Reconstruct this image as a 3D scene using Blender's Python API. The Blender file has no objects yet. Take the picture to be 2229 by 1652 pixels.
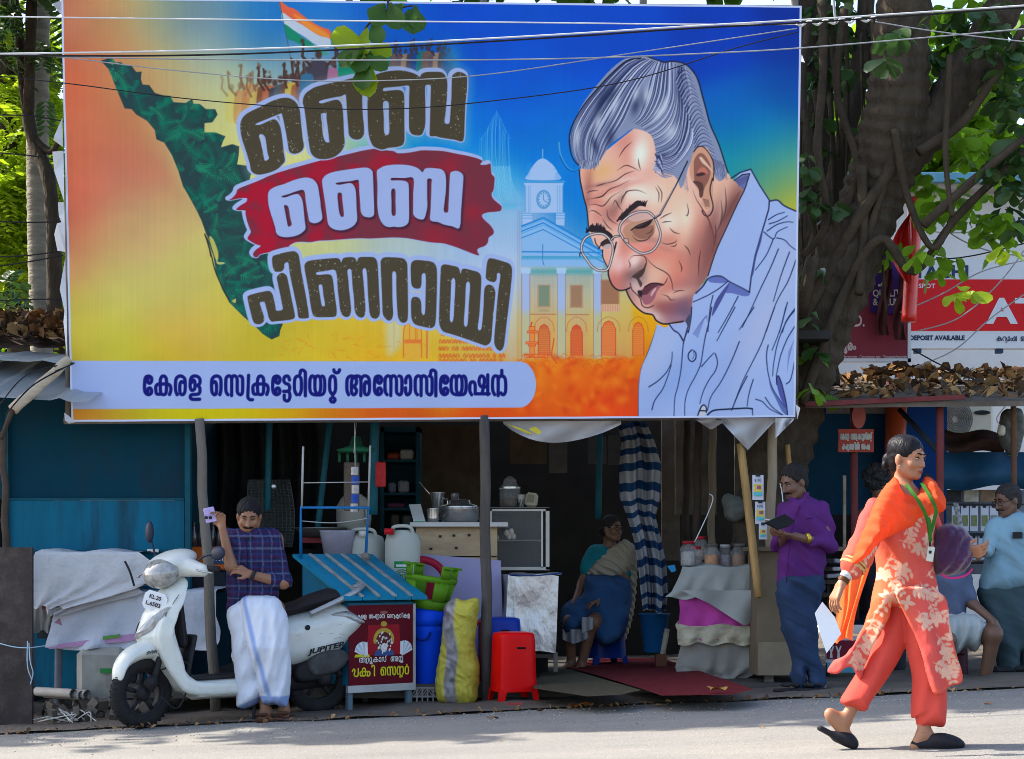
import bpy,bmesh,math,random
import numpy as np
from mathutils import Vector,Matrix
from mathutils.geometry import tessellate_polygon

S = bpy.context.scene
COL = S.collection
random.seed(7);RNG = np.random.default_rng(11)

# ------------------------------------------------------------------ camera, light
F = 3840.0;CX = 1114.5;HY = 1215.0;CZ = 1.01          # focal length, centre, eye line and eye height
cam = bpy.data.cameras.new('camera');cam.sensor_width = 36.0;cam.lens = F / 2229.0 * 36.0
cam.shift_y = (HY - 826.0) / 2229.0;cam.clip_start = 0.1;cam.clip_end = 400.0
camo = bpy.data.objects.new('camera',cam);COL.objects.link(camo)
camo.location = (0,0,CZ);camo.rotation_euler = (math.radians(90),0,0);S.camera = camo
SUNDIR = Vector((0.70,-0.25,-0.70)).normalized()
sl = bpy.data.lights.new('sun','SUN');sl.energy = 3.6;sl.angle = math.radians(0.55);sl.color = (1.0,0.93,0.82)
so = bpy.data.objects.new('sun',sl);COL.objects.link(so)
so.rotation_euler = SUNDIR.to_track_quat('-Z','Y').to_euler()
W = bpy.data.worlds.new('World');S.world = W;W.use_nodes = True
nt = W.node_tree;bg = nt.nodes['Background'];sk = nt.nodes.new('ShaderNodeTexSky');sk.sky_type = 'NISHITA'
sk.sun_disc = False;sk.dust_density = 2.0;sk.air_density = 0.9;sk.ozone_density = 0.6;sk.sun_elevation = math.asin(-SUNDIR.z);sk.sun_rotation = math.atan2(-SUNDIR.x,-SUNDIR.y)
nt.links.new(sk.outputs[0],bg.inputs[0]);bg.inputs[1].default_value = 0.15
S.view_settings.view_transform = 'Standard';S.view_settings.look = 'None';S.view_settings.gamma = 1.0
S.view_settings.exposure = 1.65
S.cycles.max_bounces = 8;S.cycles.transparent_max_bounces = 12
S.cycles.use_denoising = True;S.cycles.filter_width = 0.9

# ------------------------------------------------------------------ helpers
def at(px,py,Y):
    s = F / Y
    return np.array(((px - CX) / s,Y,CZ + (HY - py) / s))
def gz(x): return 0.045 * x                                # the street climbs gently to the right
def lin(c):
    c = np.asarray(c,float) / 255.0
    return np.where(c <= 0.04045,c / 12.92,((c + 0.055) / 1.055) ** 2.4)
def spline(pts,n=6,closed=False):
    P = np.asarray(pts,float);N = len(P)
    if N < 3: return P
    out = []
    for i in range(N if closed else N - 1):
        if closed: p0,p1,p2,p3 = P[(i-1) % N],P[i],P[(i+1) % N],P[(i+2) % N]
        else: p0,p1,p2,p3 = P[max(i-1,0)],P[i],P[i+1],P[min(i+2,N-1)]
        for k in range(n):
            t = k / n
            out.append(0.5 * (2*p1 + (p2-p0)*t + (2*p0-5*p1+4*p2-p3)*t*t + (3*p1-p0-3*p2+p3)*t**3))
    if not closed: out.append(P[-1])
    return np.array(out)
def sd_poly(X,Y,contours):                                # + inside, - outside, any number of contours
    X = np.asarray(X,np.float32);Y = np.asarray(Y,np.float32)
    d2 = np.full(np.broadcast(X,Y).shape,1e12,np.float32);ins = np.zeros(d2.shape,bool)
    for C in contours:
        C = np.asarray(C,np.float32);n = len(C)
        for i in range(n):
            ax,ay = C[i];bx,by = C[(i+1) % n];ex,ey = bx-ax,by-ay
            wx = X-ax;wy = Y-ay;L = ex*ex+ey*ey
            if L < 1e-12: continue
            t = np.clip((wx*ex+wy*ey)/L,0,1)
            d2 = np.minimum(d2,(wx-ex*t)**2 + (wy-ey*t)**2)
            if ay != by:
                ins ^= ((ay > Y) != (by > Y)) & (X < ex*(Y-ay)/(by-ay)+ax)
    d = np.sqrt(d2)
    return np.where(ins,d,-d)

def hashn(ix,iy,s=0):
    n = np.sin(ix*127.1 + iy*311.7 + s*74.7) * 43758.5453
    return n - np.floor(n)
def vnoise(X,Y,s=0):
    ix = np.floor(X);iy = np.floor(Y);fx = X-ix;fy = Y-iy
    fx = fx*fx*(3-2*fx);fy = fy*fy*(3-2*fy)
    a = hashn(ix,iy,s);b = hashn(ix+1,iy,s);c = hashn(ix,iy+1,s);d = hashn(ix+1,iy+1,s)
    return (a*(1-fx)+b*fx)*(1-fy) + (c*(1-fx)+d*fx)*fy
def fbm(X,Y,s=0,o=4):
    r = 0;a = 0.5
    for k in range(o):
        r = r + a*vnoise(X*2**k,Y*2**k,s+k);a *= 0.5
    return r

# ---- materials
MATS = {}
def mat(name,c,rough=0.6,var=0.18,scale=6.0,metal=0.0,bump=0.0,bscale=60.0,dirt=None,dirt_amt=0.0,dscale=2.5,
        trans=0.0,alpha=1.0,spec=0.10,stretch=(1,1,1),sheen=0.0,coat=0.0,emit=None,vcol=False,transl=0.0):
    if name in MATS: return MATS[name]
    m = bpy.data.materials.new(name);m.use_nodes = True;t = m.node_tree;N = t.nodes;L = t.links
    b = N['Principled BSDF'];b.inputs['Roughness'].default_value = rough;b.inputs['Metallic'].default_value = metal
    b.inputs['Specular IOR Level'].default_value = spec
    if coat: b.inputs['Coat Weight'].default_value = coat;b.inputs['Coat Roughness'].default_value = 0.15
    if sheen: b.inputs['Sheen Weight'].default_value = sheen
    if trans: b.inputs['Transmission Weight'].default_value = trans
    if alpha < 1: b.inputs['Alpha'].default_value = alpha
    tc = N.new('ShaderNodeTexCoord');mp = N.new('ShaderNodeMapping');mp.inputs['Scale'].default_value = stretch
    L.new(tc.outputs['Object'],mp.inputs[0])
    no = N.new('ShaderNodeTexNoise');no.inputs['Scale'].default_value = scale;no.inputs['Detail'].default_value = 6
    no.inputs['Roughness'].default_value = 0.62;L.new(mp.outputs[0],no.inputs['Vector'])
    mr = N.new('ShaderNodeMapRange');mr.inputs[1].default_value = 0.25;mr.inputs[2].default_value = 0.75
    mr.inputs[3].default_value = 1-var;mr.inputs[4].default_value = 1+var;L.new(no.outputs[0],mr.inputs[0])
    mx = N.new('ShaderNodeMix');mx.data_type = 'RGBA';mx.blend_type = 'MULTIPLY';mx.inputs[0].default_value = 1.0
    if vcol:
        va = N.new('ShaderNodeVertexColor');va.layer_name = 'Col';L.new(va.outputs[0],mx.inputs[6])
    else: mx.inputs[6].default_value = (*[float(v) for v in c],1)
    cm = N.new('ShaderNodeCombineColor')
    for i in range(3): L.new(mr.outputs[0],cm.inputs[i])
    L.new(cm.outputs[0],mx.inputs[7]);last = mx.outputs[2]
    if dirt is not None and dirt_amt > 0:
        n2 = N.new('ShaderNodeTexNoise');n2.inputs['Scale'].default_value = dscale;n2.inputs['Detail'].default_value = 8
        n2.inputs['Roughness'].default_value = 0.7;L.new(mp.outputs[0],n2.inputs['Vector'])
        m2 = N.new('ShaderNodeMapRange');m2.inputs[1].default_value = 0.48;m2.inputs[2].default_value = 0.72
        m2.inputs[3].default_value = 0;m2.inputs[4].default_value = dirt_amt;L.new(n2.outputs[0],m2.inputs[0])
        mz = N.new('ShaderNodeMix');mz.data_type = 'RGBA';L.new(m2.outputs[0],mz.inputs[0]);L.new(last,mz.inputs[6])
        mz.inputs[7].default_value = (*[float(v) for v in dirt],1);last = mz.outputs[2]
    L.new(last,b.inputs['Base Color'])
    if bump:
        n3 = N.new('ShaderNodeTexNoise');n3.inputs['Scale'].default_value = bscale;n3.inputs['Detail'].default_value = 5
        L.new(mp.outputs[0],n3.inputs['Vector'])
        bp = N.new('ShaderNodeBump');bp.inputs['Strength'].default_value = bump;bp.inputs['Distance'].default_value = 0.02
        L.new(n3.outputs[0],bp.inputs['Height']);L.new(bp.outputs[0],b.inputs['Normal'])
    if emit is not None:
        b.inputs['Emission Color'].default_value = (*emit,1);b.inputs['Emission Strength'].default_value = 1.0
    if transl > 0:
        tr = N.new('ShaderNodeBsdfTranslucent');L.new(last,tr.inputs[0])
        ms = N.new('ShaderNodeMixShader');ms.inputs[0].default_value = transl
        L.new(b.outputs[0],ms.inputs[1]);L.new(tr.outputs[0],ms.inputs[2])
        L.new(ms.outputs[0],N['Material Output'].inputs[0])
    MATS[name] = m
    return m

# ---- objects
def _loc(o): return np.array(o.matrix_basis.translation) if o is not None else np.zeros(3)
def world_base(o):
    v = np.zeros(3)
    while o is not None: v = v + np.array(o.location);o = o.parent
    return v
def tag(o,label=None,cat=None,group=None,kind=None):
    if label: o['label'] = label
    if cat: o['category'] = cat
    if group: o['group'] = group
    if kind: o['kind'] = kind
    return o
def thing(name,loc,label,cat,group=None):
    o = bpy.data.objects.new(name,None);COL.objects.link(o);o.location = tuple(float(v) for v in loc)
    o.empty_display_size = 0.1
    return tag(o,label,cat,group)
def link(name,me,m,parent=None):
    o = bpy.data.objects.new(name,me);COL.objects.link(o)
    if parent is not None: o.parent = parent
    if m is not None:
        for mm in (m if isinstance(m,(list,tuple)) else [m]): me.materials.append(mm)
    return o
def raw_mesh(name,V,Fc,m=None,parent=None,smooth=False,col=None,base=None):
    """V (n,3) world, Fc (k,3|4) int array"""
    V = np.asarray(V,float);Fc = np.asarray(Fc,np.int32)
    if parent is not None: V = V - world_base(parent)
    elif base is not None: V = V - np.asarray(base,float)
    me = bpy.data.meshes.new(name);n = len(V);k,w = Fc.shape
    me.vertices.add(n);me.vertices.foreach_set('co',V.astype(np.float32).ravel())
    me.loops.add(k*w);me.loops.foreach_set('vertex_index',Fc.ravel())
    me.polygons.add(k);me.polygons.foreach_set('loop_start',np.arange(0,k*w,w,dtype=np.int32))
    me.polygons.foreach_set('loop_total',np.full(k,w,np.int32))
    me.polygons.foreach_set('use_smooth',np.full(k,smooth))
    me.update();me.validate()
    if col is not None:
        a = me.color_attributes.new('Col','FLOAT_COLOR','POINT')
        c4 = np.ones((n,4),np.float32);c4[:,:3] = col;a.data.foreach_set('color',c4.ravel())
    o = link(name,me,m,parent)
    if base is not None and parent is None: o.location = tuple(float(v) for v in base)
    return o
class MB:
    """collects simple shapes into one mesh"""
    def __init__(s): s.v = [];s.f = [];s.mi = [];s.sm = [];s.cur = 0
    def add(s,V,Fc,smooth=False):
        b = len(s.v);s.v += [tuple(map(float,p)) for p in V]
        for f in Fc: s.f.append(tuple(b+i for i in f));s.mi.append(s.cur);s.sm.append(smooth)
        return s
    def box(s,c,size,R=None,bev=0.0):
        c = np.asarray(c,float);h = np.asarray(size,float)/2
        if bev > 0:
            b = min(bev,h.min()*0.9);V = [];Fc = []
            prof = [(-h[2],1),(-h[2]+b,0),(h[2]-b,0),(h[2],1)]
            for z,ins in prof:
                i = b if ins else 0
                for sx,sy,e in ((1,-1,0),(1,-1,1),(1,1,1),(1,1,0),(-1,1,0),(-1,1,1),(-1,-1,1),(-1,-1,0)):
                    x = sx*(h[0]-i);y = sy*(h[1]-i)
                    if e == 0: y -= sy*b if not ins else 0
                    else: x -= sx*b if not ins else 0
                    V.append((x,y,z))
            # order ring properly
            idx = [0,3,2,5,4,7,6,1]
            ring = lambda k: [k*8+i for i in idx]
            ring = lambda k: [k*8+i for i in (1,0,3,2,5,4,7,6)]
            for k in range(3):
                A = ring(k);B = ring(k+1)
                for i in range(8): Fc.append((A[i],A[(i+1) % 8],B[(i+1) % 8],B[i]))
            Fc.append(tuple(ring(0)[::-1]));Fc.append(tuple(ring(3)))
        else:
            V = [(x*h[0],y*h[1],z*h[2]) for z in (-1,1) for y in (-1,1) for x in (-1,1)]
            Fc = [(0,2,3,1),(4,5,7,6),(0,1,5,4),(2,6,7,3),(0,4,6,2),(1,3,7,5)]
        V = np.array(V)
        if R is not None: V = V @ np.asarray(R).T
        return s.add(V + c,Fc)
    def tube(s,pts,r,n=8,cap=True,smooth=True,rough=0.0):
        P = np.asarray(pts,float);k = len(P);r = np.broadcast_to(np.asarray(r,float),(k,))
        T = np.gradient(P,axis=0);T /= np.maximum(np.linalg.norm(T,axis=1,keepdims=True),1e-9)
        a = np.array((0,0,1.0)) if abs(T[0][2]) < 0.9 else np.array((1.0,0,0))
        V = [];u = np.cross(T[0],a);u /= np.linalg.norm(u)
        for i in range(k):
            u = u - T[i]*np.dot(u,T[i]);u /= np.linalg.norm(u);w = np.cross(T[i],u)
            for j in range(n):
                an = 2*math.pi*j/n;q = 1 if not rough else 1+rough*(3*(fbm(np.array(an*3.2+P[i][2]*1.1),np.array(P[i][2]*2.2+i*.02),5)-.47)+.5*math.sin(an*5+P[i][2]*2.5));V.append(P[i] + q*r[i]*(u*math.cos(an) + w*math.sin(an)))
        Fc = [(i*n+j,i*n+(j+1) % n,(i+1)*n+(j+1) % n,(i+1)*n+j) for i in range(k-1) for j in range(n)]
        if cap: Fc += [tuple(range(n))[::-1],tuple((k-1)*n+j for j in range(n))]
        return s.add(V,Fc,smooth)
    def lathe(s,c,prof,n=20,axis=(0,0,1),sx=1.0,sy=1.0,smooth=True,cap=True,jig=None):
        ax = Vector(axis).normalized();q = Vector((0,0,1)).rotation_difference(ax).to_matrix();V = []
        for i,(r,z) in enumerate(prof):
            for j in range(n):
                a = 2*math.pi*j/n;rr = r*(jig(a,z) if jig else 1)
                V.append(q @ Vector((rr*sx*math.cos(a),rr*sy*math.sin(a),z)) + Vector(c))
        k = len(prof)
        Fc = [(i*n+j,i*n+(j+1) % n,(i+1)*n+(j+1) % n,(i+1)*n+j) for i in range(k-1) for j in range(n)]
        if cap: Fc += [tuple(range(n))[::-1],tuple((k-1)*n+j for j in range(n))]
        return s.add(V,Fc,smooth)
    def ellip(s,c,r,n=14,m=8,R=None):
        V = [];c = np.asarray(c,float)
        for i in range(m+1):
            t = math.pi*i/m
            for j in range(n):
                a = 2*math.pi*j/n;V.append((r[0]*math.sin(t)*math.cos(a),r[1]*math.sin(t)*math.sin(a),r[2]*math.cos(t)))
        V = np.array(V)
        if R is not None: V = V @ np.asarray(R).T
        Fc = [(i*n+j,(i+1)*n+j,(i+1)*n+(j+1) % n,i*n+(j+1) % n) for i in range(m) for j in range(n)]
        return s.add(V+c,Fc,True)
    def prism(s,poly,O,U,Vv,th,holes=None):
        """flat polygon (2d) placed at O + a U + b V, extruded by th along the normal"""
        O,U,Vv = (np.asarray(q,float) for q in (O,U,Vv));N = np.cross(U,Vv);N /= np.linalg.norm(N)
        P = [O + U*a + Vv*b for a,b in poly];n = len(P)
        tris = tessellate_polygon([[Vector((a,b,0)) for a,b in poly]])
        V = P + [p + N*th for p in P]
        area = sum(poly[i][0]*poly[(i+1) % n][1]-poly[(i+1) % n][0]*poly[i][1] for i in range(n))
        Fc = []
        for t in tris: Fc.append(tuple(t));Fc.append(tuple(n+i for i in t[::-1]))
        for i in range(n): Fc.append((i,(i+1) % n,n+(i+1) % n,n+i))
        return s.add(V,Fc)
    def quad(s,a,b,c,d): return s.add([a,b,c,d],[(0,1,2,3)])
    def grid(s,fn,nu,nv,smooth=True):
        V = [fn(i/nu,j/nv) for j in range(nv+1) for i in range(nu+1)]
        w = nu+1
        return s.add(V,[(j*w+i,j*w+i+1,(j+1)*w+i+1,(j+1)*w+i) for j in range(nv) for i in range(nu)],smooth)
    def strokes(s,strokes,O,U,Vv,w,lift=0.0):
        """flat ribbons for lettering; strokes: list of 2d polylines in local units"""
        O,U,Vv = (np.asarray(q,float) for q in (O,U,Vv));N = np.cross(U,Vv);N /= np.linalg.norm(N)
        O = O + N*lift
        for k,st in enumerate(strokes):
            P = spline(st,4) if len(st) > 2 else np.asarray(st,float)
            T = np.gradient(P,axis=0);T /= np.maximum(np.linalg.norm(T,axis=1,keepdims=True),1e-9)
            Nn = np.stack([-T[:,1],T[:,0]],1)*w/2
            P = P.copy();P[0] -= T[0]*w*0.3;P[-1] += T[-1]*w*0.3
            A = P+Nn;B = P-Nn;V = []
            e = N*0.00015*(k % 7)
            for a,b in zip(A,B): V.append(O+U*a[0]+Vv*a[1]+e);V.append(O+U*b[0]+Vv*b[1]+e)
            s.add(V,[(2*i,2*i+1,2*i+3,2*i+2) for i in range(len(P)-1)])
        return s
    def build(s,name,m,parent=None,base=None):
        V = np.array(s.v,float)
        if parent is not None: V = V - world_base(parent)
        elif base is not None: V = V - np.asarray(base,float)
        me = bpy.data.meshes.new(name);me.from_pydata([tuple(p) for p in V],[],s.f)
        me.polygons.foreach_set('material_index',s.mi);me.polygons.foreach_set('use_smooth',s.sm)
        bm = bmesh.new();bm.from_mesh(me);bmesh.ops.recalc_face_normals(bm,faces=bm.faces[:]);bm.to_mesh(me);bm.free()
        me.update()
        o = link(name,me,m,parent)
        if base is not None and parent is None: o.location = tuple(float(v) for v in base)
        return o
def rotz(a):
    c,s_ = math.cos(a),math.sin(a);return np.array([[c,-s_,0],[s_,c,0],[0,0,1]])
def euler(x,y,z): return np.array(Matrix.Rotation(z,3,'Z') @ Matrix.Rotation(y,3,'Y') @ Matrix.Rotation(x,3,'X'))

# ---- distance-field modelling: smooth blends turned into one continuous mesh
class SDF:
    def __init__(s): s.p = []
    def cap(s,a,ra,b,rb,k=0.02,sub=False):
        a = np.asarray(a,float);b = np.asarray(b,float);r = max(ra,rb)
        def f(X,Y,Z):
            e = b-a;L = max(float(e@e),1e-9);wx,wy,wz = X-a[0],Y-a[1],Z-a[2]
            t = np.clip((wx*e[0]+wy*e[1]+wz*e[2])/L,0,1)
            return np.sqrt((wx-e[0]*t)**2+(wy-e[1]*t)**2+(wz-e[2]*t)**2) - (ra+(rb-ra)*t)
        s.p.append((f,np.minimum(a,b)-r,np.maximum(a,b)+r,k,sub));return s
    def chain(s,pts,rs,k=0.02):
        for i in range(len(pts)-1): s.cap(pts[i],rs[i],pts[i+1],rs[i+1],k)
        return s
    def ell(s,c,r,R=None,k=0.02,sub=False):
        c = np.asarray(c,float);r = np.asarray(r,float);Rt = None if R is None else np.asarray(R).T
        def f(X,Y,Z):
            x,y,z = X-c[0],Y-c[1],Z-c[2]
            if Rt is not None:
                x,y,z = (Rt[i,0]*x+Rt[i,1]*y+Rt[i,2]*z for i in range(3))
            k0 = np.sqrt((x/r[0])**2+(y/r[1])**2+(z/r[2])**2);k1 = np.sqrt((x/r[0]**2)**2+(y/r[1]**2)**2+(z/r[2]**2)**2)
            return k0*(k0-1)/np.maximum(k1,1e-6)
        m = r.max() if R is not None else r
        s.p.append((f,c-m,c+m,k,sub));return s
    def infl(s,poly,y0,T,R,k=0.02,curve=None,plane='xz',smooth=True,sub=False,ripple=None):
        """outline in a plane blown up to half thickness T at inset R; y0 is the middle depth"""
        C = spline(poly,4,True) if smooth else np.asarray(poly,float);ia,ib,ic = {'xz': (0,2,1),'yz': (1,2,0),'xy': (0,1,2)}[plane]
        lo = np.zeros(3);hi = np.zeros(3);lo[ia],lo[ib] = C.min(0);hi[ia],hi[ib] = C.max(0)
        cv = 0.0 if curve is None else 0.35
        lo[ic] = y0-T-cv;hi[ic] = y0+T+cv
        def f(X,Y,Z):
            G = (X,Y,Z);sl = [0,0,0];sl[ia] = slice(None);sl[ib] = slice(None);sl = tuple(sl)
            A = G[ia][sl];B = G[ib][sl];d = sd_poly(A,B,[C]).astype(np.float64)
            q = np.clip(d/R,0,1);h = T*np.sqrt(np.maximum(1-(1-q)**2,0))
            yc = np.zeros_like(d)+y0+(0 if curve is None else curve(A,B))
            if ripple is not None: h = h + ripple(A,B)*np.clip(d/R*2,0,1)
            ex = lambda M: np.expand_dims(M,ic)
            D = np.abs(G[ic]-ex(yc));dd = ex(d);out = np.sqrt(np.maximum(-dd,0)**2 + D**2)
            return np.where(dd < 0,out,(D-ex(h))*0.75)
        s.p.append((f,lo,hi,k,sub));return s
    def mesh(s,h,disp=None,smooth=1,bounds=None):
        k = max(p[3] for p in s.p);lo = np.min([p[1] for p in s.p if not p[4]],0)-3*h-k*0.3;hi = np.max([p[2] for p in s.p if not p[4]],0)+3*h+k*0.3
        if bounds is not None: lo = np.maximum(lo,bounds[0]);hi = np.minimum(hi,bounds[1])
        n = np.ceil((hi-lo)/h).astype(int)+1
        ax = [lo[i]+h*np.arange(n[i]) for i in range(3)]
        phi = np.full(n,1.0,np.float64)
        for f,a,b,kk,sub in s.p:
            mg = kk+2.5*h
            i0 = np.clip(((a-mg-lo)/h).astype(int),0,n-1);i1 = np.clip(np.ceil((b+mg-lo)/h).astype(int)+1,1,n)
            if np.any(i1 <= i0): continue
            sl = tuple(slice(i0[i],i1[i]) for i in range(3))
            X = ax[0][sl[0]][:,None,None];Y = ax[1][sl[1]][None,:,None];Z = ax[2][sl[2]][None,None,:]
            X,Y,Z = np.broadcast_arrays(X,Y,Z)
            d = f(X,Y,Z);o = phi[sl]
            if sub: d = -d;w = np.clip(0.5-0.5*(d-o)/kk,0,1);phi[sl] = o*w+d*(1-w)+kk*w*(1-w) if kk > 0 else np.maximum(o,d);continue
            w = np.clip(0.5+0.5*(o-d)/kk,0,1);phi[sl] = o*(1-w)+d*w-kk*w*(1-w)
        if disp is not None:
            X = ax[0][:,None,None];Y = ax[1][None,:,None];Z = ax[2][None,None,:]
            near = np.abs(phi) < 0.06
            XX,YY,ZZ = np.broadcast_arrays(X,Y,Z)
            phi[near] += disp(XX[near],YY[near],ZZ[near])
        for i in range(3):                                   # close at the box
            sl = [slice(None)]*3;sl[i] = 0;phi[tuple(sl)] = np.maximum(phi[tuple(sl)],h);sl[i] = -1;phi[tuple(sl)] = np.maximum(phi[tuple(sl)],h)
        V,Q = surface_nets(phi,lo,h)
        if smooth: V = relax(V,Q,smooth)
        return V,Q
def surface_nets(phi,lo,h):
    ins = phi < 0;nx,ny,nz = phi.shape
    c = [ins[i:nx-1+i,j:ny-1+j,k:nz-1+k] for i in (0,1) for j in (0,1) for k in (0,1)]
    cnt = sum(a.astype(np.int8) for a in c);act = (cnt > 0) & (cnt < 8)
    idx = np.argwhere(act);vid = -np.ones(act.shape,np.int64);vid[act] = np.arange(len(idx))
    acc = np.zeros((len(idx),3));num = np.zeros(len(idx))
    cor = [(i,j,k) for i in (0,1) for j in (0,1) for k in (0,1)]
    val = {o: phi[idx[:,0]+o[0],idx[:,1]+o[1],idx[:,2]+o[2]] for o in cor}
    for a in cor:
        for d in range(3):
            if a[d] == 1: continue
            b = list(a);b[d] = 1;b = tuple(b);va,vb = val[a],val[b];cr = (va < 0) != (vb < 0)
            t = np.where(cr,va/np.where(cr,va-vb,1),0);p = np.tile(np.array(a,float),(len(idx),1));p[:,d] += t
            acc[cr] += p[cr];num[cr] += 1
    V = lo + h*(idx + acc/np.maximum(num,1)[:,None])
    Q = []
    for d in range(3):
        u,v = [(1,2),(2,0),(0,1)][d]
        sa = [slice(None)]*3;sb = [slice(None)]*3;sa[d] = slice(0,-1);sb[d] = slice(1,None)
        A = ins[tuple(sa)];B = ins[tuple(sb)];e = np.argwhere(A != B)
        ok = (e[:,u] > 0) & (e[:,v] > 0) & (e[:,u] < phi.shape[u]-1) & (e[:,v] < phi.shape[v]-1);e = e[ok]
        if not len(e): continue
        fl = A[e[:,0],e[:,1],e[:,2]]
        def cell(du,dv):
            q = e.copy();q[:,u] -= du;q[:,v] -= dv;return vid[q[:,0],q[:,1],q[:,2]]
        q = np.stack([cell(1,1),cell(0,1),cell(0,0),cell(1,0)],1);q[~fl] = q[~fl][:,::-1];Q.append(q)
    Q = np.concatenate(Q);Q = Q[(Q >= 0).all(1)]
    return V,Q
def relax(V,Q,it):
    E = np.concatenate([Q[:,[0,1]],Q[:,[1,2]],Q[:,[2,3]],Q[:,[3,0]]])
    for _ in range(it):
        a = np.zeros_like(V);n = np.zeros(len(V))
        for d in range(3):
            a[:,d] = np.bincount(E[:,0],V[E[:,1],d],len(V)) + np.bincount(E[:,1],V[E[:,0],d],len(V))
        n = np.bincount(E[:,0],minlength=len(V)) + np.bincount(E[:,1],minlength=len(V))
        V = V*0.5 + 0.5*a/np.maximum(n,1)[:,None]
    return V
def sdf_obj(name,sdf,h,m,parent,col=None,disp=None,smooth=1,xf=None,bounds=None):
    V,Q = sdf.mesh(h,disp,smooth,bounds)
    c = col(V) if callable(col) else col
    if xf is not None: V = xf(V)
    return raw_mesh(name,V,Q,m,parent,True,c)

# ------------------------------------------------------------------ the printed banner, painted as one vertex coloured print
# artwork coordinates are units of the print, 4000 across the street view; Z(...) reads a traced detail at its own scale
RS = 1.9                                                     # artwork units per print sample
AX0,AY0,AX1,AY1 = 225,-20,3145,1660
PW,PH = int((AX1-AX0)/RS)+1,int((AY1-AY0)/RS)+1
ART = np.zeros((PH,PW,3),np.float32)
GX,GY = np.meshgrid(AX0+RS*np.arange(PW),AY0+RS*np.arange(PH))
def Z(x0,y0,sc): return lambda *pts: [(x0+pts[i]/sc,y0+pts[i+1]/sc) for i in range(0,len(pts),2)]
def _win(xs,ys,m):
    i0 = max(int((min(xs)-m-AX0)/RS),0);i1 = min(int((max(xs)+m-AX0)/RS)+2,PW)
    j0 = max(int((min(ys)-m-AY0)/RS),0);j1 = min(int((max(ys)+m-AY0)/RS)+2,PH)
    return (slice(j0,max(j1,j0)),slice(i0,max(i1,i0)))
def put(w,cov,col):
    cov = cov[...,None];ART[w] = ART[w]*(1-cov) + np.asarray(col,np.float32)*cov
def cover(cs,grow=0,soft=RS,dx=0,dy=0,clip=None):
    xs = [p[0]+dx for c in cs for p in c];ys = [p[1]+dy for c in cs for p in c]
    w = _win(xs,ys,abs(grow)+soft+4)
    d = sd_poly(GX[w]-dx,GY[w]-dy,cs);cov = np.clip(0.5+(d+grow)/soft,0,1)
    if clip is not None: cov = cov*clip[w]
    return w,cov
def fill(cs,col,a=1,grow=0,soft=RS,dx=0,dy=0,curve=True,clip=None):
    cs = [spline(c,4,True) if curve else c for c in (cs if isinstance(cs[0][0],(tuple,list,np.ndarray)) else [cs])]
    w,cov = cover(cs,grow,soft,dx,dy,clip);put(w,cov*a,col)
def line(pts,col,w0=3.0,w1=None,a=1.0,curve=True,clip=None,soft=RS):
    P = spline(pts,5) if curve and len(pts) > 2 else np.asarray(pts,float)
    w1 = w0 if w1 is None else w1;n = len(P)-1;w = _win(P[:,0],P[:,1],max(w0,w1)+4)
    X,Y = GX[w],GY[w];best = np.full(X.shape,-99.0)
    for i in range(n):
        (ax,ay),(bx,by) = P[i],P[i+1];ex,ey = bx-ax,by-ay;L = max(ex*ex+ey*ey,1e-9)
        t = np.clip(((X-ax)*ex+(Y-ay)*ey)/L,0,1);u = (i+t)/n
        if w1 == -1: r = w0/2*np.sin(np.pi*np.clip(u,.02,.98))
        else: r = (w0+(w1-w0)*u)/2
        best = np.maximum(best,r-np.sqrt((X-ax-ex*t)**2+(Y-ay-ey*t)**2))
    cov = np.clip(0.5+best/soft,0,1)*a
    if clip is not None: cov = cov*clip[w]
    put(w,cov,col)
def blob(cx,cy,rx,ry,ang,col,a=1,clip=None,p=2):
    R = 2.6*max(rx,ry);w = _win([cx-R,cx+R],[cy-R,cy+R],0);c,s_ = math.cos(ang),math.sin(ang)
    x = GX[w]-cx;y = GY[w]-cy;q = ((x*c+y*s_)/rx)**2 + ((-x*s_+y*c)/ry)**2
    cov = np.exp(-0.5*q**(p/2))*a
    if clip is not None: cov = cov*clip[w]
    put(w,cov,col)
def mask(cs,soft=RS,curve=True):
    M = np.zeros((PH,PW),np.float32);w,cov = cover([spline(c,4,True) if curve else c for c in cs],0,soft);M[w] = cov;return M

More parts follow.
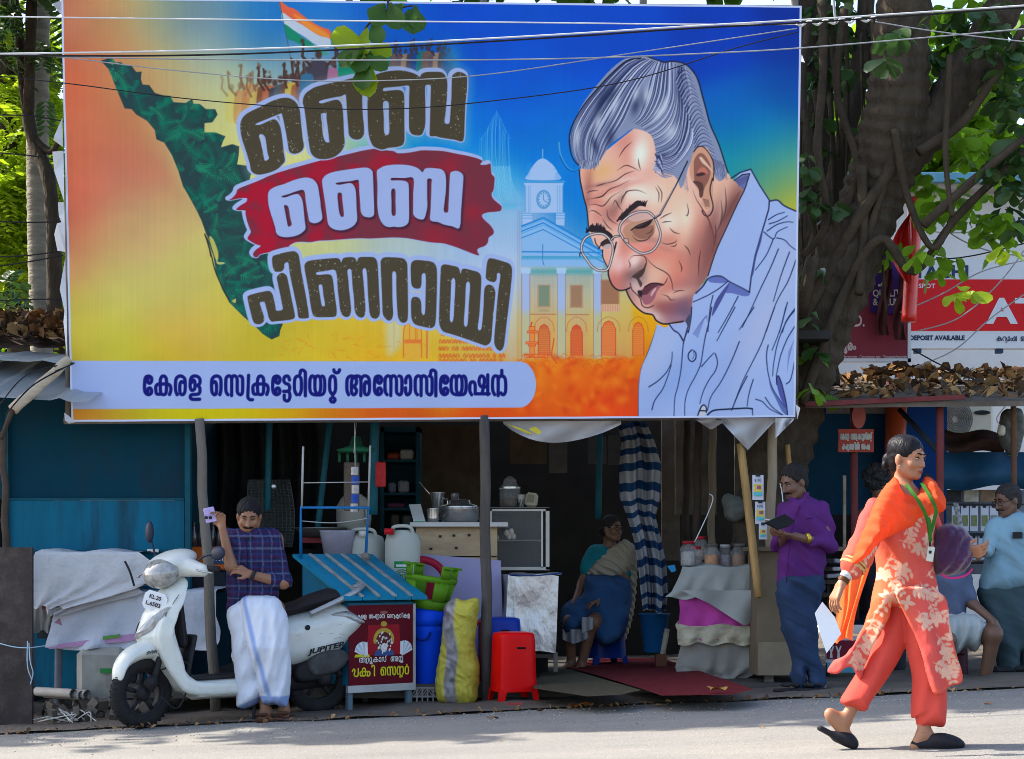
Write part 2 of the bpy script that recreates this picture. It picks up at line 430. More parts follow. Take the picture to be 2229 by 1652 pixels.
# ---- washed background
samples = [(260,60,190,110,85),(260,300,195,92,62),(260,600,192,98,68),(290,800,190,92,70),(290,1000,188,122,86),(290,1250,188,172,70),(290,1400,186,166,50),
(420,60,185,140,90),(450,250,188,118,78),(430,500,192,108,78),(480,700,188,112,90),(500,900,184,140,98),(450,1100,182,178,92),(450,1380,182,178,60),(560,900,186,160,105),
(600,50,165,160,110),(620,250,180,165,110),(560,400,188,128,80),(700,420,184,170,118),(680,1200,186,176,92),(720,1300,192,140,60),(650,1400,194,176,40),(700,1100,190,182,100),
(720,60,90,130,155),(850,130,128,146,152),(850,300,165,175,140),(900,450,190,190,125),(880,560,192,192,116),
(1000,100,38,120,178),(1100,60,18,100,180),(1300,100,26,108,192),(1500,60,16,86,190),(1800,100,4,68,186),(1700,250,10,95,195),(1250,250,120,150,165),(1100,300,130,160,165),
(2000,100,0,74,190),(2000,300,0,80,196),(2000,450,0,92,202),(2100,600,0,112,202),(1900,520,0,112,202),(2300,200,0,72,190),(2250,450,0,90,200),
(2400,100,0,66,182),(2800,100,4,56,168),(3090,100,0,44,140),(3090,400,0,70,160),(2900,500,0,92,182),(3000,560,0,120,180),(2850,690,0,138,168),(2780,720,20,140,150),(3080,600,60,150,140),(3050,720,180,168,60),(2980,700,120,152,110),(3080,850,186,172,20),(2960,640,0,140,158),
(1900,720,60,170,202),(2000,850,135,165,208),(1950,1000,158,180,216),(1880,800,90,170,210),(1980,1150,180,185,190),(1990,1300,190,180,120),
(2200,560,0,120,202),(2300,800,0,110,200),(2330,900,20,130,200),(2200,1000,130,170,215),(2250,1120,150,185,190),(2250,1200,200,190,120),(2150,1300,222,140,40),(2400,1300,214,178,10),(2420,1380,224,120,20),(2400,1500,218,74,14),(2200,1450,222,82,14),(2450,1610,216,58,16),(2120,1380,222,140,20),(2100,1500,222,90,16),
(1300,1250,200,178,60),(1300,1350,205,165,30),(1500,1350,208,158,20),(1200,1380,196,174,40),(1700,1350,215,165,24),(1850,1250,190,188,130),(1900,1320,208,178,46),(2000,1400,215,130,20),(1600,1250,200,185,90),
(1000,1350,188,168,40),(1100,1300,192,172,50),(850,1250,190,178,70),
(300,1620,190,112,46),(380,1620,190,140,40),(500,1620,172,164,30),(700,1620,180,170,10),(900,1620,182,168,8),(1100,1620,188,150,8),(1300,1620,198,110,16),(1500,1620,204,82,18),(2000,1620,216,70,10),
(1300,940,198,198,120),(1600,940,182,198,162),(1800,960,150,175,208),(1250,640,192,192,110),(1120,690,196,196,120),(1450,560,130,180,160),(1550,600,0,130,200),(1700,540,0,120,204),(1000,560,190,190,110),(1350,1000,180,190,150),(1500,1010,150,172,205),(1700,1000,150,172,210)]
num = np.zeros((PH,PW,3),np.float32);den = np.zeros((PH,PW,1),np.float32)
for (x,y,r,g,b) in samples:
    w = np.exp(-((GX-x)**2+(GY-y)**2)/(2*95.0**2)).astype(np.float32)[...,None]+1e-9/(1+((GX-x)**2+(GY-y)**2)[...,None]);num += w*np.array((r,g,b),np.float32);den += w
ART[:] = num/den
wv = (fbm(GX/260,GY/180,3)-0.47)[...,None];ART[:] = np.clip(ART*(1+0.16*wv),0,255)
ART[:] = np.clip(ART*(1+0.03*(vnoise(GX/5,GY/300,8)-0.5))[...,None],0,255)

# ---- spire, pillar and clock tower sketched in pale lines
zb = Z(1850,550,1.835)
lb = (120,185,222);wb = (160,186,226)
for k in range(26):
    x = 1880+k*4.6;line([(x,430+abs(k-13)*9),(x-4+random.uniform(-6,6),560),(x+random.uniform(-8,14),790+random.uniform(-40,20))],lb,2.4,1,0.35+0.3*random.random())
for k in range(12):
    x = 1925+k*6;line([(x,650),(x+12,720),(x+22+k*3,790)],(150,205,226),3,1,0.6)
fill(zb(195,450,315,450,315,490,195,490),(90,170,210),0.8,curve=False)
fill(zb(100,495,325,495,335,1560,240,1600,60,1000),(165,190,220),0.45,curve=False,soft=40)
for k in range(12): line(zb(150+k*16,500,150+k*16,720+random.randint(0,90)),(120,160,205),1.6,a=0.4)
for x in (318,328,342): line(zb(x,500,x-4,1590),(120,120,150),2,a=0.5)
dome = zb(385,278,392,235,420,185,460,140,495,125,530,140,575,180,605,230,615,278)
fill(dome,wb,0.95)
for k in range(18): line(zb(585+random.randint(-10,14),150+k*7,625,152+k*7),(40,130,205),1.6,a=0.6)
for k in range(14): line(zb(385-4*k % 9,160+k*8,415-k,158+k*8),(70,150,210),1.5,a=0.5)
line(zb(495,60,495,125),(110,165,210),4)
fill(zb(350,285,655,285,655,300,350,300),(70,150,205),0.9,curve=False)
fill(zb(360,302,645,302,640,330,640,515,375,515,372,330),wb,0.95,curve=False)
for x in (372,392,405,600,618,636): line(zb(x,320,x,515),(80,150,205),2.4,a=0.8)
fill(zb(352,515,420,515,420,600,352,600),wb,0.9,curve=False);fill(zb(590,515,655,515,650,610,590,600),wb,0.9,curve=False)
for y in (520,536,556): line(zb(352,y,420,y),(60,140,205),2);line(zb(588,y,655,y),(60,140,205),2)
for r,wd in ((47,6),(37,2)):
    line([(1850+(502+r*math.cos(a))/1.835,550+(420+r*1.32*math.sin(a))/1.835) for a in np.linspace(0,6.3,24)],(75,145,195),wd)
for k in range(12):
    a = k*math.pi/6;line([(1850+(502+30*math.cos(a))/1.835,550+(420+42*math.sin(a))/1.835),(1850+(502+40*math.cos(a))/1.835,550+(420+56*math.sin(a))/1.835)],(70,130,185),2.4)
line(zb(500,385,500,422,522,440),(60,120,180),2.6,curve=False)
ped = zb(345,610,500,550,930,800,930,905,345,905);fill(ped,(130,175,222),0.95,curve=False)
for (a,b) in ((0,0),(36,0),(84,0)):
    line(zb(345,612+a,500,552+a,930,796+a*0.9),(20,120,200),6-a*0.03,curve=False)
for a in (14,52): line(zb(345,612+a,500,552+a,930,796+a*0.9),(80,160,215),4,curve=False)
fill(zb(345,790,925,795,925,805,345,800),(30,125,195),0.9,curve=False);fill(zb(345,825,925,828,925,842,345,840),(60,150,190),0.9,curve=False)
for k in range(58): line(zb(347+k*10,842,347+k*10,850),(60,150,190),3)
line(zb(495,745,497,860,505,890),(40,110,180),3)
wall = zb(345,905,930,905,1140,1090,1140,1560,345,1560)
fill(wall,(188,176,150),0.5,curve=False,soft=16)
fill(zb(400,915,860,915,850,960,405,960),(60,150,160),0.7,curve=False,soft=20)
inkw = (176,92,60)
for k in range(62):
    x = 410+k*7
    if 590 < x < 665: continue
    line(zb(x,950+random.randint(0,30),x,1245),(130,130,120),1.3,a=0.4);line(zb(x,1250,x,1400),(200,120,60),1.4,a=0.4)
for y in range(960,1060,13):
    line(zb(405,y,590,y),(110,140,140),1.2,a=0.4);line(zb(665,y,825,y),(110,140,140),1.2,a=0.4)
for (x0,x1) in ((345,403),(600,658),(860,915)):
    fill(zb(x0,950,x1,950,x1,1560,x0,1560),(150,175,225),0.85,curve=False);fill(zb(x0-8,910,x1+8,910,x1+2,950,x0-2,950),(165,195,225),0.95,curve=False)
    fill(zb(x0,1250,x1,1250,x1,1560,x0,1560),(206,182,60),0.7,curve=False,soft=60)
    line(zb(x0,955,x0,1560),(150,110,110),2.2);line(zb(x1,955,x1,1560),(150,110,110),2.2)
for (x0,x1,y0,y1,c) in ((466,543,1038,1185,(110,130,110)),(697,776,1040,1190,(150,110,85)),(918,1040,1000,1170,(150,100,75))):
    fill(zb(x0,y0,x1,y0,x1,y1,x0,y1),c,0.9,curve=False);line(zb(x0-6,y0-4,x1+6,y0-4,x1+6,y1+6,x0-6,y1+6,x0-6,y0-4),inkw,1.8,curve=False)
fill(zb(470,1205,540,1205,540,1225,470,1225),(170,150,110),0.9,curve=False)
line(zb(405,1243,590,1243),inkw,3);line(zb(662,1246,826,1246),inkw,3)
for (cx,top,hw,col) in ((505,1315,42,(200,95,50)),(738,1318,42,(205,75,40)),(968,1290,50,(215,105,55)),(1180,1300,40,(215,110,50))):
    pts = zb(cx-hw,1540,cx-hw,top+60,cx-hw*0.6,top+15,cx,top,cx+hw*0.6,top+15,cx+hw,top+60,cx+hw,1540)
    fill(pts,col,0.9,curve=False);line(pts,(190,50,30),2.4,curve=False)
    for y in range(int(top)+40,1530,14): line(zb(cx-hw+4,y,cx+hw-4,y),(222,165,80),1.6,a=0.7)
    line(zb(cx-hw-32,1370,cx-hw-16,1300,cx,1262,cx+hw+16,1300,cx+hw+32,1370),inkw,2.4,a=0.8)
fill(zb(915,1175,1048,1175,1048,1225,915,1225),(216,180,150),0.9,curve=False)
for k in range(11): line(zb(922+k*12,1180,922+k*12,1222),(185,110,90),2.6)
# fountain and shrubs
for (x0,x1,y0,y1) in ((398,440,1330,1362),(385,455,1362,1376),(402,438,1376,1440),(374,460,1440,1456),(392,445,1456,1470),(402,436,1470,1530),(365,530,1530,1552)):
    fill(zb(x0,y0,x1,y0,x1,y1,x0,y1),(222,130,60),0.95,curve=False);line(zb(x0,y0,x1,y0,x1,y1,x0,y1,x0,y0),(200,60,30),2.2,curve=False)
line(zb(418,1300,410,1330),(200,70,30),5);line(zb(575,1415,570,1460,560,1540,600,1600),(205,80,40),5)
for k in range(90):
    x = random.uniform(2030,2480);y = random.uniform(1392,1600)
    blob(x,y,random.uniform(8,22),random.uniform(6,14),random.random()*3,random.choice([(226,100,20),(206,56,16),(228,128,24)]),0.55)
for k in range(46):
    x = random.uniform(2030,2470);y = random.uniform(1392,1450);r = random.uniform(8,18)
    line([(x+r*math.cos(a),y-r*math.sin(a)) for a in np.linspace(0.2,2.9,8)],(206,60,20),2.2,a=0.6)
# arch and old lettering behind the heading
zr = Z(1460,980,3.9327)
fill(zr(200,1120,400,1100,430,1400,260,1600,200,1500),(185,195,190),0.6,soft=30)
arch = zr(455,1640,460,1250,490,1140,570,1090,660,1120,720,1200,735,1300,735,1640);fill(arch,(212,160,60),0.8);line(arch,(200,110,40),4)
fill(zr(470,1360,735,1360,735,1420,470,1420),(214,110,50),0.9,curve=False)
for x in (550,640,665): line(zr(x,1110,x,1360),(200,110,40),3)
line(zr(820,1170,815,1640),(205,120,50),8);line(zr(850,1170,845,1640),(205,170,90),4);line(zr(310,1100,310,1500),(190,160,110),3)
for k in range(26):
    x = random.uniform(1080,1700);y = random.uniform(1310,1405)
    line([(x,y),(x+random.uniform(-26,26),y+random.uniform(-14,14)),(x+random.uniform(-30,40),y+random.uniform(-10,24))],(214,120,30),3,a=0.45)
for (x0,y,words) in ((1714,1304,7),(1716,1333,16),(1714,1361,15),(1714,1389,16),(1714,1408,15)):
    x = x0
    for k in range(words):
        wd = random.uniform(9,16)
        if y < 1310 and k > 4: break
        if random.random() < 0.16: x += 10
        line([(x,y+7),(x+1,y-4),(x+wd*0.45,y-7),(x+wd*0.5,y+5),(x+wd*0.7,y+7),(x+wd*0.9,y-3)],(204,82,40),3.4,a=0.8);x += wd+2
# ---- flag and crowd
zf = Z(850,0,2.3463)
fill(zf(568,5,640,60,710,85,780,140,870,205,960,250,1020,270,1040,310,1030,355,940,330,860,285,780,230,690,180,590,115),(214,92,62),1)
fill(zf(700,130,800,180,900,240,1000,300,1030,350,930,325,850,280,770,215),(226,142,50),0.9,soft=14)
fill(zf(590,115,690,180,780,230,860,285,940,330,1030,358,1020,440,900,410,800,340,700,280,608,222),(178,190,208),1)
fill(zf(608,222,700,280,780,345,850,385,900,430,985,490,930,470,860,440,760,410,700,380,640,350),(20,128,98),1)
fill(zf(900,440,1000,480,1010,510,960,500),(60,150,120),0.9)
line(zf(568,5,610,230,650,430,685,620),(60,90,110),3)
def figure(x,y,h,col,skin,arms=1,a=1.0,wide=1.0):
    r = h*0.085;bw = h*0.14*wide
    fill([(x-bw,y-h*.62),(x-bw*.5,y-h*.74),(x+bw*.5,y-h*.74),(x+bw,y-h*.62),(x+bw*1.05,y),(x-bw*1.05,y)],col,a,soft=4)
    blob(x,y-h*.86,r*0.72,r*0.95,0,skin,a,p=6)
    if arms:
        for sgn in ((-1,1) if arms == 2 else (random.choice((-1,1)),)):
            ex = x+sgn*bw*random.uniform(1.2,1.9);line([(x+sgn*bw*.8,y-h*.64),(ex,y-h*random.uniform(.8,.9)),(ex+sgn*random.uniform(-6,8),y-h*random.uniform(1.05,1.2))],skin,r*0.7,r*0.55,a,curve=False)
            blob(ex,y-h*1.12,r*.4,r*.45,0,skin,a,p=4)
pal = [(120,72,50),(56,60,74),(96,70,62),(150,90,60),(46,58,92),(170,96,66),(70,80,92),(190,168,70),(120,80,84)]
for (x,y,h,a) in [(905,470,150,.45),(940,480,170,.6),(975,470,190,.7),(1000,480,160,.7),(1015,450,150,.6)]: figure(x,y,h,random.choice([(196,180,80),(184,120,70),(176,150,90)]),(120,90,66),2,a)
for k,x in enumerate(range(1030,1345,22)): figure(x,470-k*2,165+random.randint(-14,26),pal[(k*5) % 9],(76,52,46),k % 3,0.95)
figure(1245,390,205,(66,62,78),(72,52,50),2,1,1.35);figure(1356,360,190,(14,130,104),(70,60,66),2,1,1.2)
figure(1200,400,150,(52,104,142),(66,58,66),0,1,1.2);figure(1300,370,140,(160,104,140),(90,66,70),0,1)
for k,x in enumerate(range(1480,1760,21)):
    figure(x,285,100+random.randint(-6,16),[(60,62,84),(30,66,140),(20,110,116),(110,84,78),(90,76,90),(150,120,100)][k % 6],(62,52,62),k % 3,0.95,1.2)
blob(1250,455,90,34,0,(48,52,66),0.9);blob(1080,520,60,40,-0.4,(150,130,90),0.5);blob(1765,235,26,50,0,(60,150,170),0.5)

# ---- leaf filled map
z1 = Z(0,0,1.652);z2 = Z(800,200,1.3215)
MAP = z1(650,392,720,370,745,405,780,400,800,420,850,425,880,465,915,462,910,510,920,545,965,550,1000,600,1050,615,1100,620,1120,660,1200,665,1240,640,1250,670,1290,672,1330,705,1390,705,1405,740,1370,790,1320,795,1320,855,1390,855,1455,880,1440,910,1425,950,1500,930,1545,945,1540,1005,1530,1060,1600,1070,1620,1120,1610,1160,1652,1250) + \
    z2(260,740,250,860,270,990,330,1050,400,1180,420,1300,410,1390,390,1440,385,1470,345,1488,300,1460,270,1430,200,1370,150,1320,130,1300,90,1230,60,1150,45,1060,20,990,0,940) + \
    z1(1375,1600,1330,1510,1300,1425,1270,1360,1215,1260,1180,1200,1150,1100,1110,1000,1060,920,1010,900,1000,840,950,780,880,740,850,705,805,700,780,640,750,570,720,490,700,445)
mm = mask([MAP],curve=False)
fill(MAP,(34,62,66),1,curve=False)
rg = random.Random(5)
for k in range(190):
    while True:
        x = rg.uniform(400,1100);y = rg.uniform(240,1340)
        if mm[min(max(int((y-AY0)/RS),0),PH-1),min(max(int((x-AX0)/RS),0),PW-1)] > .5: break
    an = rg.uniform(0,6.28);L = rg.uniform(50,110);bend = rg.uniform(-0.5,0.5);c = rg.choice([(8,104,84),(10,118,92),(6,86,76),(22,132,96),(30,80,76)])
    pts = [(x+L*t*math.cos(an+bend*t),y+L*t*math.sin(an+bend*t)) for t in np.linspace(0,1,8)]
    line(pts,c,3,1,0.8,clip=mm)
    for i in range(11):
        t = (i+.5)/11;px,py = x+L*t*math.cos(an+bend*t),y+L*t*math.sin(an+bend*t);pl = L*.26*(1-t)**.7+3
        for sg in (-1,1):
            aa = an+bend*t+sg*1.05;line([(px,py),(px+pl*math.cos(aa),py+pl*math.sin(aa))],c,4.2,1.2,0.8,clip=mm)
blob(960,800,70,50,1,(40,62,66),.6,mm);blob(650,620,70,60,.8,(40,58,64),.6,mm);blob(900,930,60,90,.5,(38,60,64),.6,mm)
for q in ((1320,1510,1340,1560,1360,1652),): line(z1(*q),(44,46,40),5)
line(z2(0,945,30,1040,60,1150,130,1295),(46,46,40),5)
fill(z2(22,960,40,965,60,1010,70,1050,65,1080,50,1060),(192,180,90),.9);fill(z2(60,1050,66,1085,100,1090,98,1098,62,1096),(192,190,120),.9)
fill(z2(140,1290,160,1278,158,1300),(190,180,90),.9)

# ---- heading
zA = Z(900,240,3.592);zB = Z(1350,240,3.592);zC = Z(850,560,3.591);zD = Z(1400,560,3.5915);zE = Z(940,960,4.0527);zG = zr
sh = lambda f,dx,*p: f(*[v+dx if i % 2 == 0 else v for i,v in enumerate(p)])
gA = [zA(140,900,150,840,180,780,230,735,310,690,420,640,560,570,680,525,780,512,850,525,910,565,950,620,975,690,985,780,1000,930,1015,1080,1030,1160,1025,1220,985,1270,910,1298,850,1285,822,1250,812,1190,780,1000,750,850,722,738,690,740,600,775,480,825,365,872,362,890,420,890,520,845,600,815,650,830,690,890,715,980,735,1130,750,1280,765,1390,735,1440,660,1510,550,1560,420,1588,340,1575,290,1530,275,1450,250,1360,210,1230,170,1110,145,1000),
      zA(403,1040,440,1022,475,1045,495,1090,510,1200,525,1300,543,1362,490,1395,470,1350,450,1240,425,1130)]
gB = [zA(1020,600,1018,560,1030,500,1060,450,1110,410,1200,360,1330,325,1460,295,1600,265,1710,240,1790,235,1840,290,1855,420,1851,560,1861,760,1878,950,1871,1030,1831,1085,1776,1100,1711,1085,1666,1035,1656,950,1641,760,1626,520,1612,468,1560,490,1510,500,1400,520,1260,555,1250,585,1300,590,1380,565,1480,540,1530,555,1565,610,1580,700,1590,860,1595,1020,1605,1140,1580,1230,1520,1300,1440,1350,1320,1375,1210,1360,1140,1300,1115,1220,1095,1100,1075,950,1055,780,1035,650),
      zA(1275,745,1345,730,1350,800,1370,950,1385,1090,1390,1130,1350,1138,1315,1090,1295,1000,1285,870)]
gC = [zB(310,520,312,420,335,300,380,225,440,183,520,155,620,135,760,125,860,140,950,165,1010,195,1040,220,1070,175,1130,150,1250,145,1340,150,1390,185,1420,250,1430,330,1425,450,1415,600,1400,740,1390,860,1450,870,1465,800,1475,640,1485,480,1490,260,1500,195,1560,150,1620,150,1680,180,1705,230,1700,420,1680,620,1670,860,1650,1110,1540,1100,1440,1085,1340,1070,1260,1050,1185,1045,1180,960,1185,800,1190,600,1195,420,1190,335,1125,335,1115,400,1118,560,1120,740,1118,880,1100,960,1070,1025,1010,1040,940,1025,900,980,890,900,890,700,893,450,890,345,800,347,740,355,620,365,540,375,525,400,540,420,620,410,740,402,800,425,822,480,825,600,825,800,828,1000,825,1120,790,1180,700,1205,600,1215,520,1240,430,1215,380,1180,340,1090,320,980,310,820,308,640),
      zB(528,580,603,578,608,760,612,1010,545,1010,538,800)]
gA2 = [zC(705,740,720,670,765,630,830,600,920,575,1030,530,1140,495,1240,480,1320,495,1380,545,1410,610,1425,700,1440,800,1450,900,1470,1030,1455,1080,1400,1115,1340,1120,1290,1095,1275,1040,1255,930,1235,800,1210,658,1100,675,1000,710,905,738,903,755,960,755,1040,725,1120,710,1160,740,1190,800,1205,900,1215,1010,1225,1100,1235,1190,1200,1240,1130,1285,1040,1310,940,1315,860,1295,820,1250,810,1190,780,1090,745,980,715,870),
       zC(932,875,965,868,990,890,1005,950,1020,1050,1040,1140,990,1165,970,1080,950,970)]
gB2 = [zC(1465,540,1480,490,1530,440,1620,405,1750,380,1870,362,1975,348,2065,340,2125,350,2170,390,2180,450,2190,700,2197,950,2190,1010,2155,1035,2105,1038,2045,1020,2010,960,2000,850,1990,700,1983,540,1960,512,1880,530,1780,540,1670,555,1665,575,1720,580,1800,565,1870,560,1910,590,1935,650,1945,760,1950,900,1960,1040,1945,1110,1890,1170,1800,1210,1710,1220,1620,1200,1560,1150,1540,1080,1525,960,1505,820,1485,680),
       zC(1685,708,1740,703,1750,800,1765,920,1770,1020,1735,1028,1710,980,1695,880)]
gC2 = [zD(258,400,290,360,350,325,440,305,560,298,680,305,780,325,850,360,900,405,930,360,990,345,1080,350,1160,362,1205,400,1225,460,1230,560,1225,680,1210,820,1200,955,1258,962,1265,850,1275,650,1285,440,1310,400,1370,385,1430,405,1470,450,1470,550,1455,750,1440,950,1420,1185,1320,1165,1200,1140,1120,1105,1010,1080,1012,950,1020,750,1025,560,1028,505,970,500,965,600,965,750,968,880,950,980,920,1060,870,1068,810,1045,770,995,768,900,770,700,772,490,650,488,520,485,465,488,455,505,470,520,560,518,640,525,690,550,708,600,710,750,712,900,710,1060,690,1130,620,1170,540,1175,500,1170,420,1175,350,1140,300,1060,275,960,265,800,268,600),
       zD(463,655,517,653,520,820,522,998,470,998,465,820)]
BR = zC(160,795,210,760,260,700,285,640,400,590,560,530,740,450,950,380,1200,310,1500,230,1700,185) + zD(0,118,120,95,240,78,330,95,490,110,550,140,680,135,800,115,900,97,1040,100,1200,110,1400,150,1560,180,1680,215,1740,248,1710,295,1790,300,1850,285,1860,350,1870,430,1910,480,1905,580,1895,660,1870,700,1880,760,1930,815,1990,865,2010,900,1995,945,1930,960,1830,968,1750,990,1735,1025,1770,1075,1850,1150,1895,1220,1890,1275,1830,1320,1815,1390,1770,1440,1680,1475,1670,1520,1690,1572,1560,1530,1380,1460,1200,1405,1030,1390,850,1360,680,1330,500,1320,300,1328,150,1335,0,1330) + zC(1690,1350,1560,1360,1420,1365,1300,1385,1170,1380,1080,1390,1000,1440,1020,1465,800,1510,600,1555,570,1590,530,1600,500,1570,500,1540,540,1490,605,1440,540,1415,450,1365,420,1330,440,1290,465,1240,440,1170,410,1080,390,980,385,940,270,935,270,910,320,870,400,820,415,780,390,765,300,770)
g3 = [[zE(108,820,130,790,200,765,320,735,430,715,480,730,510,780,530,860,550,950,565,1025,665,1010,655,920,630,790,600,650,575,520,590,470,640,432,690,440,730,480,750,550,780,700,810,850,835,970,860,1100,845,1150,790,1170,680,1185,560,1195,490,1200,450,1150,430,1080,400,960,375,890,305,900,325,980,360,1090,375,1170,340,1225,280,1245,220,1225,190,1170,160,1060,130,930)],
      [zE(497,210,510,170,540,150,680,110,830,85,885,105,920,150,940,260,960,400,990,560,1020,720,1055,920,1080,1110,1060,1145,940,1148,910,1110,895,1000,860,830,820,640,780,450,755,270,695,285,690,350,650,405,570,412,530,390,505,310)],
      [zE(1010,340,1025,280,1080,240,1250,215,1400,200,1520,193,1570,215,1592,265,1620,200,1680,182,1770,180,1815,200,1840,255,1860,200,1900,178,2000,175,2100,180,2145,215,2168,290,2180,450,2190,700,2200,900,2205,1050,2185,1120,2140,1155,2080,1140,2045,1080,2030,960,2015,760,1990,385,1930,385,1945,560,1960,750,1975,950,1970,1070,1940,1130,1890,1135,1840,1100,1805,1020,1795,850,1770,620,1750,385,1690,390,1705,540,1720,720,1740,900,1748,1030,1720,1110,1670,1128,1610,1095,1575,1010,1560,880,1535,680,1505,395,1350,400,1205,420,1215,460,1380,450,1440,475,1465,560,1480,700,1500,850,1520,1000,1515,1090,1480,1125,1350,1130,1210,1130,1150,1100,1120,1010,1095,850,1070,680,1040,520),
       zE(1235,632,1290,626,1310,780,1335,940,1285,945,1260,800)],
      [zG(105,200,115,140,160,100,280,98,440,112,490,150,515,210,520,400,525,700,525,1000,505,1080,460,1105,410,1085,370,1000,355,800,345,500,345,360,315,312,285,345,285,500,290,800,298,960,280,1040,240,1070,190,1050,140,970,130,800,118,500)],
      [zG(570,230,590,170,650,142,780,150,900,170,950,220,970,300,972,500,965,800,950,1090,920,1165,870,1185,760,1165,650,1135,600,1090,575,1000,572,850,575,760,600,715,650,705,700,730,730,800,735,950,785,965,795,700,798,370,740,365,735,500,715,565,680,580,620,570,580,520,570,400)],
      [zG(1030,280,1045,230,1090,207,1200,225,1290,250,1320,300,1332,355,1350,295,1390,272,1500,295,1600,325,1645,380,1652,480,1640,700,1620,1000,1598,1190,1650,1205,1670,1060,1685,850,1695,620,1715,550,1760,517,1820,535,1860,590,1868,680,1850,850,1825,1100,1810,1320,1785,1410,1720,1452,1640,1430,1400,1345,1200,1280,1080,1245,1030,1190,1003,1090,1005,900,1015,600),
       zG(1195,450,1250,455,1240,760,1220,1065,1168,1055,1180,760),zG(1420,502,1478,510,1460,820,1438,1135,1385,1120,1405,800)],
      [zG(1720,380,1735,220,1755,140,1800,112,1950,150,2080,195,2120,260,2123,360,2100,620,2060,950,2020,1300,1995,1470,1950,1532,1900,1515,1860,1450,1850,1350,1870,1100,1890,850,1915,600,1945,365,1895,348,1890,420,1865,470,1825,478,1750,450,1722,410)]]
WHT = (152,170,218);INK = (70,63,48)
def glyph(g,col,white=True,grow=9,dx=-6,dy=-7):
    C = [spline(c,3,True) for c in g]
    if white:
        w,cov = cover(C,grow,RS,dx,dy);put(w,cov,WHT)
        w,cov = cover(C,5,RS);put(w,cov*0.9,WHT)
    w,cov = cover(C);put(w,cov,col)
    return w,cov
for g in (gA,gB,gC): C = [spline(g[0],3,True)];w,cov = cover(C,16,50);put(w,cov*0.35,(190,200,190))
fill(BR,WHT,1,grow=8,dx=-7,dy=-7);fill(BR,WHT,1,grow=3)
fill(BR,(112,44,60),1)
bm_ = mask([BR]);nz = np.clip((fbm(GX/95,GY/95,21,5)-0.46)*6,0,1)*np.clip(1.25-(GX-900)/900,0.2,1);cov = bm_*nz
ART[:] = ART*(1-cov[...,None])+np.array((160,18,46),np.float32)*cov[...,None]
for q in ((1760,650,26),(1850,830,30),(1700,930,40),(1500,650,50),(1200,790,30)): blob(q[0],q[1],q[2],q[2]*.8,0,(166,26,46),.55,bm_)
allw = []
for g in (gA,gB,gC): allw.append(glyph(g,INK))
for g in (gA2,gB2,gC2):
    w,cov = cover([spline(c,3,True) for c in g],4,10,4,5);put(w,cov*0.7,(40,24,50))
    glyph(g,(150,168,216),False)
for g in g3:
    C = [spline(c,3,True) for c in g];w,cov = cover(C,15,3,-3,-4);put(w,cov,(150,170,218))
for g in g3: allw.append(glyph(g,INK,True,6,-3,-4))
spk = (fbm(GX/5.5,GY/5.5,31,3) > 0.685)*np.clip((fbm(GX/70,GY/70,33)-0.36)*5,0,1) + (hashn(np.floor(GX/4),np.floor(GY/4),3) > 0.9965)
for w,cov in allw: put(w,np.clip(cov*spk[w],0,1)*0.75,(176,178,160))

# ---- portrait: an elderly man with swept grey hair, round glasses and an open white collar
zp = Z(2100,150,1.5018);zh = Z(2150,200,3.0036);zh2 = Z(2600,200,3.0036);zn = Z(2200,700,2.754);zs = Z(2600,650,2.5418);zt = Z(2400,1200,2.972)
BLK = (34,30,40)
SHIRT = zt(275,1290,275,1100,280,880,310,700,370,560,430,400,480,250,500,170) + zn(1010,1560,1100,1600) + zt(640,200,760,190,830,170,890,60) + zs(258,1400,270,1290,330,1210,400,1140,420,1085,500,840,600,620,700,400,780,240,680,130,740,70,840,30,930,170,1020,310,1040,340,1110,335,1170,385,1240,420,1320,450) + [(3146,840),(3146,1660),(2400,1660)]
fill(SHIRT,(150,172,220),1,curve=False);shm = mask([SHIRT],curve=False)
blob(2620,1480,120,60,-.6,(120,150,212),.6,shm);blob(2860,1420,40,160,.5,(124,152,214),.7,shm);blob(2950,1300,50,180,.5,(172,178,208),.6,shm);blob(2560,1400,50,120,.4,(166,178,212),.6,shm);blob(2800,900,60,160,.35,(146,166,214),.5,shm);blob(3080,1000,60,120,.4,(160,172,208),.5,shm)
FACE = zp(245,770,250,830,270,930,290,1000,300,1100) + zn(275,560,330,700,390,745,420,760,430,850,480,950,490,1000,500,1080,540,1150,600,1190,670,1190,720,1290,790,1380,870,1440,960,1460,1000,1520,1080,1558,1200,1545,1280,1530) + zt(760,185,830,165,890,60) + zs(258,1400,270,1290,330,1210,420,1085,500,840,600,620,700,400,780,240,650,115,600,40,500,0) + zp(1000,600,930,600,600,500,350,700)
fill(FACE,(208,162,140),1,curve=False);fm = mask([FACE],soft=4,curve=False)
def fb(zf_,x,y,rx,ry,ang,col,a): (px,py),= zf_(x,y);blob(px,py,rx/1.5018,ry/1.5018,ang,col,a,fm)
HI = (226,208,190);RD = (184,100,84);DK = (112,66,60);SK = (204,164,132)
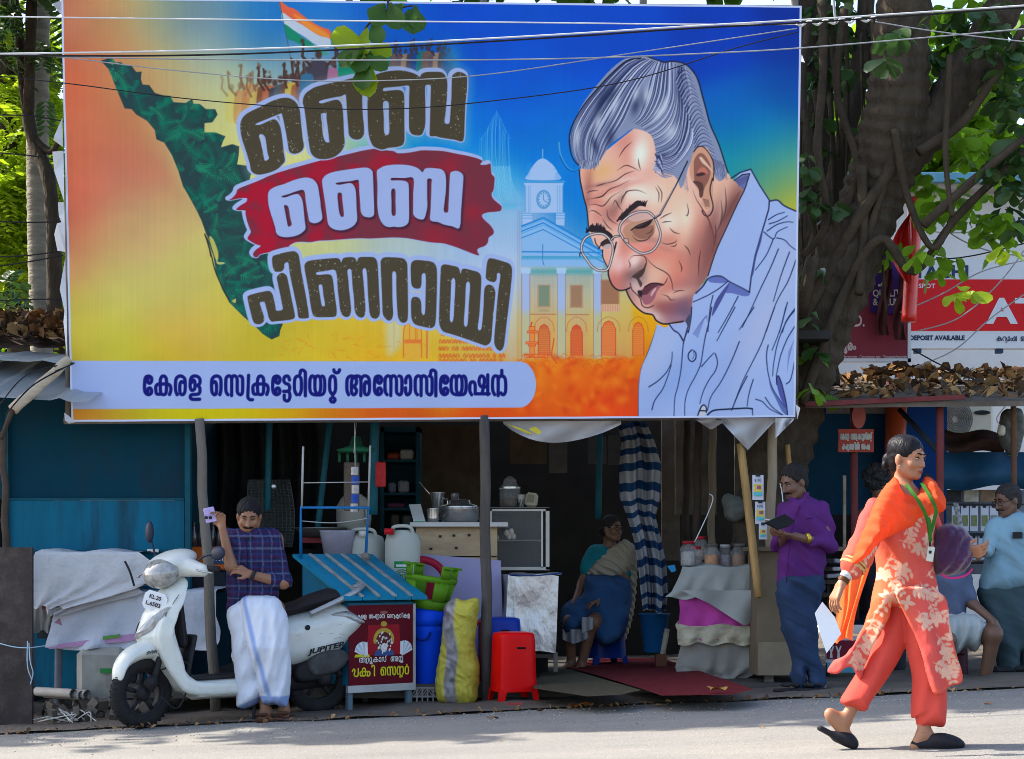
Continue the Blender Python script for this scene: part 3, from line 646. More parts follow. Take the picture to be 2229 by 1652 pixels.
for q in [(300,820,30,70,.1,RD,.6),(380,780,60,40,-.3,(206,156,96),.8),(560,700,60,70,0,(196,116,96),.7),(600,650,40,70,0,HI,.95),(520,600,60,50,0,RD,.5),(480,850,120,26,-.3,RD,.5),(420,900,100,14,-.35,RD,.6),(520,830,70,14,-.2,HI,.5),(340,960,60,16,-.1,RD,.5),(400,1000,60,30,.5,RD,.55),(440,960,40,40,.6,SK,.6),(560,900,80,30,-.2,HI,.7),(640,920,60,30,0,HI,.7),(740,900,50,80,.2,SK,.7),(350,1050,30,40,.3,RD,.5),(470,1060,30,40,.5,RD,.6),
          (820,1000,50,90,0,(214,180,150),.8),(780,1080,40,40,0,HI,.8),(800,1180,50,30,0,RD,.6),(880,1150,60,140,.1,(206,168,136),.7),(960,1150,40,160,.12,RD,.55),(1000,1250,40,100,.2,DK,.7),(940,1350,60,120,.35,RD,.6),(880,1420,60,60,0,(206,160,130),.6),(700,1290,60,50,.5,RD,.75),(800,1400,50,70,.3,RD,.7),(860,1520,60,40,0,(196,128,104),.6),(1100,900,60,80,.3,SK,.7),(1090,1050,40,150,.3,(170,104,84),.8),(1150,950,30,120,.45,(130,84,72),.8),(1040,1200,30,150,.35,DK,.9),(1080,1000,16,90,.2,HI,.35)]: fb(zp,*q)
for q in [(290,950,16,120,.1,DK,.45),(430,1020,26,50,.5,DK,.5),(480,960,16,60,.4,DK,.45),(560,1060,60,14,-.3,DK,.5),(640,1180,70,16,.1,DK,.5),(760,1240,50,14,.3,DK,.4),(900,1300,30,120,.2,DK,.45),(960,1440,50,90,.4,DK,.6),(820,1330,24,60,.4,DK,.5),(360,860,60,10,-.2,DK,.4),(560,1010,24,16,0,DK,.5),(600,690,30,60,.1,(236,224,210),.6),(700,930,30,50,.3,(230,208,188),.5),(870,1050,30,60,.1,(228,206,184),.55),(1150,1000,20,120,.5,(96,56,56),.6),(1010,1120,26,120,.3,(104,60,56),.5)]: fb(zp,*q)
# nose, cheeks, mouth region
for q in [(600,1000,90,160,.25,(206,132,110),.9),(560,820,20,130,.15,HI,.75),(650,800,40,110,.1,RD,.55),(610,980,26,50,.1,(236,226,224),1),(800,900,60,70,.5,(206,124,104),.9),(780,890,34,60,.6,(232,214,204),.95),(560,1110,60,50,0,(182,84,70),.7),(660,1090,60,60,.3,RD,.7),(740,1060,30,30,0,DK,.6),(840,1000,26,60,.3,(70,46,44),.85),(790,1060,40,34,0,(60,40,40),.85),(980,820,90,30,.5,(200,96,78),.8),(1080,900,80,60,.4,(206,120,96),.7),(1190,1000,60,110,.1,(200,110,86),.75),(1020,1020,70,70,0,(206,166,138),.8),(1220,1150,60,60,0,(196,112,90),.8),(760,1180,40,60,.4,(206,180,170),.8),(700,1230,30,60,-.5,(150,94,84),.7),(1140,1330,80,50,0,(196,100,78),.8),(1180,1400,70,60,0,(170,70,56),.75),(1050,1390,50,60,.5,DK,.6),(1000,1480,60,24,.5,(206,180,172),.8),(1280,1330,60,100,.5,(120,80,86),.8),(1200,1240,80,24,-.2,(214,168,140),.8),(1330,1480,60,60,0,(90,72,96),.9),(1240,1500,60,20,0,(150,110,120),.6)]: fb(zn,*q)
ART[:] = np.clip(ART*(1+.05*fm[...,None])+fm[...,None]*np.array((4,5,11)),0,255)
# lips
fill(zn(805,1210,850,1190,880,1150,940,1125,1020,1120,1080,1135,1040,1160,1000,1200,960,1260,900,1300,850,1300,830,1260),(92,50,60),1)
fill(zn(850,1250,900,1240,950,1190,1010,1150,1050,1150,1010,1210,980,1290,930,1340,880,1350,850,1310),(152,92,104),1)
fill(zn(940,1240,960,1200,990,1170,1000,1180,970,1230,945,1260),(206,168,170),.9);fill(zn(800,1200,840,1200,850,1240,830,1270,805,1240),(40,30,40),.9)
# hair
HAIR = zp(190,600,200,540,230,450,280,360,350,270,420,190,500,125,560,110,640,105,740,140,790,135,860,150,905,190,935,240,960,330,985,420,1010,510,1050,600,1075,670,1100,750,1115,785,1085,830,1060,835,1040,800,1030,720,1000,650,960,635,920,660,900,720,880,770,865,830,840,880,820,830,790,800,730,780,680,770,695,720,690,640,670,575,630,545,560,530,500,570,430,620,390,680,350,740,310,765,260,760,215,700)
fill(HAIR,(126,136,168),1);hm = mask([HAIR.copy() if hasattr(HAIR,'copy') else HAIR])
front = [(z_[0],z_[1]) for z_ in zh(1060,80,900,110,720,260,560,430,400,620,290,800,230,950,225,1100,260,1250,330,1340)]
inner = [(z_[0],z_[1]) for z_ in zh(1250,130,1150,260,1040,430,960,600,900,750,830,880,760,980,690,1080,640,1180,560,1340)]
FA,FB = spline(front,6),spline(inner,6)
def blend(A,B,t,n=16):
    ia = np.linspace(0,len(A)-1,n);ib = np.linspace(0,len(B)-1,n)
    pa = np.stack([np.interp(ia,range(len(A)),A[:,k]) for k in (0,1)],1);pb = np.stack([np.interp(ib,range(len(B)),B[:,k]) for k in (0,1)],1)
    return pa*(1-t)+pb*t
rh = random.Random(3)
cols = [(176,186,214),(206,210,226),(50,60,104),(20,30,66),(112,122,166),(30,40,84),(160,168,206)]
bands = [(FA,FB,70)]
P1 = spline(zh(1250,130,1180,300,1130,480,1080,640,1030,760,960,830),6);P2 = spline(zh(1420,130,1430,300,1420,520,1340,700,1220,830,1100,900),6);bands.append((P1,P2,40))
P3 = spline(zh(1450,130,1500,300,1490,560,1400,780,1280,900,1100,915),6);P4 = spline(zh(1560,200,1560,500,1560,800,1500,1040,1380,1160,1250,1200),6);bands.append((P2,P4,46));
P5 = spline(zh2(130,170,190,400,190,700,190,900,110,1060,-80,1170),6);P6 = spline(zh2(230,190,300,500,280,800,320,980,260,1150,60,1330),6);bands.append((P4,P6,50))
P7 = spline(zh2(350,1000,320,1130,250,1240,130,1360,20,1400,-200,1390),6);bands.append((P5,P7,32))
for A,B,n in bands:
    for i in range(n):
        t = (i+rh.uniform(-.3,.3))/n;p = blend(A,B,min(max(t,0),1));c = cols[i % 7] if rh.random() < .75 else rh.choice(cols)
        line(p,c,rh.uniform(2.4,6.5),1.0,rh.uniform(.55,.95),clip=hm,curve=False)
for q in ((620,560,26,80,.5),(560,760,20,90,.2),(700,500,30,70,.6),(1000,640,26,60,.2),(1090,560,20,50,0),(700,1010,26,70,.2),(520,1100,20,60,-.3),(1520,400,24,110,0),(1250,1260,60,24,-.4)):
    (px,py),= zh(q[0],q[1]);blob(px,py,q[2]/2.2,q[3]/2.2,q[4],(34,42,80),.7,hm)
for q in ((310,1000,20,90,.1),(560,830,24,60,.2),(760,640,16,70,.4),(1130,520,30,60,.2),(1280,720,30,70,.5),(1420,950,40,60,.6),(1350,620,20,60,.2),(1000,500,16,50,.3)):
    (px,py),= zh(q[0],q[1]);blob(px,py,q[2]/2.4,q[3]/2.4,q[4],(190,196,214),.75,hm)
for i in range(44):                                          # back of the head, short combed arcs
    t = i/43;y = 230+t*1000;x0 = 120+190*min(t*1.6,1)+40*t;x1 = 300+130*t+(y-230)*.17
    line(zh2(x0,y+110,x0+50,y+20,(x0+x1)/2+20,y-10,x1,y+40),[(34,42,80),(150,160,196),(60,68,112),(120,130,168)][i % 4],4.5,1.5,.85,clip=hm)
for i in range(30):
    x = 560+i*5;line(zh2(x-40,1250+i*2,x-10,1340,x+rh.uniform(0,40),1440+rh.uniform(0,70)),[(40,46,84),(158,164,196)][i % 2],3.5,1,.9)
for i in range(34):                                          # fringe and sideburn ends over the skin
    t = i/33;p0 = blend(FA,FB,t,3)[2];line([p0+np.array((4,-20)),p0+np.array((rh.uniform(-3,3),rh.uniform(4,20)))],[(40,48,88),(186,192,214)][i % 2],3.5,.8,.9)
for i in range(26):
    line(zh(1250+rh.uniform(-60,60),1200+i*9,1330,1260+i*9,1500-i*3,1200+i*11),[(44,50,92),(170,176,206)][i % 2],4,1.2,.85)
for i in range(16): line(zs(150+i*3,100+i*9,180+i*3,80+i*10,215,110+i*10),(120,116,140),2,1,.6)
line(front,(16,20,44),5,4);line(zp(640,104,740,138,790,133,862,148,908,188,940,240,966,330,990,420,1014,508,1054,598,1080,670,1104,750,1118,788),BLK,5)
line(zh(100,1070,120,1210,180,1330,250,1390,330,1380),(80,160,200),5,1);line(zh(110,1230,180,1360,260,1410,330,1390),(20,60,120),3,1)
# ear
fill(zh2(330,1180,380,1130,440,1130,500,1190,545,1290,560,1400,555,1520,555,1700,530,1800,500,1860,440,1830,420,1700,360,1600,300,1500,280,1400,300,1270),(198,146,122),1)
fill(zh2(330,1400,335,1280,390,1200,450,1210,510,1300,530,1380,510,1500,470,1580,440,1640,400,1640,380,1570,340,1530),(138,88,78),1);fill(zh2(370,1420,420,1360,470,1380,500,1440,440,1430,400,1440),(190,112,96),.9)
fill(zh2(395,1250,420,1240,480,1310,540,1390,545,1420,490,1360,430,1310),(214,182,160),.95);fill(zs(270,150,330,150,370,180,375,260,360,310,335,300,325,220),(84,54,52),.9);fill(zh2(350,1450,420,1420,470,1440,400,1470),(50,34,40),.8)
line(zh2(330,1180,380,1122,440,1122,505,1190,555,1290,566,1400,558,1520),BLK,4);line(zs(465,120,440,240,470,390,455,460,420,495,380,480,360,440),BLK,4.5);line(zs(372,400,400,440,440,420),(214,180,160),6,2,.7)
for k in range(8): line(zs(370+k*8,320+k*2,395+k*6,400),(90,60,60),1.8,1,.8)
# wrinkles and contour lines
WR = [(zn,(255,150,300,128,380,120)),(zn,(260,215,330,205,420,180,500,110,600,70,720,10)),(zn,(350,205,420,185,470,140)),(zn,(350,75,400,60,470,40)),(zn,(275,280,340,270,420,290,470,250,520,190,620,130)),(zn,(280,345,330,340,380,370,420,400)),(zn,(470,320,480,400,520,450,590,490)),(zn,(530,290,560,230,600,300,640,340)),(zn,(620,270,640,190,700,130)),(zn,(640,230,660,170,690,130,800,120,900,160)),(zn,(420,420,470,500,530,550)),(zn,(1040,430,1100,390,1170,360)),(zn,(1060,470,1100,460,1170,455)),(zn,(1050,680,1120,700,1200,680,1220,650)),(zn,(1150,720,1200,720,1220,690)),(zn,(1140,520,1190,570,1260,590)),
      (zn,(880,820,930,890,1000,950,1080,990,1140,1040,1170,1120,1180,1190,1230,1200)),(zn,(1180,1230,1240,1200,1310,1200)),(zn,(1060,1240,1120,1260,1160,1300,1210,1290)),(zn,(700,870,720,920,710,960)),(zn,(700,880,740,830,800,820,870,830,895,890,870,960,800,1000,740,1050,715,1100)),(zn,(990,80,1030,160,1020,260)),(zn,(1010,60,1060,150,1050,260)),(zs,(270,230,300,320,350,400,420,520,460,620,480,740,460,860)),(zs,(130,930,160,1010,150,1050)),(zs,(180,780,220,820,250,890)),(zs,(350,820,330,950,330,1100)),(zs,(490,560,500,680,480,800)),(zs,(590,200,600,400,560,560)),(zs,(550,330,560,500,520,640)),(zs,(210,360,225,440,215,490,195,480)),(zn,(1130,1050,1100,1110,1080,1130)),(zh,(800,1250,870,1140,960,1060)),(zh,(1030,1250,1040,1330,1060,1400)),(zh,(780,1400,880,1340,960,1360,1050,1410)),(zh,(600,1560,760,1520,880,1440,1000,1400))]
for f_,q in WR: line(f_(*q),(66,40,44),4.2,-1,.85)
for k in range(24): line(zs(360+k*5,560+k*16,420+k*4,480+k*14,440+k*6,760+k*8),(120,70,64),2,-1,.35,clip=fm)
for k in range(16): line(zs(480+k*14,700-k*20,540+k*13,560-k*20,560+k*13,380-k*10),(96,58,56),2.2,-1,.5,clip=fm)
line(zp(245,770,250,830,270,930,288,1000,298,1100),BLK,5);line(zn(340,640,350,690,390,740),BLK,4);line(zn(425,760,430,850,480,950),BLK,4)
line(zn(570,680,540,800,500,920,484,1000,500,1080,540,1155,600,1195,670,1190,715,1170),BLK,6);line(zn(675,1190,720,1290,790,1380,870,1440,960,1460,1000,1520,1080,1558,1200,1545,1290,1530),BLK,6)
line(zn(720,1120,740,1190,790,1240,830,1290,850,1360,910,1385,970,1360),(90,56,56),4.5);line(zn(880,1160,940,1124,1020,1122,1080,1136),(50,30,36),5)
fill(zn(740,1050,800,1010,860,960,885,900,880,980,850,1040,820,1070,850,1120,830,1160,790,1080),(60,42,44),.85)
# eyes, brows, glasses
fill(zn(640,560,720,470,840,440,960,430,990,520,960,620,860,670,740,680),(176,130,106),.8);fill(zn(740,560,800,520,900,510,970,500,960,600,880,640,800,630),(140,94,80),.85)
fill(zn(770,525,850,490,920,460,960,440,930,490,870,525,800,535),(44,32,38),1);line(zn(730,550,800,500,880,470,960,435),BLK,5);line(zn(740,600,800,660,900,650,980,560),(84,54,52),5,-1);line(zn(880,590,940,570,970,520),(84,54,52),4,-1);fill(zn(690,420,780,370,880,360,960,420,860,440,760,460),(202,166,160),.8)
fill(zn(400,690,450,650,500,640,520,690,470,700,430,730),(58,40,44),1);fill(zn(420,730,460,700,510,700,500,740,460,750),(176,160,164),.8);line(zn(380,750,410,700,450,655,500,640),BLK,4)
for k in range(36):
    t = k/35;x = 590+300*t;y = 430-170*math.sin(t*1.9);line(zn(x-10,y+20,x+rh.uniform(0,40),y-rh.uniform(10,46)),(30,24,32),6,1.5)
for k in range(26):
    t = k/25;x = 250+200*t;y = 540-40*math.sin(t*3);line(zn(x,y+30,x+rh.uniform(-26,26),y-rh.uniform(4,36)),(28,24,34),7,1.5)
fill(zn(590,420,650,360,740,270,800,230,860,260,800,300,720,360,640,440),(44,34,40),1);fill(zn(270,540,300,490,360,510,430,530,520,590,540,660,470,600,380,570,300,570),(40,32,40),1)
def rim(pts,n=4): line(pts+[pts[0]],(40,36,44),10,curve=True);line(pts+[pts[0]],(206,196,200),5.2,curve=True)
rim(zn(600,560,620,480,700,400,800,355,900,350,970,400,1020,500,1045,600,1010,710,940,780,840,795,740,740,660,660));rim(zn(200,700,240,630,330,590,430,590,500,650,535,740,520,850)+zn(480,965,400,985,320,950,250,860,200,780))
line(zn(180,830,178,800,200,790),BLK,4);line(zn(515,650,550,620,600,612),(40,36,44),9);line(zn(515,650,550,620,600,612),(190,184,190),4)
fill(zn(650,640,680,630,700,680,670,670),(200,180,170),.8);line(zn(650,640,690,640,705,690,660,670,650,640),(70,50,50),2.4)
line(zn(980,420,1040,380,1100,270,1170,140,1240,10)+zp(880,720),(40,36,48),9,5,curve=False);line(zn(985,412,1045,368,1100,262,1166,138,1230,10),(190,180,186),3,2,curve=False)
# shirt drawing
NV = (40,44,84)
line(zs(650,118,740,60,845,28,930,180,1030,335,1025,420,960,640,890,880,850,1090,832,1250),NV,5.5,curve=False);fill(zs(680,140,760,80,835,72,800,190,780,240),(96,104,158),1,curve=False);line(zs(680,140,760,82,835,72,800,190,780,240),BLK,4,curve=False)
for k in range(12): line(zs(700+k*10,140-k*4,730+k*9,200-k*6),(40,44,90),2,1,.7)
line(zs(780,240,700,400,600,620,500,840,420,1085),(60,44,56),5);line(zs(1035,345,1110,335,1170,385,1240,420,1320,455),NV,6)
fill(zs(960,640,900,830,850,1080,870,1070,900,900,950,740),(60,68,124),.9)
line(zs(300,1260,370,1190,430,1110,540,1090,640,1150,740,1200,835,1250),NV,6);fill(zs(430,1110,540,1095,640,1150,830,1255,790,1290,660,1260,590,1250,640,1150,560,1160,440,1150),(84,96,166),.85);fill(zs(640,1150,560,1320,460,1490,490,1350,560,1240),(60,66,130),.9)
line(zs(275,1345,400,1290,520,1220,620,1140),NV,4);line(zs(258,1400,250,1520,225,1650),NV,5);line(zs(470,1280,440,1420,420,1640),NV,4)
LN = [(zs,(1070,720,1000,880,890,1030)),(zs,(975,650,1070,720,1110,650,1210,600)),(zs,(1105,710,1180,730,1240,790,1310,840)),(zs,(1010,640,1100,580,1200,550,1265,555)),(zs,(1020,530,1100,480,1180,455)),(zs,(1030,570,1120,540,1210,490)),(zs,(1120,820,1040,1010,940,1220,820,1480,760,1600)),(zs,(1230,850,1140,1100,1070,1340)),(zs,(1300,910,1220,1130,1100,1350,1000,1640)),(zs,(1300,1390,1200,1530,1160,1650)),(zs,(1210,1350,1170,1500,1130,1650)),(zs,(720,1290,620,1480,520,1650)),
      (zt,(1130,0,1095,180,1060,320,1030,480,1000,660,940,800,860,950,820,1090,815,1270)),(zt,(850,270,800,420,775,700,740,900,700,1060,690,1270)),(zt,(640,205,680,260,740,300,790,390)),(zt,(400,925,500,860,600,760,660,640,670,520)),(zt,(435,1190,470,1080,560,950,620,800,660,670)),(zt,(1170,540,1195,640,1170,740,1100,840,1030,980,990,1120)),(zt,(1010,690,1080,610,1155,530)),(zt,(1450,400,1360,620,1240,860,1120,1040,1080,1200)),(zt,(1540,800,1450,980,1360,1200)),(zt,(1620,0,1450,260)),(zt,(1400,0,1270,240,1190,390)),(zt,(1860,0,1770,250,1700,440,1580,680,1480,880,1370,1170)),(zt,(1990,0,1930,240,1830,500)),(zt,(2110,20,2000,160,1900,400,1850,640,1835,800)),(zt,(2110,200,2010,360,1930,560,1890,740,1875,800)),(zt,(1785,440,1765,560,1780,750,1830,930,1920,1080,1990,1170)),(zt,(1995,890,2040,850,2070,740,2095,600)),(zt,(1640,1070,1720,1100,1800,1180,1960,1260)),(zt,(1750,1050,1830,1160,1950,1250)),(zt,(1610,840,1560,1010,1540,1150)),(zt,(1600,1180,1605,1270)),(zt,(480,230,430,400,370,560,310,700,282,880,276,1100,278,1280))]
for f_,q in LN: line(f_(*q),(26,40,84),4.6,3.2,.92,clip=shm)
line(zt(1080,1250,1150,1200,1300,1185,1520,1172,1600,1180),(20,30,60),6)
fill(zt(1770,600,1780,760,1840,940,1930,1080,2000,1180,2010,1260,1940,1200,1860,1040,1800,900),(56,72,138),.7);fill(zt(1885,810,1910,800,1940,900,1990,1100,1985,1160,1920,1040,1885,900),(60,66,140),.85);line(zt(1885,900,1880,820,1905,800,1945,900,1995,1120,2010,1260),(20,28,66),4)
for k in range(9): line(zt(2085-k*8,380+k*16,2050-k*5,500+k*20,2010,640+k*14),(96,110,170),2,1,.6,clip=shm)
for k in range(8): line(zt(910+k*8,310+k*6,1000+k*9,180-k*12,1080,90+k*12),(84,96,160),2.4,1,.6,clip=shm)
line(zt(900,495,860,540,860,600,900,632,940,600,945,540,920,505),(20,30,66),4.5);line(zt(915,520,925,560,905,600),(60,76,130),2.5)
fill(zt(985,1200,1010,1150,1035,1135,1060,1160,1065,1210,1040,1270,960,1270),(180,184,200),1);line(zt(960,1275,1000,1170,1035,1135,1065,1165,1065,1220),(24,28,50),5);line(zt(985,1200,1060,1205),(24,28,50),5)
fill(zt(820,165,890,70,880,210,850,235),(66,70,96),1);fill(zt(640,200,760,190,820,170,850,235,840,290,790,340,720,270),(150,168,218),1);line(zt(640,205,690,270,750,310,795,380),NV,5);line(zt(850,235,820,340,800,420),NV,5)

# ---- lower strip and its lettering
fill([(200,1409),(2030,1412)]+[(2030+64*math.cos(a),1502-90*math.sin(a)) for a in np.linspace(1.5,-1.5,16)]+[(2030,1592),(200,1598)],(146,166,216),1,curve=False)
K_ = [[(345,445),(312,440),(302,400),(303,360),(325,337),(355,335),(430,335),(460,355),(467,400),(452,448)],[(352,335),(352,290),(365,257),(385,247),(405,257),(418,290),(418,400),(408,440),(385,450),(362,440),(352,400),(352,335)]]
EE = [[(218,275),(215,312),(238,325),(256,302),(254,265),(225,247),(192,262),(181,310),(180,390),(192,432),(222,450),(252,434),(256,400),(240,378),(218,388),(215,420)]]
RA = [[(535,450),(518,400),(519,300),(535,262),(570,247),(605,262),(622,300),(622,400),(610,438),(590,450),(567,430),(565,340),(582,308),(605,320)]]
LL = [[(780,500),(700,500),(680,480),(692,452),(760,445),(783,420),(780,372),(760,350),(780,330),(784,290),(770,262),(735,247),(700,255),(680,290),(677,360),(690,400),(712,400),(728,378),(728,312),(712,292),(692,318)]]
EV = [[(1000,450),(1012,400),(1012,300),(1000,262),(965,247),(930,262),(912,300),(912,400),(925,440),(945,450),(962,430),(963,340),(945,308),(925,322)]]
SA = [[(1088,450),(1067,410),(1066,290),(1080,255),(1105,247),(1128,280),(1128,460)],[(1128,290),(1140,252),(1165,247),(1188,280),(1190,410),(1205,442),(1230,450),(1247,415),(1248,290),(1238,255),(1218,247)]]
RRA = [[(1313,240),(1305,450),(1310,488),(1330,505),(1355,505)]]
TTA = [[(1758,290),(1745,254),(1725,247),(1702,260),(1696,300),(1715,328),(1745,338),(1760,375),(1745,408),(1695,415)],[(1695,415),(1750,420),(1762,470),(1748,510),(1725,518),(1702,500),(1700,455)]]
RR = [[(1835,450),(1813,400),(1812,300),(1825,260),(1850,247),(1875,260),(1886,300),(1886,400),(1866,450)]]
II = [[(1873,222),(1878,192),(1900,183),(1925,200),(1930,240),(1930,462)]]
YA = [[(2035,285),(2020,252),(1997,250),(1980,290),(1978,380),(1992,430),(2030,450),(2100,450),(2130,430),(2140,380),(2140,300),(2128,258),(2112,248)],[(2035,285),(2035,390),(2052,440)],[(2035,285),(2048,252),(2078,250),(2095,290),(2095,390),(2078,440)]]
AA = [[(450,450),(433,400),(433,300),(450,260),(480,247),(505,255)],[(535,262),(505,255),(484,300),(481,400),(490,440),(510,450),(532,428),(535,395),(512,360),(534,328),(534,285),(512,252)],[(510,255),(550,247),(583,280),(583,460)],[(583,290),(610,250),(650,250),(675,290),(677,400),(665,440),(645,450),(625,430),(625,340),(640,310),(662,325)]]
AAV = [[(1072,322),(1072,290),(1085,257),(1110,247),(1125,290),(1125,400),(1110,440),(1085,450),(1072,420),(1070,375)]]
SHA = [[(1790,452),(1771,410),(1772,340),(1790,312),(1815,316),(1828,345),(1828,440)],[(1830,441),(1980,441)],[(1965,235),(1965,450)],[(1965,352),(1930,368),(1888,358),(1870,310),(1880,262),(1900,247),(1924,265),(1928,310),(1920,350),(1905,440)]]
NN = [[(2040,450),(2019,400),(2018,300),(2030,257),(2055,247),(2077,275),(2078,460)],[(2078,290),(2095,252),(2130,248),(2157,290),(2160,400),(2148,440),(2128,450),(2108,432)],[(2118,187),(2118,250)]]
RR2 = [[(275,452),(246,400),(245,300),(256,260),(276,247),(297,260),(307,300),(307,400),(278,452)],[(268,530),(252,508),(265,486),(290,486),(303,508),(288,530)],[(290,180),(298,203),(320,212),(342,203),(352,180)]]
def mv(g,dx,dy=0): return [[(x+dx,y+dy) for x,y in s_] for s_ in g]
t2 = 1950
STRIP = EE+K_+RA+LL+EV+SA+RRA+mv(K_,1058)+mv(EE,1395)+TTA+RR+II+YA+mv(RR2,t2)+mv(AA,t2)+mv(EE,552+t2)+mv(SA,-218+t2)+mv(AAV,t2)+mv(SA,111+t2)+mv(II,-530+t2)+mv(EE,1272+t2)+mv(YA,-411+t2)+mv(SHA,t2)+mv(NN,t2)
for s_ in STRIP: line([(500+x/2.786,1380+y/2.786) for x,y in s_],(10,16,108),13.2)
for k in range(5): line([(1100+k*60,1645),(1400+k*90,1632),(1900+k*120,1640)],(230,130,50),3,-1,.25)

# ---- the banner itself
BBL,BBR,BTL,BTR = at(155,918,12.60),at(1731,908,12.60),at(133,-6,12.32),at(1745,13,12.32)
NU,NV_ = 1320,760
uu,vv = np.meshgrid(np.linspace(0,1,NU),np.linspace(0,1,NV_))
P3d = ((BTL*(1-uu[...,None])+BTR*uu[...,None])*(1-vv[...,None]) + (BBL*(1-uu[...,None])+BBR*uu[...,None])*vv[...,None])
sp = F/P3d[...,1];ax_ = (CX+P3d[...,0]*sp)*1.7945;ay_ = (HY-(P3d[...,2]-CZ)*sp)*1.7945
# the cloth sags a little between its ties
bulge = 0.012*(fbm(uu*5,vv*4,51)-.5)*2 + 0.006*np.sin(uu*60+3*np.sin(vv*5))*np.clip(vv-.93,0,.07)/.07 + 0.004*np.sin(vv*46)*np.clip(.03-uu,0,.03)/.03
P3d = P3d.copy();P3d[...,1] += bulge
fx = np.clip((ax_-AX0)/RS,0,PW-1.001);fy = np.clip((ay_-AY0)/RS,0,PH-1.001);ix = fx.astype(int);iy = fy.astype(int);wx = (fx-ix)[...,None];wy = (fy-iy)[...,None]
C_ = (ART[iy,ix]*(1-wx)+ART[iy,ix+1]*wx)*(1-wy)+(ART[iy+1,ix]*(1-wx)+ART[iy+1,ix+1]*wx)*wy
edge = np.minimum(np.minimum(uu*5170,(1-uu)*5170),np.minimum((vv)*2960,(1-vv)*2960))      # unprinted hem, millimetres
C_ = np.where((edge < 14)[...,None],np.array((176,190,226)),C_)
LIGHT = np.array((0.80,0.86,0.98))                        # print inks as they are, before the open shade falls on them
albedo = np.clip(lin(C_)/LIGHT,0.003,0.92)
q = np.arange(NU*NV_).reshape(NV_,NU);Qd = np.stack([q[1:,:-1],q[1:,1:],q[:-1,1:],q[:-1,:-1]],-1).reshape(-1,4)
BB = thing('billboard',(float((BBL[0]+BBR[0])/2),12.64,0.0),'huge printed banner of a bowed grey haired man beside bold dark lettering','billboard')
m_print = mat('banner_print',None,0.6,0.02,3.0,vcol=True,spec=0.12)
raw_mesh('printed_face',P3d.reshape(-1,3),Qd,m_print,BB,True,albedo.reshape(-1,3))

# ------------------------------------------------------------------ ground
def ground_sheet(name,x0,x1,y0,y1,m,lift,nx=40,ny=10,edge=None,h=None):
    g = MB()
    def fn(a,b):
        x = x0+(x1-x0)*a;ya = y0 if edge is None else edge(x);y = ya+(y1-ya)*b
        return (x,y,gz(np.clip(x,-14,14))+lift+(h(x,y) if h else 0))
    g.grid(fn,nx,ny);o = g.build(name,m);return tag(o,kind='structure')
def asphalt():
    m = mat('asphalt',(.245,.235,.215),.85,.16,1.6,bump=.45,bscale=150,dirt=(.31,.285,.245),dirt_amt=.75,dscale=1.3,stretch=(.35,1.2,1))
    t = m.node_tree;N = t.nodes;L = t.links;b = N['Principled BSDF'];src = b.inputs['Base Color'].links[0].from_socket
    tc = N.new('ShaderNodeTexCoord');v = N.new('ShaderNodeTexVoronoi');v.inputs['Scale'].default_value = 95;L.new(tc.outputs['Object'],v.inputs['Vector'])
    r = N.new('ShaderNodeMapRange');r.inputs[1].default_value = .05;r.inputs[2].default_value = .5;r.inputs[3].default_value = 1.35;r.inputs[4].default_value = .82;L.new(v.outputs['Distance'],r.inputs[0])
    mx = N.new('ShaderNodeMix');mx.data_type = 'RGBA';mx.blend_type = 'MULTIPLY';mx.inputs[0].default_value = 1;L.new(src,mx.inputs[6]);L.new(r.outputs[0],mx.inputs[7]);L.new(mx.outputs[2],b.inputs['Base Color'])
    return m
ground_sheet('ground',-120,120,-10,160,mat('earth',(.13,.105,.08),.95,.3,.6),-.05,60,30)
edge_fn = lambda x: 11.62+.05*math.sin(x*2.1)+.03*math.sin(x*7+1)
ground_sheet('road',-60,60,-6,11.9,asphalt(),0.0,60,24)
ground_sheet('pavement',-14,14,11.62,30,mat('dirt_pavement',(.125,.105,.085),.95,.3,3,bump=.6,bscale=40,dirt=(.09,.08,.07),dirt_amt=.8,dscale=1.6),.012,220,30,edge_fn,lambda x,y: .012*math.sin(x*9+y*5)*math.sin(y*7))

# ------------------------------------------------------------------ shared small helpers for the street
def rb(m,x0,y0,x1,y1,Y,dep,bev=0.0):
    a = at(x0,y0,Y);b = at(x1,y1,Y);c = (a+b)/2;c[1] = Y+dep/2
    return m.box(c,(abs(b[0]-a[0]),dep,abs(b[2]-a[2])),None,bev)
def pole(m,p,q,Y0,Y1,r0,r1=None,n=9,wob=0.0,k=9):
    a,b = at(*p,Y0),at(*q,Y1);r1 = r0 if r1 is None else r1;t = np.linspace(0,1,k)[:,None]
    P = a*(1-t)+b*t;P[1:-1,0] += wob*np.sin(np.arange(1,k-1)*1.9+p[0]);P[1:-1,1] += wob*np.cos(np.arange(1,k-1)*1.3)
    return m.tube(P,np.linspace(r0,r1,k),n)
def text_mesh(body,height,bold=0.0,width=1.0):
    cu = bpy.data.curves.new('lettering','FONT');cu.body = body;cu.size = height*1.38;cu.offset = bold;cu.resolution_u = 3
    ob = bpy.data.objects.new('lettering',cu);COL.objects.link(ob);bpy.context.view_layer.update()
    me = bpy.data.meshes.new_from_object(ob.evaluated_get(bpy.context.evaluated_depsgraph_get()))
    V = np.array([v.co[:] for v in me.vertices]);Fc = [tuple(p.vertices) for p in me.polygons]
    bpy.data.objects.remove(ob);bpy.data.curves.remove(cu);bpy.data.meshes.remove(me)
    V[:,0] = (V[:,0]-V[:,0].min())*width
    return V,Fc
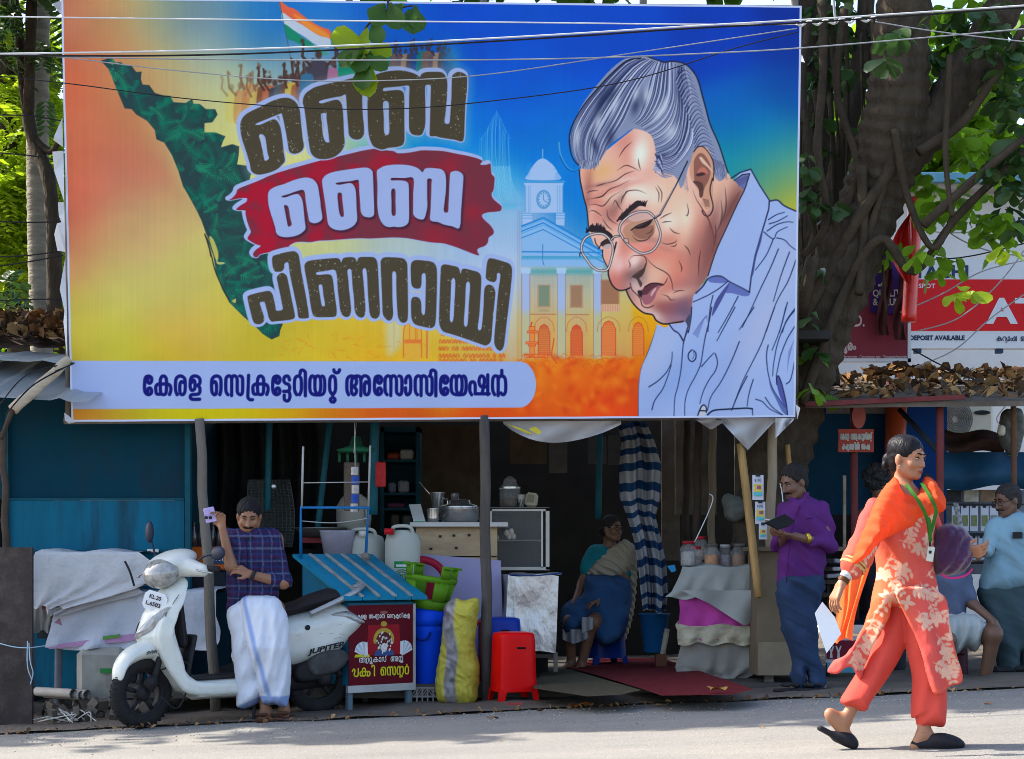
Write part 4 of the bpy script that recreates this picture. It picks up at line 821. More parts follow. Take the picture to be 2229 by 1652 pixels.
def put_text(m,body,O,U,Vv,height,bold=0.0,width=1.0,slant=0.0,fit=None,lift=0.0):
    V,Fc = text_mesh(body,height,bold,width);O,U,Vv = (np.asarray(q,float) for q in (O,U,Vv))
    if fit: V[:,0] *= fit/max(V[:,0].max(),1e-6)
    N = np.cross(U,Vv);N /= np.linalg.norm(N)
    m.add([O+U*(v[0]+slant*v[1])+Vv*v[1]+N*lift for v in V],Fc);return m
XG = dict(ka=K_,e2=EE,ra=RA,la2=LL,e1=EV,sa=SA,rr=RRA,tta=TTA,rra=RR,i=II,ya=YA,rr2=RR2,a=AA,aa=AAV,sha=SHA,nn=NN)
XG['m'] = [[(0,400),(2,362),(30,342),(58,362),(60,400),(30,432),(2,408)]]
XG['na'] = [[(22,450),(0,400),(0,300),(25,250),(55,262),(62,455)],[(62,290),(90,250),(130,260),(140,330),(140,400),(120,450),(95,440)]]
XG['stha'] = SA+[[(1130,465),(1120,500),(1160,522),(1205,500),(1190,470)]]
XG['bha'] = [[(0,450),(0,300),(30,250),(80,250),(112,300),(112,400),(80,450),(50,430),(50,370),(92,350)]]
XG['gya'] = [[(5,450),(-10,350),(10,270),(50,250),(90,270),(100,350),(95,450)],[(125,300),(142,450),(130,512),(95,512)]]
XG['ku'] = K_+[[(410,450),(432,500),(402,525),(368,500)]]
XG['ll'] = LL+[[(735,247),(740,200)]]
XG['A'] = AA+[[(700,265),(735,252),(745,330),(735,430),(705,490),(660,480)]]
XG['ttu'] = [[(275,452),(246,400),(245,300),(256,260),(276,247),(297,260),(307,300),(307,400),(278,452)],[(255,470),(250,505),(275,520),(300,505),(300,470)],[(320,440),(335,500),(305,545)]]
XG['l'] = [[(0,450),(0,280),(30,250),(60,280),(60,400),(90,450),(130,430),(136,300),(120,252),(132,200),(165,200)]]
XG['mma'] = [[(0,440),(0,280),(35,250),(62,290),(62,440),(0,440)],[(62,440),(132,440),(132,300),(100,250),(72,290)],[(0,475),(132,475),(132,515),(60,515),(58,482)]]
XG['la'] = [[(0,320),(30,262),(60,300),(40,400),(70,450),(120,440),(132,350),(132,250)]]
XG['kka'] = K_+[[(452,448),(500,450),(520,400),(505,345),(460,340)]]
XG['nta'] = [[(22,450),(0,400),(0,300),(25,250),(55,262),(62,455)],[(62,290),(90,250),(130,260),(140,330),(140,400),(120,450)],[(70,530),(60,505),(80,485),(105,490),(112,520)]]
XG['r'] = RR+[[(1850,247),(1850,195)]]
XG['E'] = [[(0,400),(20,352),(60,380),(52,440),(10,440)],[(62,400),(62,280),(100,250),(132,300),(122,400),(80,472)]]
XG['pla'] = [[(5,450),(0,300),(30,250),(60,300),(60,440),(132,440),(132,260)],[(60,470),(80,520),(120,505)]]
XG['gha'] = [[(0,260),(20,430),(50,450),(70,400),(70,280)],[(70,400),(100,450),(140,440),(146,260),(120,250)]]
XG['s'] = SA+[[(1140,180),(1150,205),(1170,212),(1195,200),(1200,180)]]
XG['sp'] = []
def word(names):
    out = [];x = 0.0
    for nme in names.split():
        if nme == 'sp': x += 110;continue
        g = XG[nme];x0 = min(p[0] for s_ in g for p in s_);x1 = max(p[0] for s_ in g for p in s_)
        out += [[((p[0]-x0+x)/200.0,(450-p[1])/200.0) for p in s_] for s_ in g];x += x1-x0+42
    return out,(x-42)/200.0
def sign_words(m,names,O,U,Vv,width,height,w=0.16,lift=0.003):
    st,L = word(names);k = width/L
    st = [[(a*k,b*height) for a,b in s_] for s_ in st];m.strokes(st,O,U,Vv,w*height,lift)

# ------------------------------------------------------------------ leaves
def leaf_mat(name,c,tcol=None,transl=0.45,rough=0.45):
    m = mat(name,c,rough,0.35,3.0,transl=transl,spec=0.4)
    return m
def leaves(name,C,D,Nn,size,m,parent,wid=0.55,fold=0.25,droop=0.15,base=None,hi=False):
    """C base points, D directions, Nn normals; one folded six cornered leaf each"""
    C,D,Nn = (np.asarray(q,float) for q in (C,D,Nn));n = len(C);size = np.broadcast_to(np.asarray(size,float),(n,))[:,None]
    D = D/np.linalg.norm(D,axis=1,keepdims=True);Sd = np.cross(D,Nn);Sd /= np.maximum(np.linalg.norm(Sd,axis=1,keepdims=True),1e-6);Nn = np.cross(Sd,D)
    w = size*wid/2;up = Nn*w*fold;dr = Nn*size*droop
    if hi:
        T_ = (0,.2,.45,.7,.9,1.0);W_2 = (.06,.38,.8,1.0,.72,.08);R_ = []
        for t,q in zip(T_,W_2):
            m_ = C+D*size*t-dr*t*t;rip = Nn*w*.12*math.sin(t*9)
            R_ += [m_,m_+Sd*w*q+up*q+rip,m_-Sd*w*q+up*q-rip]
        P = np.stack(R_,1).reshape(-1,3);i = np.arange(n)[:,None]*18
        Q = np.concatenate([i+np.array([[3*k+a,3*k+b,3*k+3+b,3*k+3+a]]) for k in range(5) for a,b in ((0,1),(2,0))])
        return raw_mesh(name,P,Q,m,parent,True,None,base)
    P = np.stack([C,C+D*size*.38+Sd*w*.8+up,C+D*size*.74+Sd*w+up-dr*.5,C+D*size-dr,C+D*size*.74-Sd*w+up-dr*.5,C+D*size*.38-Sd*w*.8+up],1).reshape(-1,3)
    i = np.arange(n)[:,None]*6;Q = np.concatenate([i+np.array([[0,1,2,3]]),i+np.array([[0,3,4,5]])])
    return raw_mesh(name,P,Q,m,parent,False,None,base)
def rand_dirs(n,rng,zbias=0.0):
    d = rng.normal(size=(n,3));d[:,2] += zbias;return d/np.linalg.norm(d,axis=1,keepdims=True)
def clump_points(n,centre,rad,rng,nc=14,spread=0.35):
    """points gathered in uneven clumps inside an ellipsoid"""
    c = rand_dirs(nc,rng)*rng.random((nc,1))**0.4*np.asarray(rad)*0.85+np.asarray(centre)
    k = rng.integers(0,nc,n);return c[k]+rng.normal(size=(n,3))*np.asarray(rad)*spread*rng.uniform(.6,1.1,(nc,1))[k]
def frond(rng,p,d,L,leaf,pairs,out):
    """a feathery frond: adds leaflet base, direction, normal to out"""
    d = d/np.linalg.norm(d);s_ = np.cross(d,(0,0,1.0));s_ /= max(np.linalg.norm(s_),1e-6);n_ = np.cross(s_,d)
    for i in range(pairs):
        t = (i+1)/pairs;q = p+d*L*t+np.array((0,0,-.35*L*t*t))
        for sg in (-1,1):
            out.append((q,s_*sg+d*.45+np.array((0,0,-.2)),n_+rng.normal(size=3)*.25,leaf*(1.15-.5*abs(t-.45))))
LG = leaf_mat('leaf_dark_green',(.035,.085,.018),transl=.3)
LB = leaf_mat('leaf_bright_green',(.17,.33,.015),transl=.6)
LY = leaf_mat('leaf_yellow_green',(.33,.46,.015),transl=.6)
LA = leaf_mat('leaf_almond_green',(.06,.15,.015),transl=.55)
BARK = mat('bark_dark',(.052,.041,.03),.95,.5,9,bump=1.0,bscale=26,dirt=(.07,.058,.042),dirt_amt=.6,dscale=4,stretch=(1.4,1.4,.5))
BARKG = mat('bark_grey',(.24,.22,.18),.95,.35,5,bump=.8,bscale=18,dirt=(.09,.08,.06),dirt_amt=.7,dscale=3,stretch=(.6,.6,2.4))
TWIG = mat('twig',(.05,.038,.026),.9,.35,8,bump=.5,bscale=40)
def limb(m,pts,r,n=10,bump=0.06):
    P = spline(pts,6 if r[0] < .14 else 14);k = len(P);R = np.interp(np.linspace(0,1,k),np.linspace(0,1,len(r)),r)
    R = R*(1+bump*np.sin(np.arange(k)*1.7+P[:,0]*3));return m.tube(P,R,n if r[0] < .14 else 28,rough=.05 if r[0] < .14 else .11)
rngv = np.random.default_rng(21)

# ---- big leaning tree to the right of the banner
TR = thing('almond_tree',at(1690,1500,13.6)*np.array((1,1,0))+np.array((0,0,gz(2.0))),'big dark leaning tree with broad leaves rising past the banner right edge','tree')
tm = MB()
limb(tm,[at(1640,1560,13.7),at(1652,1300,13.6),at(1672,1080,13.5),at(1712,930,13.4),at(1768,760,13.3),at(1832,600,13.2),at(1892,450,13.2),at(1930,330,13.1),at(1952,200,13.0),at(1962,60,12.9),at(1990,-160,12.7)],[.30,.27,.24,.23,.24,.25,.24,.24,.23,.2,.17],14)
limb(tm,[at(1930,380,13.2),at(2010,290,13.1),at(2080,190,13.1),at(2150,80,13.1),at(2230,-60,13.0)],[.17,.16,.15,.14,.12],12)
limb(tm,[at(1760,640,13.4),at(1800,470,13.6),at(1840,300,13.7),at(1876,120,13.8),at(1890,-80,13.9)],[.09,.085,.08,.075,.06],10)
limb(tm,[at(1785,820,13.3),at(1772,600,13.9),at(1768,420,14.1),at(1778,200,14.2),at(1770,-50,14.2)],[.15,.14,.13,.13,.12],10)
tm.build('trunk',BARK,TR)
bm2 = MB()
tw = [([(1742,700),(1820,560),(1890,440),(1975,318),(1940,330)],.055,.035,12.95),([(1745,880),(1836,640),(1916,520),(1990,590),(2085,470),(2229,330)],.04,.03,12.9),([(1948,280),(1976,430),(2030,540),(2075,470)],.03,.02,12.8),
      ([(1790,0),(1792,160),(1780,330),(1800,480),(1745,560)],.035,.025,13.0),([(1838,20),(1822,200),(1868,360),(1842,470),(1868,560)],.03,.03,13.05),([(1912,60),(1900,230),(1930,360),(1900,480),(1884,560)],.028,.03,12.95),([(1875,360),(1880,520),(1870,640)],.04,.035,12.9),
      ([(1870,520),(1880,420),(1895,300),(1905,160),(1900,30)],.03,.02,13.0),([(2068,120),(2058,330),(2072,470)],.025,.018,12.7),([(1745,340),(1762,460),(1790,560),(1812,600)],.022,.016,13.1),([(1762,40),(1748,200),(1775,420)],.03,.02,13.2),([(2000,330),(2100,260),(2190,120),(2229,60)],.04,.03,12.8)]
for P_,r0,r1,Y_ in tw: limb(bm2,[at(x,y,Y_+.05*math.sin(i*2)) for i,(x,y) in enumerate(P_)],[r0,r1],8)
limb(bm2,[at(1956,600,12.75),at(1900,640,12.7),at(2010,490,12.7),at(2110,400,12.7),at(2229,300,12.7)][2:],[.035,.028],8)
limb(bm2,[at(1742,690,12.9),at(1770,560,12.8)],[.05,.05],8)
bm2.build('branches',TWIG,TR)
vm = MB()
for k in range(22):                                           # hanging stems and aerial roots beside the trunk
    x = rngv.uniform(1748,1960);y0 = rngv.uniform(-40,260);L = rngv.uniform(160,560);Y_ = rngv.uniform(13.2,14.4)
    limb(vm,[at(x,y0,Y_),at(x+rngv.uniform(-14,14),y0+L*.4,Y_),at(x+rngv.uniform(-26,26),y0+L,Y_)],[rngv.uniform(.008,.03),.008],6)
vm.build('hanging_stems',TWIG,TR)
def rosette(p,n,L,out,rng,axis=(0,0,-1.0),spread=1.0):
    a0 = rng.random()*6.28
    for i in range(n):
        a = a0+i*2.4;d = np.array((math.cos(a),math.sin(a),0))*spread+np.asarray(axis)*rng.uniform(.2,.8)
        out.append((p+rng.normal(size=3)*.02,d,np.array((0,0,1.0))*.7+rng.normal(size=3)*.45,L*rng.uniform(.6,1.1)))
def from_out(name,out,m,parent,wid,base=None,fold=.25,droop=.2):
    hi = wid > .59
    return leaves(name,[o[0] for o in out],[o[1] for o in out],[o[2] for o in out],[o[3] for o in out],m,parent,wid,fold,droop,base,hi)
o1,o2,o3 = [],[],[]
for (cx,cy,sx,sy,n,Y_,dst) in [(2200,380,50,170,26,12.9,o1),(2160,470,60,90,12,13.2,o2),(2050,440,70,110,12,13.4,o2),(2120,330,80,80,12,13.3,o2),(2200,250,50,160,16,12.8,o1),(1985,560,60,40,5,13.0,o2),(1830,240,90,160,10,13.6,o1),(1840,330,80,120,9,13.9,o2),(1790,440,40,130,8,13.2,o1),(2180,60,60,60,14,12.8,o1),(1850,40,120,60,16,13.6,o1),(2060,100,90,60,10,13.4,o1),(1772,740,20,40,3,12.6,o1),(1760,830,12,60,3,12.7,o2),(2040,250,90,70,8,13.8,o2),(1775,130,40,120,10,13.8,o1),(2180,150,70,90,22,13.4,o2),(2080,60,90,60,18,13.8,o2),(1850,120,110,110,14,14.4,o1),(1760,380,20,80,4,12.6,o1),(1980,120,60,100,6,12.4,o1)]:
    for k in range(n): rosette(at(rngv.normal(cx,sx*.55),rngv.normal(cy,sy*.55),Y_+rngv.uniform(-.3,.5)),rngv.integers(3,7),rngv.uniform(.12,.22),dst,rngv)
for (x,y,L) in ((2084,640,.17),(2118,632,.17),(2190,548,.18)): rosette(at(x,y,12.35),4,L,o3,rngv)
from_out('dark_foliage',o1,LG,TR,.62);from_out('lit_tone_foliage',o2,LB,TR,.62);from_out('front_foliage',o3,LY,TR,.6)  # sunlit leaves carry their light as brighter greens than the dark ones
# canopy of the same tree, overhead and behind the banner
oc = []
for p in clump_points(900,(1.6,14.6,6.6),(3.8,1.5,.8),rngv,40,.22):
    if p[2] > 5.45: rosette(p,6,.26,oc,rngv)
from_out('overhead_canopy',oc,LA,TR,.62)
# the twig that hangs down before the banner
ht = MB();Yh = 12.0
limb(ht,[at(830,-40,Yh),at(845,20,Yh),at(800,55,Yh),at(782,110,Yh)],[.012,.01,.008,.006],6);limb(ht,[at(845,20,Yh),at(880,15,Yh),at(900,12,Yh)],[.008,.006,.005],6)
ht.build('hanging_twig',TWIG,TR)
ol = [];ob_ = []
def leafpx(x,y,x2,y2,wv,dst,nz=(0,-1,.3)):
    a,b = at(x,y,Yh+rngv.uniform(-.05,.05)),at(x2,y2,Yh+rngv.uniform(-.12,.02));dst.append((a,b-a,np.array(nz)+rngv.normal(size=3)*.25,float(np.linalg.norm(b-a))))
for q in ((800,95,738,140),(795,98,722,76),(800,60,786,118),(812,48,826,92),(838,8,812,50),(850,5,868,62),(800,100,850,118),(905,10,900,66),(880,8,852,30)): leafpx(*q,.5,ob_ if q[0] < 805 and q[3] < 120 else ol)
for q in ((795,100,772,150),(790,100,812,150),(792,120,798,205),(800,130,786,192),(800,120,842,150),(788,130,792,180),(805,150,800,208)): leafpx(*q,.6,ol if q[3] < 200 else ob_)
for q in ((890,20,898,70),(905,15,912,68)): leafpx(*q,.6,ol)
from_out('hanging_leaves',ol,LA,TR,.72,droop=.1);from_out('hanging_lit_tone_leaves',ob_,LY,TR,.7,droop=.1)  # sun on the lit leaves is put in as a yellow green

# ---- trees at the left
PT = thing('coconut_palm',(at(85,900,17.0)[0],17.0,gz(-4)),'ringed grey coconut palm trunk standing left of the banner','tree')
pm = MB();P_ = [at(96,1100,17),at(92,800,17),at(84,500,17),at(82,250,17),at(86,-160,17)];P_ = spline(P_,26);pm.tube(P_,[.105*(1+.05*(i % 3 == 0)) for i in range(len(P_))],14);pm.build('trunk',BARKG,PT)
ofr = []
for k in range(20):
    a = k*2.4;p = P_[-1]+np.array((0,0,.1))
    frond(rngv,p,np.array((math.cos(a),math.sin(a),rngv.uniform(-.2,.8))),rngv.uniform(1.8,2.6),.5,26,ofr)
from_out('palm_fronds',ofr,LG,PT,.1)
def feather_tree(name,label,trunk,rads,spots,nfr,m,Lf,leaf,pairs=9,extra=None):
    b = np.array(trunk[0]);b[2] = gz(b[0]);T = thing(name,b,label,'tree','trees behind the stalls')
    k_ = MB()
    limb(k_,trunk,rads,10)
    for e in (extra or []): limb(k_,e[0],e[1],8)
    k_.build('trunk',BARK,T);out = []
    for (c,r,n) in spots:
        for p in clump_points(n,c,r,rngv,16,.3):
            d = rngv.normal(size=3);d[2] -= .35;frond(rngv,p,d,Lf*rngv.uniform(.7,1.3),leaf,pairs,out)
    from_out('crown',out,m,T,.42,droop=.1)
    return T
feather_tree('feathery_tree','bright feathery tree backlit by the sun at the photo left edge',[at(60,1200,18.4),at(40,700,18.4),at(20,300,18.5),at(10,-60,18.6)],[.16,.13,.1,.08],
    [(at(60,470,18.2),(.6,.5,1.0),330),(at(30,300,18.6),(.55,.5,.9),220),(at(90,560,18.8),(.5,.4,.5),150),(at(50,120,19.0),(.6,.5,.7),130)],0,LY,.4,.10)
feather_tree('leafy_tree','green feathery tree filling the gap behind the palm trunk',[at(150,1200,21),at(130,600,21),at(100,100,21)],[.14,.12,.08],
    [(at(70,350,21),(1.1,.6,1.9),330),(at(40,600,21.4),(.9,.5,.6),160)],0,LB,.42,.1)
feather_tree('dark_limbed_tree','dark crooked tree whose limb crosses the palm trunk',[at(118,700,15.6),at(116,500,15.6),at(104,380,15.6),at(70,300,15.7),at(52,180,15.7),at(40,60,15.8),at(20,-60,15.8)],[.07,.065,.06,.055,.05,.045,.04],
    [(at(20,60,15.6),(.5,.4,.5),34),(at(0,640,15.8),(.3,.3,.2),12)],0,LG,.3,.1,7,[([at(72,300,15.7),at(110,330,15.6),at(132,300,15.5)],[.04,.02]),([at(62,250,15.7),at(66,100,15.5),at(70,-40,15.5)],[.05,.05])])
# broad crowns overhead at the left, their lower edge above the picture
def crown_tree(name,label,base,spots,m,size,wid=.6):
    T = thing(name,(base[0],base[1],gz(base[0])),label,'tree','trees behind the stalls');k_ = MB()
    top = np.array(spots[0][0]);limb(k_,[np.array((base[0],base[1],0)),np.array((base[0]+.2,base[1],2.5)),top-np.array((0,0,.8)),top],[.2,.17,.12,.06],10)
    for (c,r,n) in spots[1:]: limb(k_,[np.array((base[0]+.15,base[1],2.9)),(np.array((base[0],base[1],4.0))+np.array(c))/2,np.array(c)],[.1,.07,.03],8)
    k_.build('trunk',BARK,T);out = []
    for (c,r,n) in spots:
        for p in clump_points(n,c,r,rngv,24,.26): rosette(p,6,size,out,rngv)
    out = [o for o in out if o[0][2] > 1.0]
    from_out('crown',out,m,T,wid);return T
crown_tree('unseen_shade_tree','unseen broad tree added to shade the left stalls and road edge',(-7.4,15.2),[((-6.4,14.4,6.6),(2.8,1.4,1.0),520),((-3.0,14.6,6.7),(2.0,1.1,.7),330),((-9.5,14.4,6.2),(2.2,1.4,1.1),300),((-5.6,13.0,6.5),(2.4,.8,.6),300),((-2.6,13.1,6.6),(1.8,.7,.5),220)],LA,.3)  # out of view, added with a dense crown to shade stalls and road
crown_tree('far_tree','dark green tree far behind the left stalls',(-8.5,27),[((-7.5,26,4.2),(2.6,1.2,2.4),460),((-6.0,27,2.8),(2.0,1.0,1.6),260)],LG,.42)
crown_tree('far_tree','green tree far behind the banner right edge',(6.2,27),[((6.4,26,6.5),(3.4,1.2,2.6),700),((9.4,27,5.2),(2.4,1.0,2.8),500)],LB,.42)

# ------------------------------------------------------------------ banner frame, its ties and flaps
WOODG = mat('weathered_wood',(.17,.15,.125),.9,.35,5,bump=.5,bscale=30,dirt=(.06,.05,.045),dirt_amt=.7,stretch=(3,3,.35))
FLEX = mat('banner_back_white',(.62,.64,.68),.55,.08,3,transl=.25)
fm_ = MB()
for (p,q) in (((140,915),(1735,905)),((136,470),(1740,470)),((134,4),(1742,20))):
    a,b = at(*p,12.75),at(*q,12.75);fm_.tube([a,b],.028,8)
for x in (150,440,760,1052,1400,1730): fm_.tube([at(x,912,12.7),at(x,0,12.44)],.026,8)
fm_.build('batten_frame',WOODG,BB)
fl = MB()
def flap(pts,Y): fl.add([at(x,y,Y+d) for x,y,d in pts],[tuple(range(len(pts)))])
for pts in ([(136,255,0),(118,296,-.03),(116,305,.04),(137,320,0)],[(138,328,0),(114,330,-.05),(118,372,.02),(140,440,0)],[(140,440,0),(126,440,-.03),(128,470,.02),(141,500,0)],[(141,482,0),(124,486,-.05),(118,510,0),(125,546,.03),(142,548,0)],[(142,560,0),(130,630,-.04),(146,700,0)],[(144,640,0),(138,700,.03),(147,790,0)],[(136,0,0),(114,8,-.03),(128,26,.03),(137,34,0)],[(150,905,0),(140,898,-.04),(141,915,-.06),(150,922,-.02),(164,919,0)],[(1732,880,0),(1742,888,-.04),(1736,912,0)],[(1745,118,0),(1752,136,-.03),(1744,134,0)]):
    fl = MB();flap(pts,12.42 if pts[0][1] < 500 else 12.52);fl.build('torn_flap',FLEX,BB)
sg = MB()                                                     # spare cloth hanging under the lower edge
def sag(px,dep,Y):
    n = 14;sg = MB()
    def fn(a,b):
        x = px[0]+(px[1]-px[0])*a;y = 910+b*dep(a)*1.0
        return at(x,y,Y+.10*math.sin(a*9+b*3)*b+.05*b)
    sg.grid(fn,n,6);sg.build('slack_cloth',FLEX,BB)
sag((1095,1352),lambda a: 12+42*math.sin(math.pi*min(a*1.02,1))**.8+10*math.sin(a*7)*.3,12.75);sag((1565,1690),lambda a: 6+64*max(0,1-abs(a-.5)*2.1),12.7);sag((1500,1580),lambda a: 4+22*max(0,1-abs(a-.6)*2.4),12.72);sag((1688,1728),lambda a: 4+40*(1-a),12.6)
ye = MB();ye.add([at(1150,934,12.66),at(1172,946,12.66),at(1180,940,12.66),at(1165,928,12.66)],[(0,1,2,3)]);ye.add([at(1100,922,12.66),at(1148,944,12.66),at(1165,946,12.65),at(1140,934,12.66)],[(0,1,2,3)]);ye.build('yellow_print_corner',mat('yellow_print',(.6,.5,.05),.5),BB)

# ------------------------------------------------------------------ overhead cables
CAB = mat('cable_black',(.02,.02,.022),.5,.1);CAW = mat('cable_pale',(.6,.6,.6),.4,.1);CAG = mat('cable_grey',(.3,.31,.33),.4,.1)
def cable(pts,r,m,label,Y=11.6,name='overhead_cable'):
    P = [at(x,y,Y) for x,y in pts];c = MB();c.tube(spline(P,10),r,6)
    return tag(c.build(name,m,None,P[0]),label,'cable','overhead cables across the banner')
cable([(-60,34),(0,36),(300,40),(740,45),(1150,49),(1500,53),(1735,53)],.0046,CAW,'pale cable crossing near the banner top from the left',11.5)
cable([(-60,116),(0,117),(420,110),(800,97),(1200,76),(1500,57),(1800,40),(2260,10)],.006,CAW,'thick pale topmost cable rising to the right',11.45)
cable([(-60,120),(0,121),(420,120),(800,105),(1200,82),(1500,62),(1800,46),(2260,14)],.006,CAB,'thick black cable right under the rising pale one',11.47)
cable([(-60,118),(0,119),(300,127),(740,131),(1200,128),(1560,115),(1800,100),(2260,60)],.0046,CAG,'grey cable sagging level just above the heading',11.55)
cable([(-60,116),(100,121),(350,150),(600,172),(800,176),(1050,163),(1400,112),(1735,62)],.0036,CAG,'thin cable dipping below the crowd and rising to the twisted knot',11.6)
cable([(-60,160),(150,182),(400,214),(650,234),(850,237),(1050,222),(1350,180),(1600,105),(1735,70)],.0036,CAB,'lowest thin black cable crossing the dark heading',11.65)
tk = MB();tk.tube(spline([at(1735+i*9,52-3*i*.2+5*math.sin(i*1.6),11.5-.02*math.cos(i*1.6)) for i in range(20)],4),.008,6);tag(tk.build('cable_knot',CAW,None,at(1735,52,11.5)),'pale twisted cable knot at the banner top right corner','cable knot')
cable([(1812,-40),(1816,20),(1820,52)],.009,CAG,'short grey dropper wire above the twisted knot',11.5);cable([(1905,47),(2050,70),(2260,94)],.004,CAG,'thin cable slanting down right from the knot',11.5)
for (pts,lab) in (([(-40,250),(60,252),(140,264)],'thin black wire beside the palm near the top flap'),([(-40,330),(60,338),(140,352)],'thin black wire crossing the palm trunk lower down'),([(-40,480),(60,484),(135,482)],'thin black wire crossing the bright feathery leaves'),([(-40,560),(60,556),(138,545)],'thin dark wire running up right over the feathery tree'),([(-40,584),(60,570),(138,556)],'second dark wire running up right over the feathery tree'),([(-40,655),(70,652),(140,650)],'level dark wire just above the leaf covered roof')): cable(pts,.005,CAB,lab,13.0)
for (pts,lab,Y_) in (([(1960,680),(2050,640),(2140,590),(2260,560)],'thin blue wire crossing the bank sign',14.5),([(2000,720),(2090,690),(2180,610),(2260,500)],'thin grey wire rising over the bank sign',14.4),([(1990,800),(2080,760),(2160,690),(2260,620)],'thin wire under the large white letters',14.3),([(1960,560),(2040,564),(2120,556),(2229,530)],'black wire sagging above the bank sign',14.6),([(1985,760),(2060,800),(2160,840),(2260,868)],'thick black wire falling right over the leafy roof',14.2),([(2010,420),(2060,500),(2150,545),(2260,560)],'thin wire looping under the almond branch',13.9),([(1990,500),(2100,506),(2260,486)],'level thin wire on the white wall',15.0)): cable(pts,.006,CAB if 'black' in lab else CAG,lab,Y_)

# ------------------------------------------------------------------ buildings behind
WHITEW = mat('white_plaster',(.60,.60,.60),.85,.07,1.5,dirt=(.34,.33,.31),dirt_amt=.35,dscale=.8)
wb_ = thing('white_building',(7.5,19.6,gz(7.5)),'white plastered building behind the bank sign','building')
w_ = MB();w_.box((9.0,21.0,2.6),(11.0,2.8,5.4));w_.build('wall',WHITEW,wb_)
w_ = MB();w_.box((9.0,19.4,5.16),(11.2,.4,.1));w_.build('roof_ledge',mat('blue_gutter',(.12,.3,.4),.6),wb_)
w_ = MB();rb(w_,1740,380,2240,410,19.3,.28);w_.build('concrete_band',mat('concrete_band',(.36,.34,.31),.9,.2),wb_)
bh = thing('rear_building',(-1.0,24,0),'grey rear building hidden behind the banner and stalls','building');w_ = MB();w_.box((-1.5,25,2.2),(9.5,2,4.6));w_.build('wall',mat('grey_render',(.2,.19,.18),.9,.2),bh)
# bank sign
SIGNW = mat('sign_white',(.62,.66,.72),.45,.03);SIGNR = mat('sign_red',(.62,.015,.02),.4,.05);NAVY = mat('sign_navy',(.03,.05,.1),.5)
YS = 17.0
ats = thing('bank_sign',at(2120,760,YS),'white and red lightbox bank sign with large white letters at right','sign')
g = MB();rb(g,1960,562,2330,758,YS,.14);g.build('sign_box',SIGNW,ats)
g = MB();rb(g,1962,608,2328,720,YS-.006,.006);g.build('red_band',SIGNR,ats)
sU,sV = np.array((1.0,0,0)),np.array((0,0,1.0));pxm = YS/F
g = MB();put_text(g,'HITACHI',at(1952,604,YS-.004),sU,sV,27*pxm,.006,1.0,fit=156*pxm);g.build('sign_lettering',NAVY,ats)
g = MB();put_text(g,'ATM',at(2146,702,YS-.012),sU,sV,54*pxm,.012,1.0,fit=186*pxm);g.build('sign_lettering',SIGNW,ats);g = MB();put_text(g,'MONEY SPOT',at(1942,627,YS-.012),sU,sV,10*pxm,.001,fit=94*pxm);g.build('sign_lettering',SIGNW,ats)
g = MB();put_text(g,'CASH DEPOSIT AVAILABLE',at(1942,740,YS-.004),sU,sV,10*pxm,.003,fit=158*pxm);g.build('sign_lettering',NAVY,ats);g = MB();sign_words(g,'ka gya aa sha sp e1 la tta',at(2170,742,YS-.002),sU,sV,76*pxm,9*pxm,.2);g.build('sign_lettering',NAVY,ats)
for x in (1992,2170): g = MB();rb(g,x,756,x+14,768,YS+.02,.08);g.build('sign_bracket',NAVY,ats)
# maroon board
mb_ = thing('maroon_board',at(1900,790,15.0),'maroon shop board with a purple badge half hidden by the tree','sign')
px2 = 15.0/F
g = MB();rb(g,1790,552,1980,782,15.0,.05);g.build('board',mat('maroon',(.21,.035,.055),.6,.12),mb_)
g = MB();rb(g,1786,780,1984,787,14.99,.07);rb(g,1976,548,1983,787,14.99,.07);rb(g,1786,546,1984,553,14.99,.07);g.build('board_frame',SIGNW,mb_)
g = MB();g.prism([(-34*px2,40*px2),(-20*px2,66*px2),(10*px2,70*px2),(40*px2,60*px2),(44*px2,-40*px2),(44*px2,-62*px2),(20*px2,-72*px2),(16*px2,-58*px2),(-36*px2,-54*px2)],at(1930,626,14.988),sU,sV,.004);g.build('badge',mat('purple_badge',(.05,.025,.16),.6),mb_)
CRM = mat('cream_print',(.62,.56,.42),.6)
g = MB();put_text(g,'QUALITY',at(1900,645,14.978),sU,sV,15*px2,.002,fit=70*px2);put_text(g,'& TRUST',at(1900,664,14.978),sU,sV,15*px2,.002,fit=66*px2);g.tube([at(1912+16*math.cos(a),600-22*math.sin(a),14.98) for a in np.linspace(-1.6,1.6,12)],.012,5);g.tube([at(1948+18*math.cos(a),580-20*math.sin(a),14.98) for a in np.linspace(.4,3.0,10)],.012,5);g.build('badge_lettering',CRM,mb_)
W2_ = mat('pale_pink_print',(.6,.5,.5),.6);g = MB();put_text(g,'LTD.',at(1830,710,14.988),sU,sV,26*px2,.003,fit=52*px2);g.build('board_lettering',W2_,mb_);g = MB();put_text(g,'Opp. Secretariat - Cantonment gate, Thiruvananthapuram',at(1822,780,14.988),sU,sV,8*px2,0,fit=152*px2);g.build('board_lettering',W2_,mb_);g = MB();sign_words(g,'na ttu ra m',at(1822,762,14.99),sU,sV,40*px2,15*px2,.2);g.build('board_lettering',mat('pale_pink_print',(.6,.5,.5),.6),mb_)
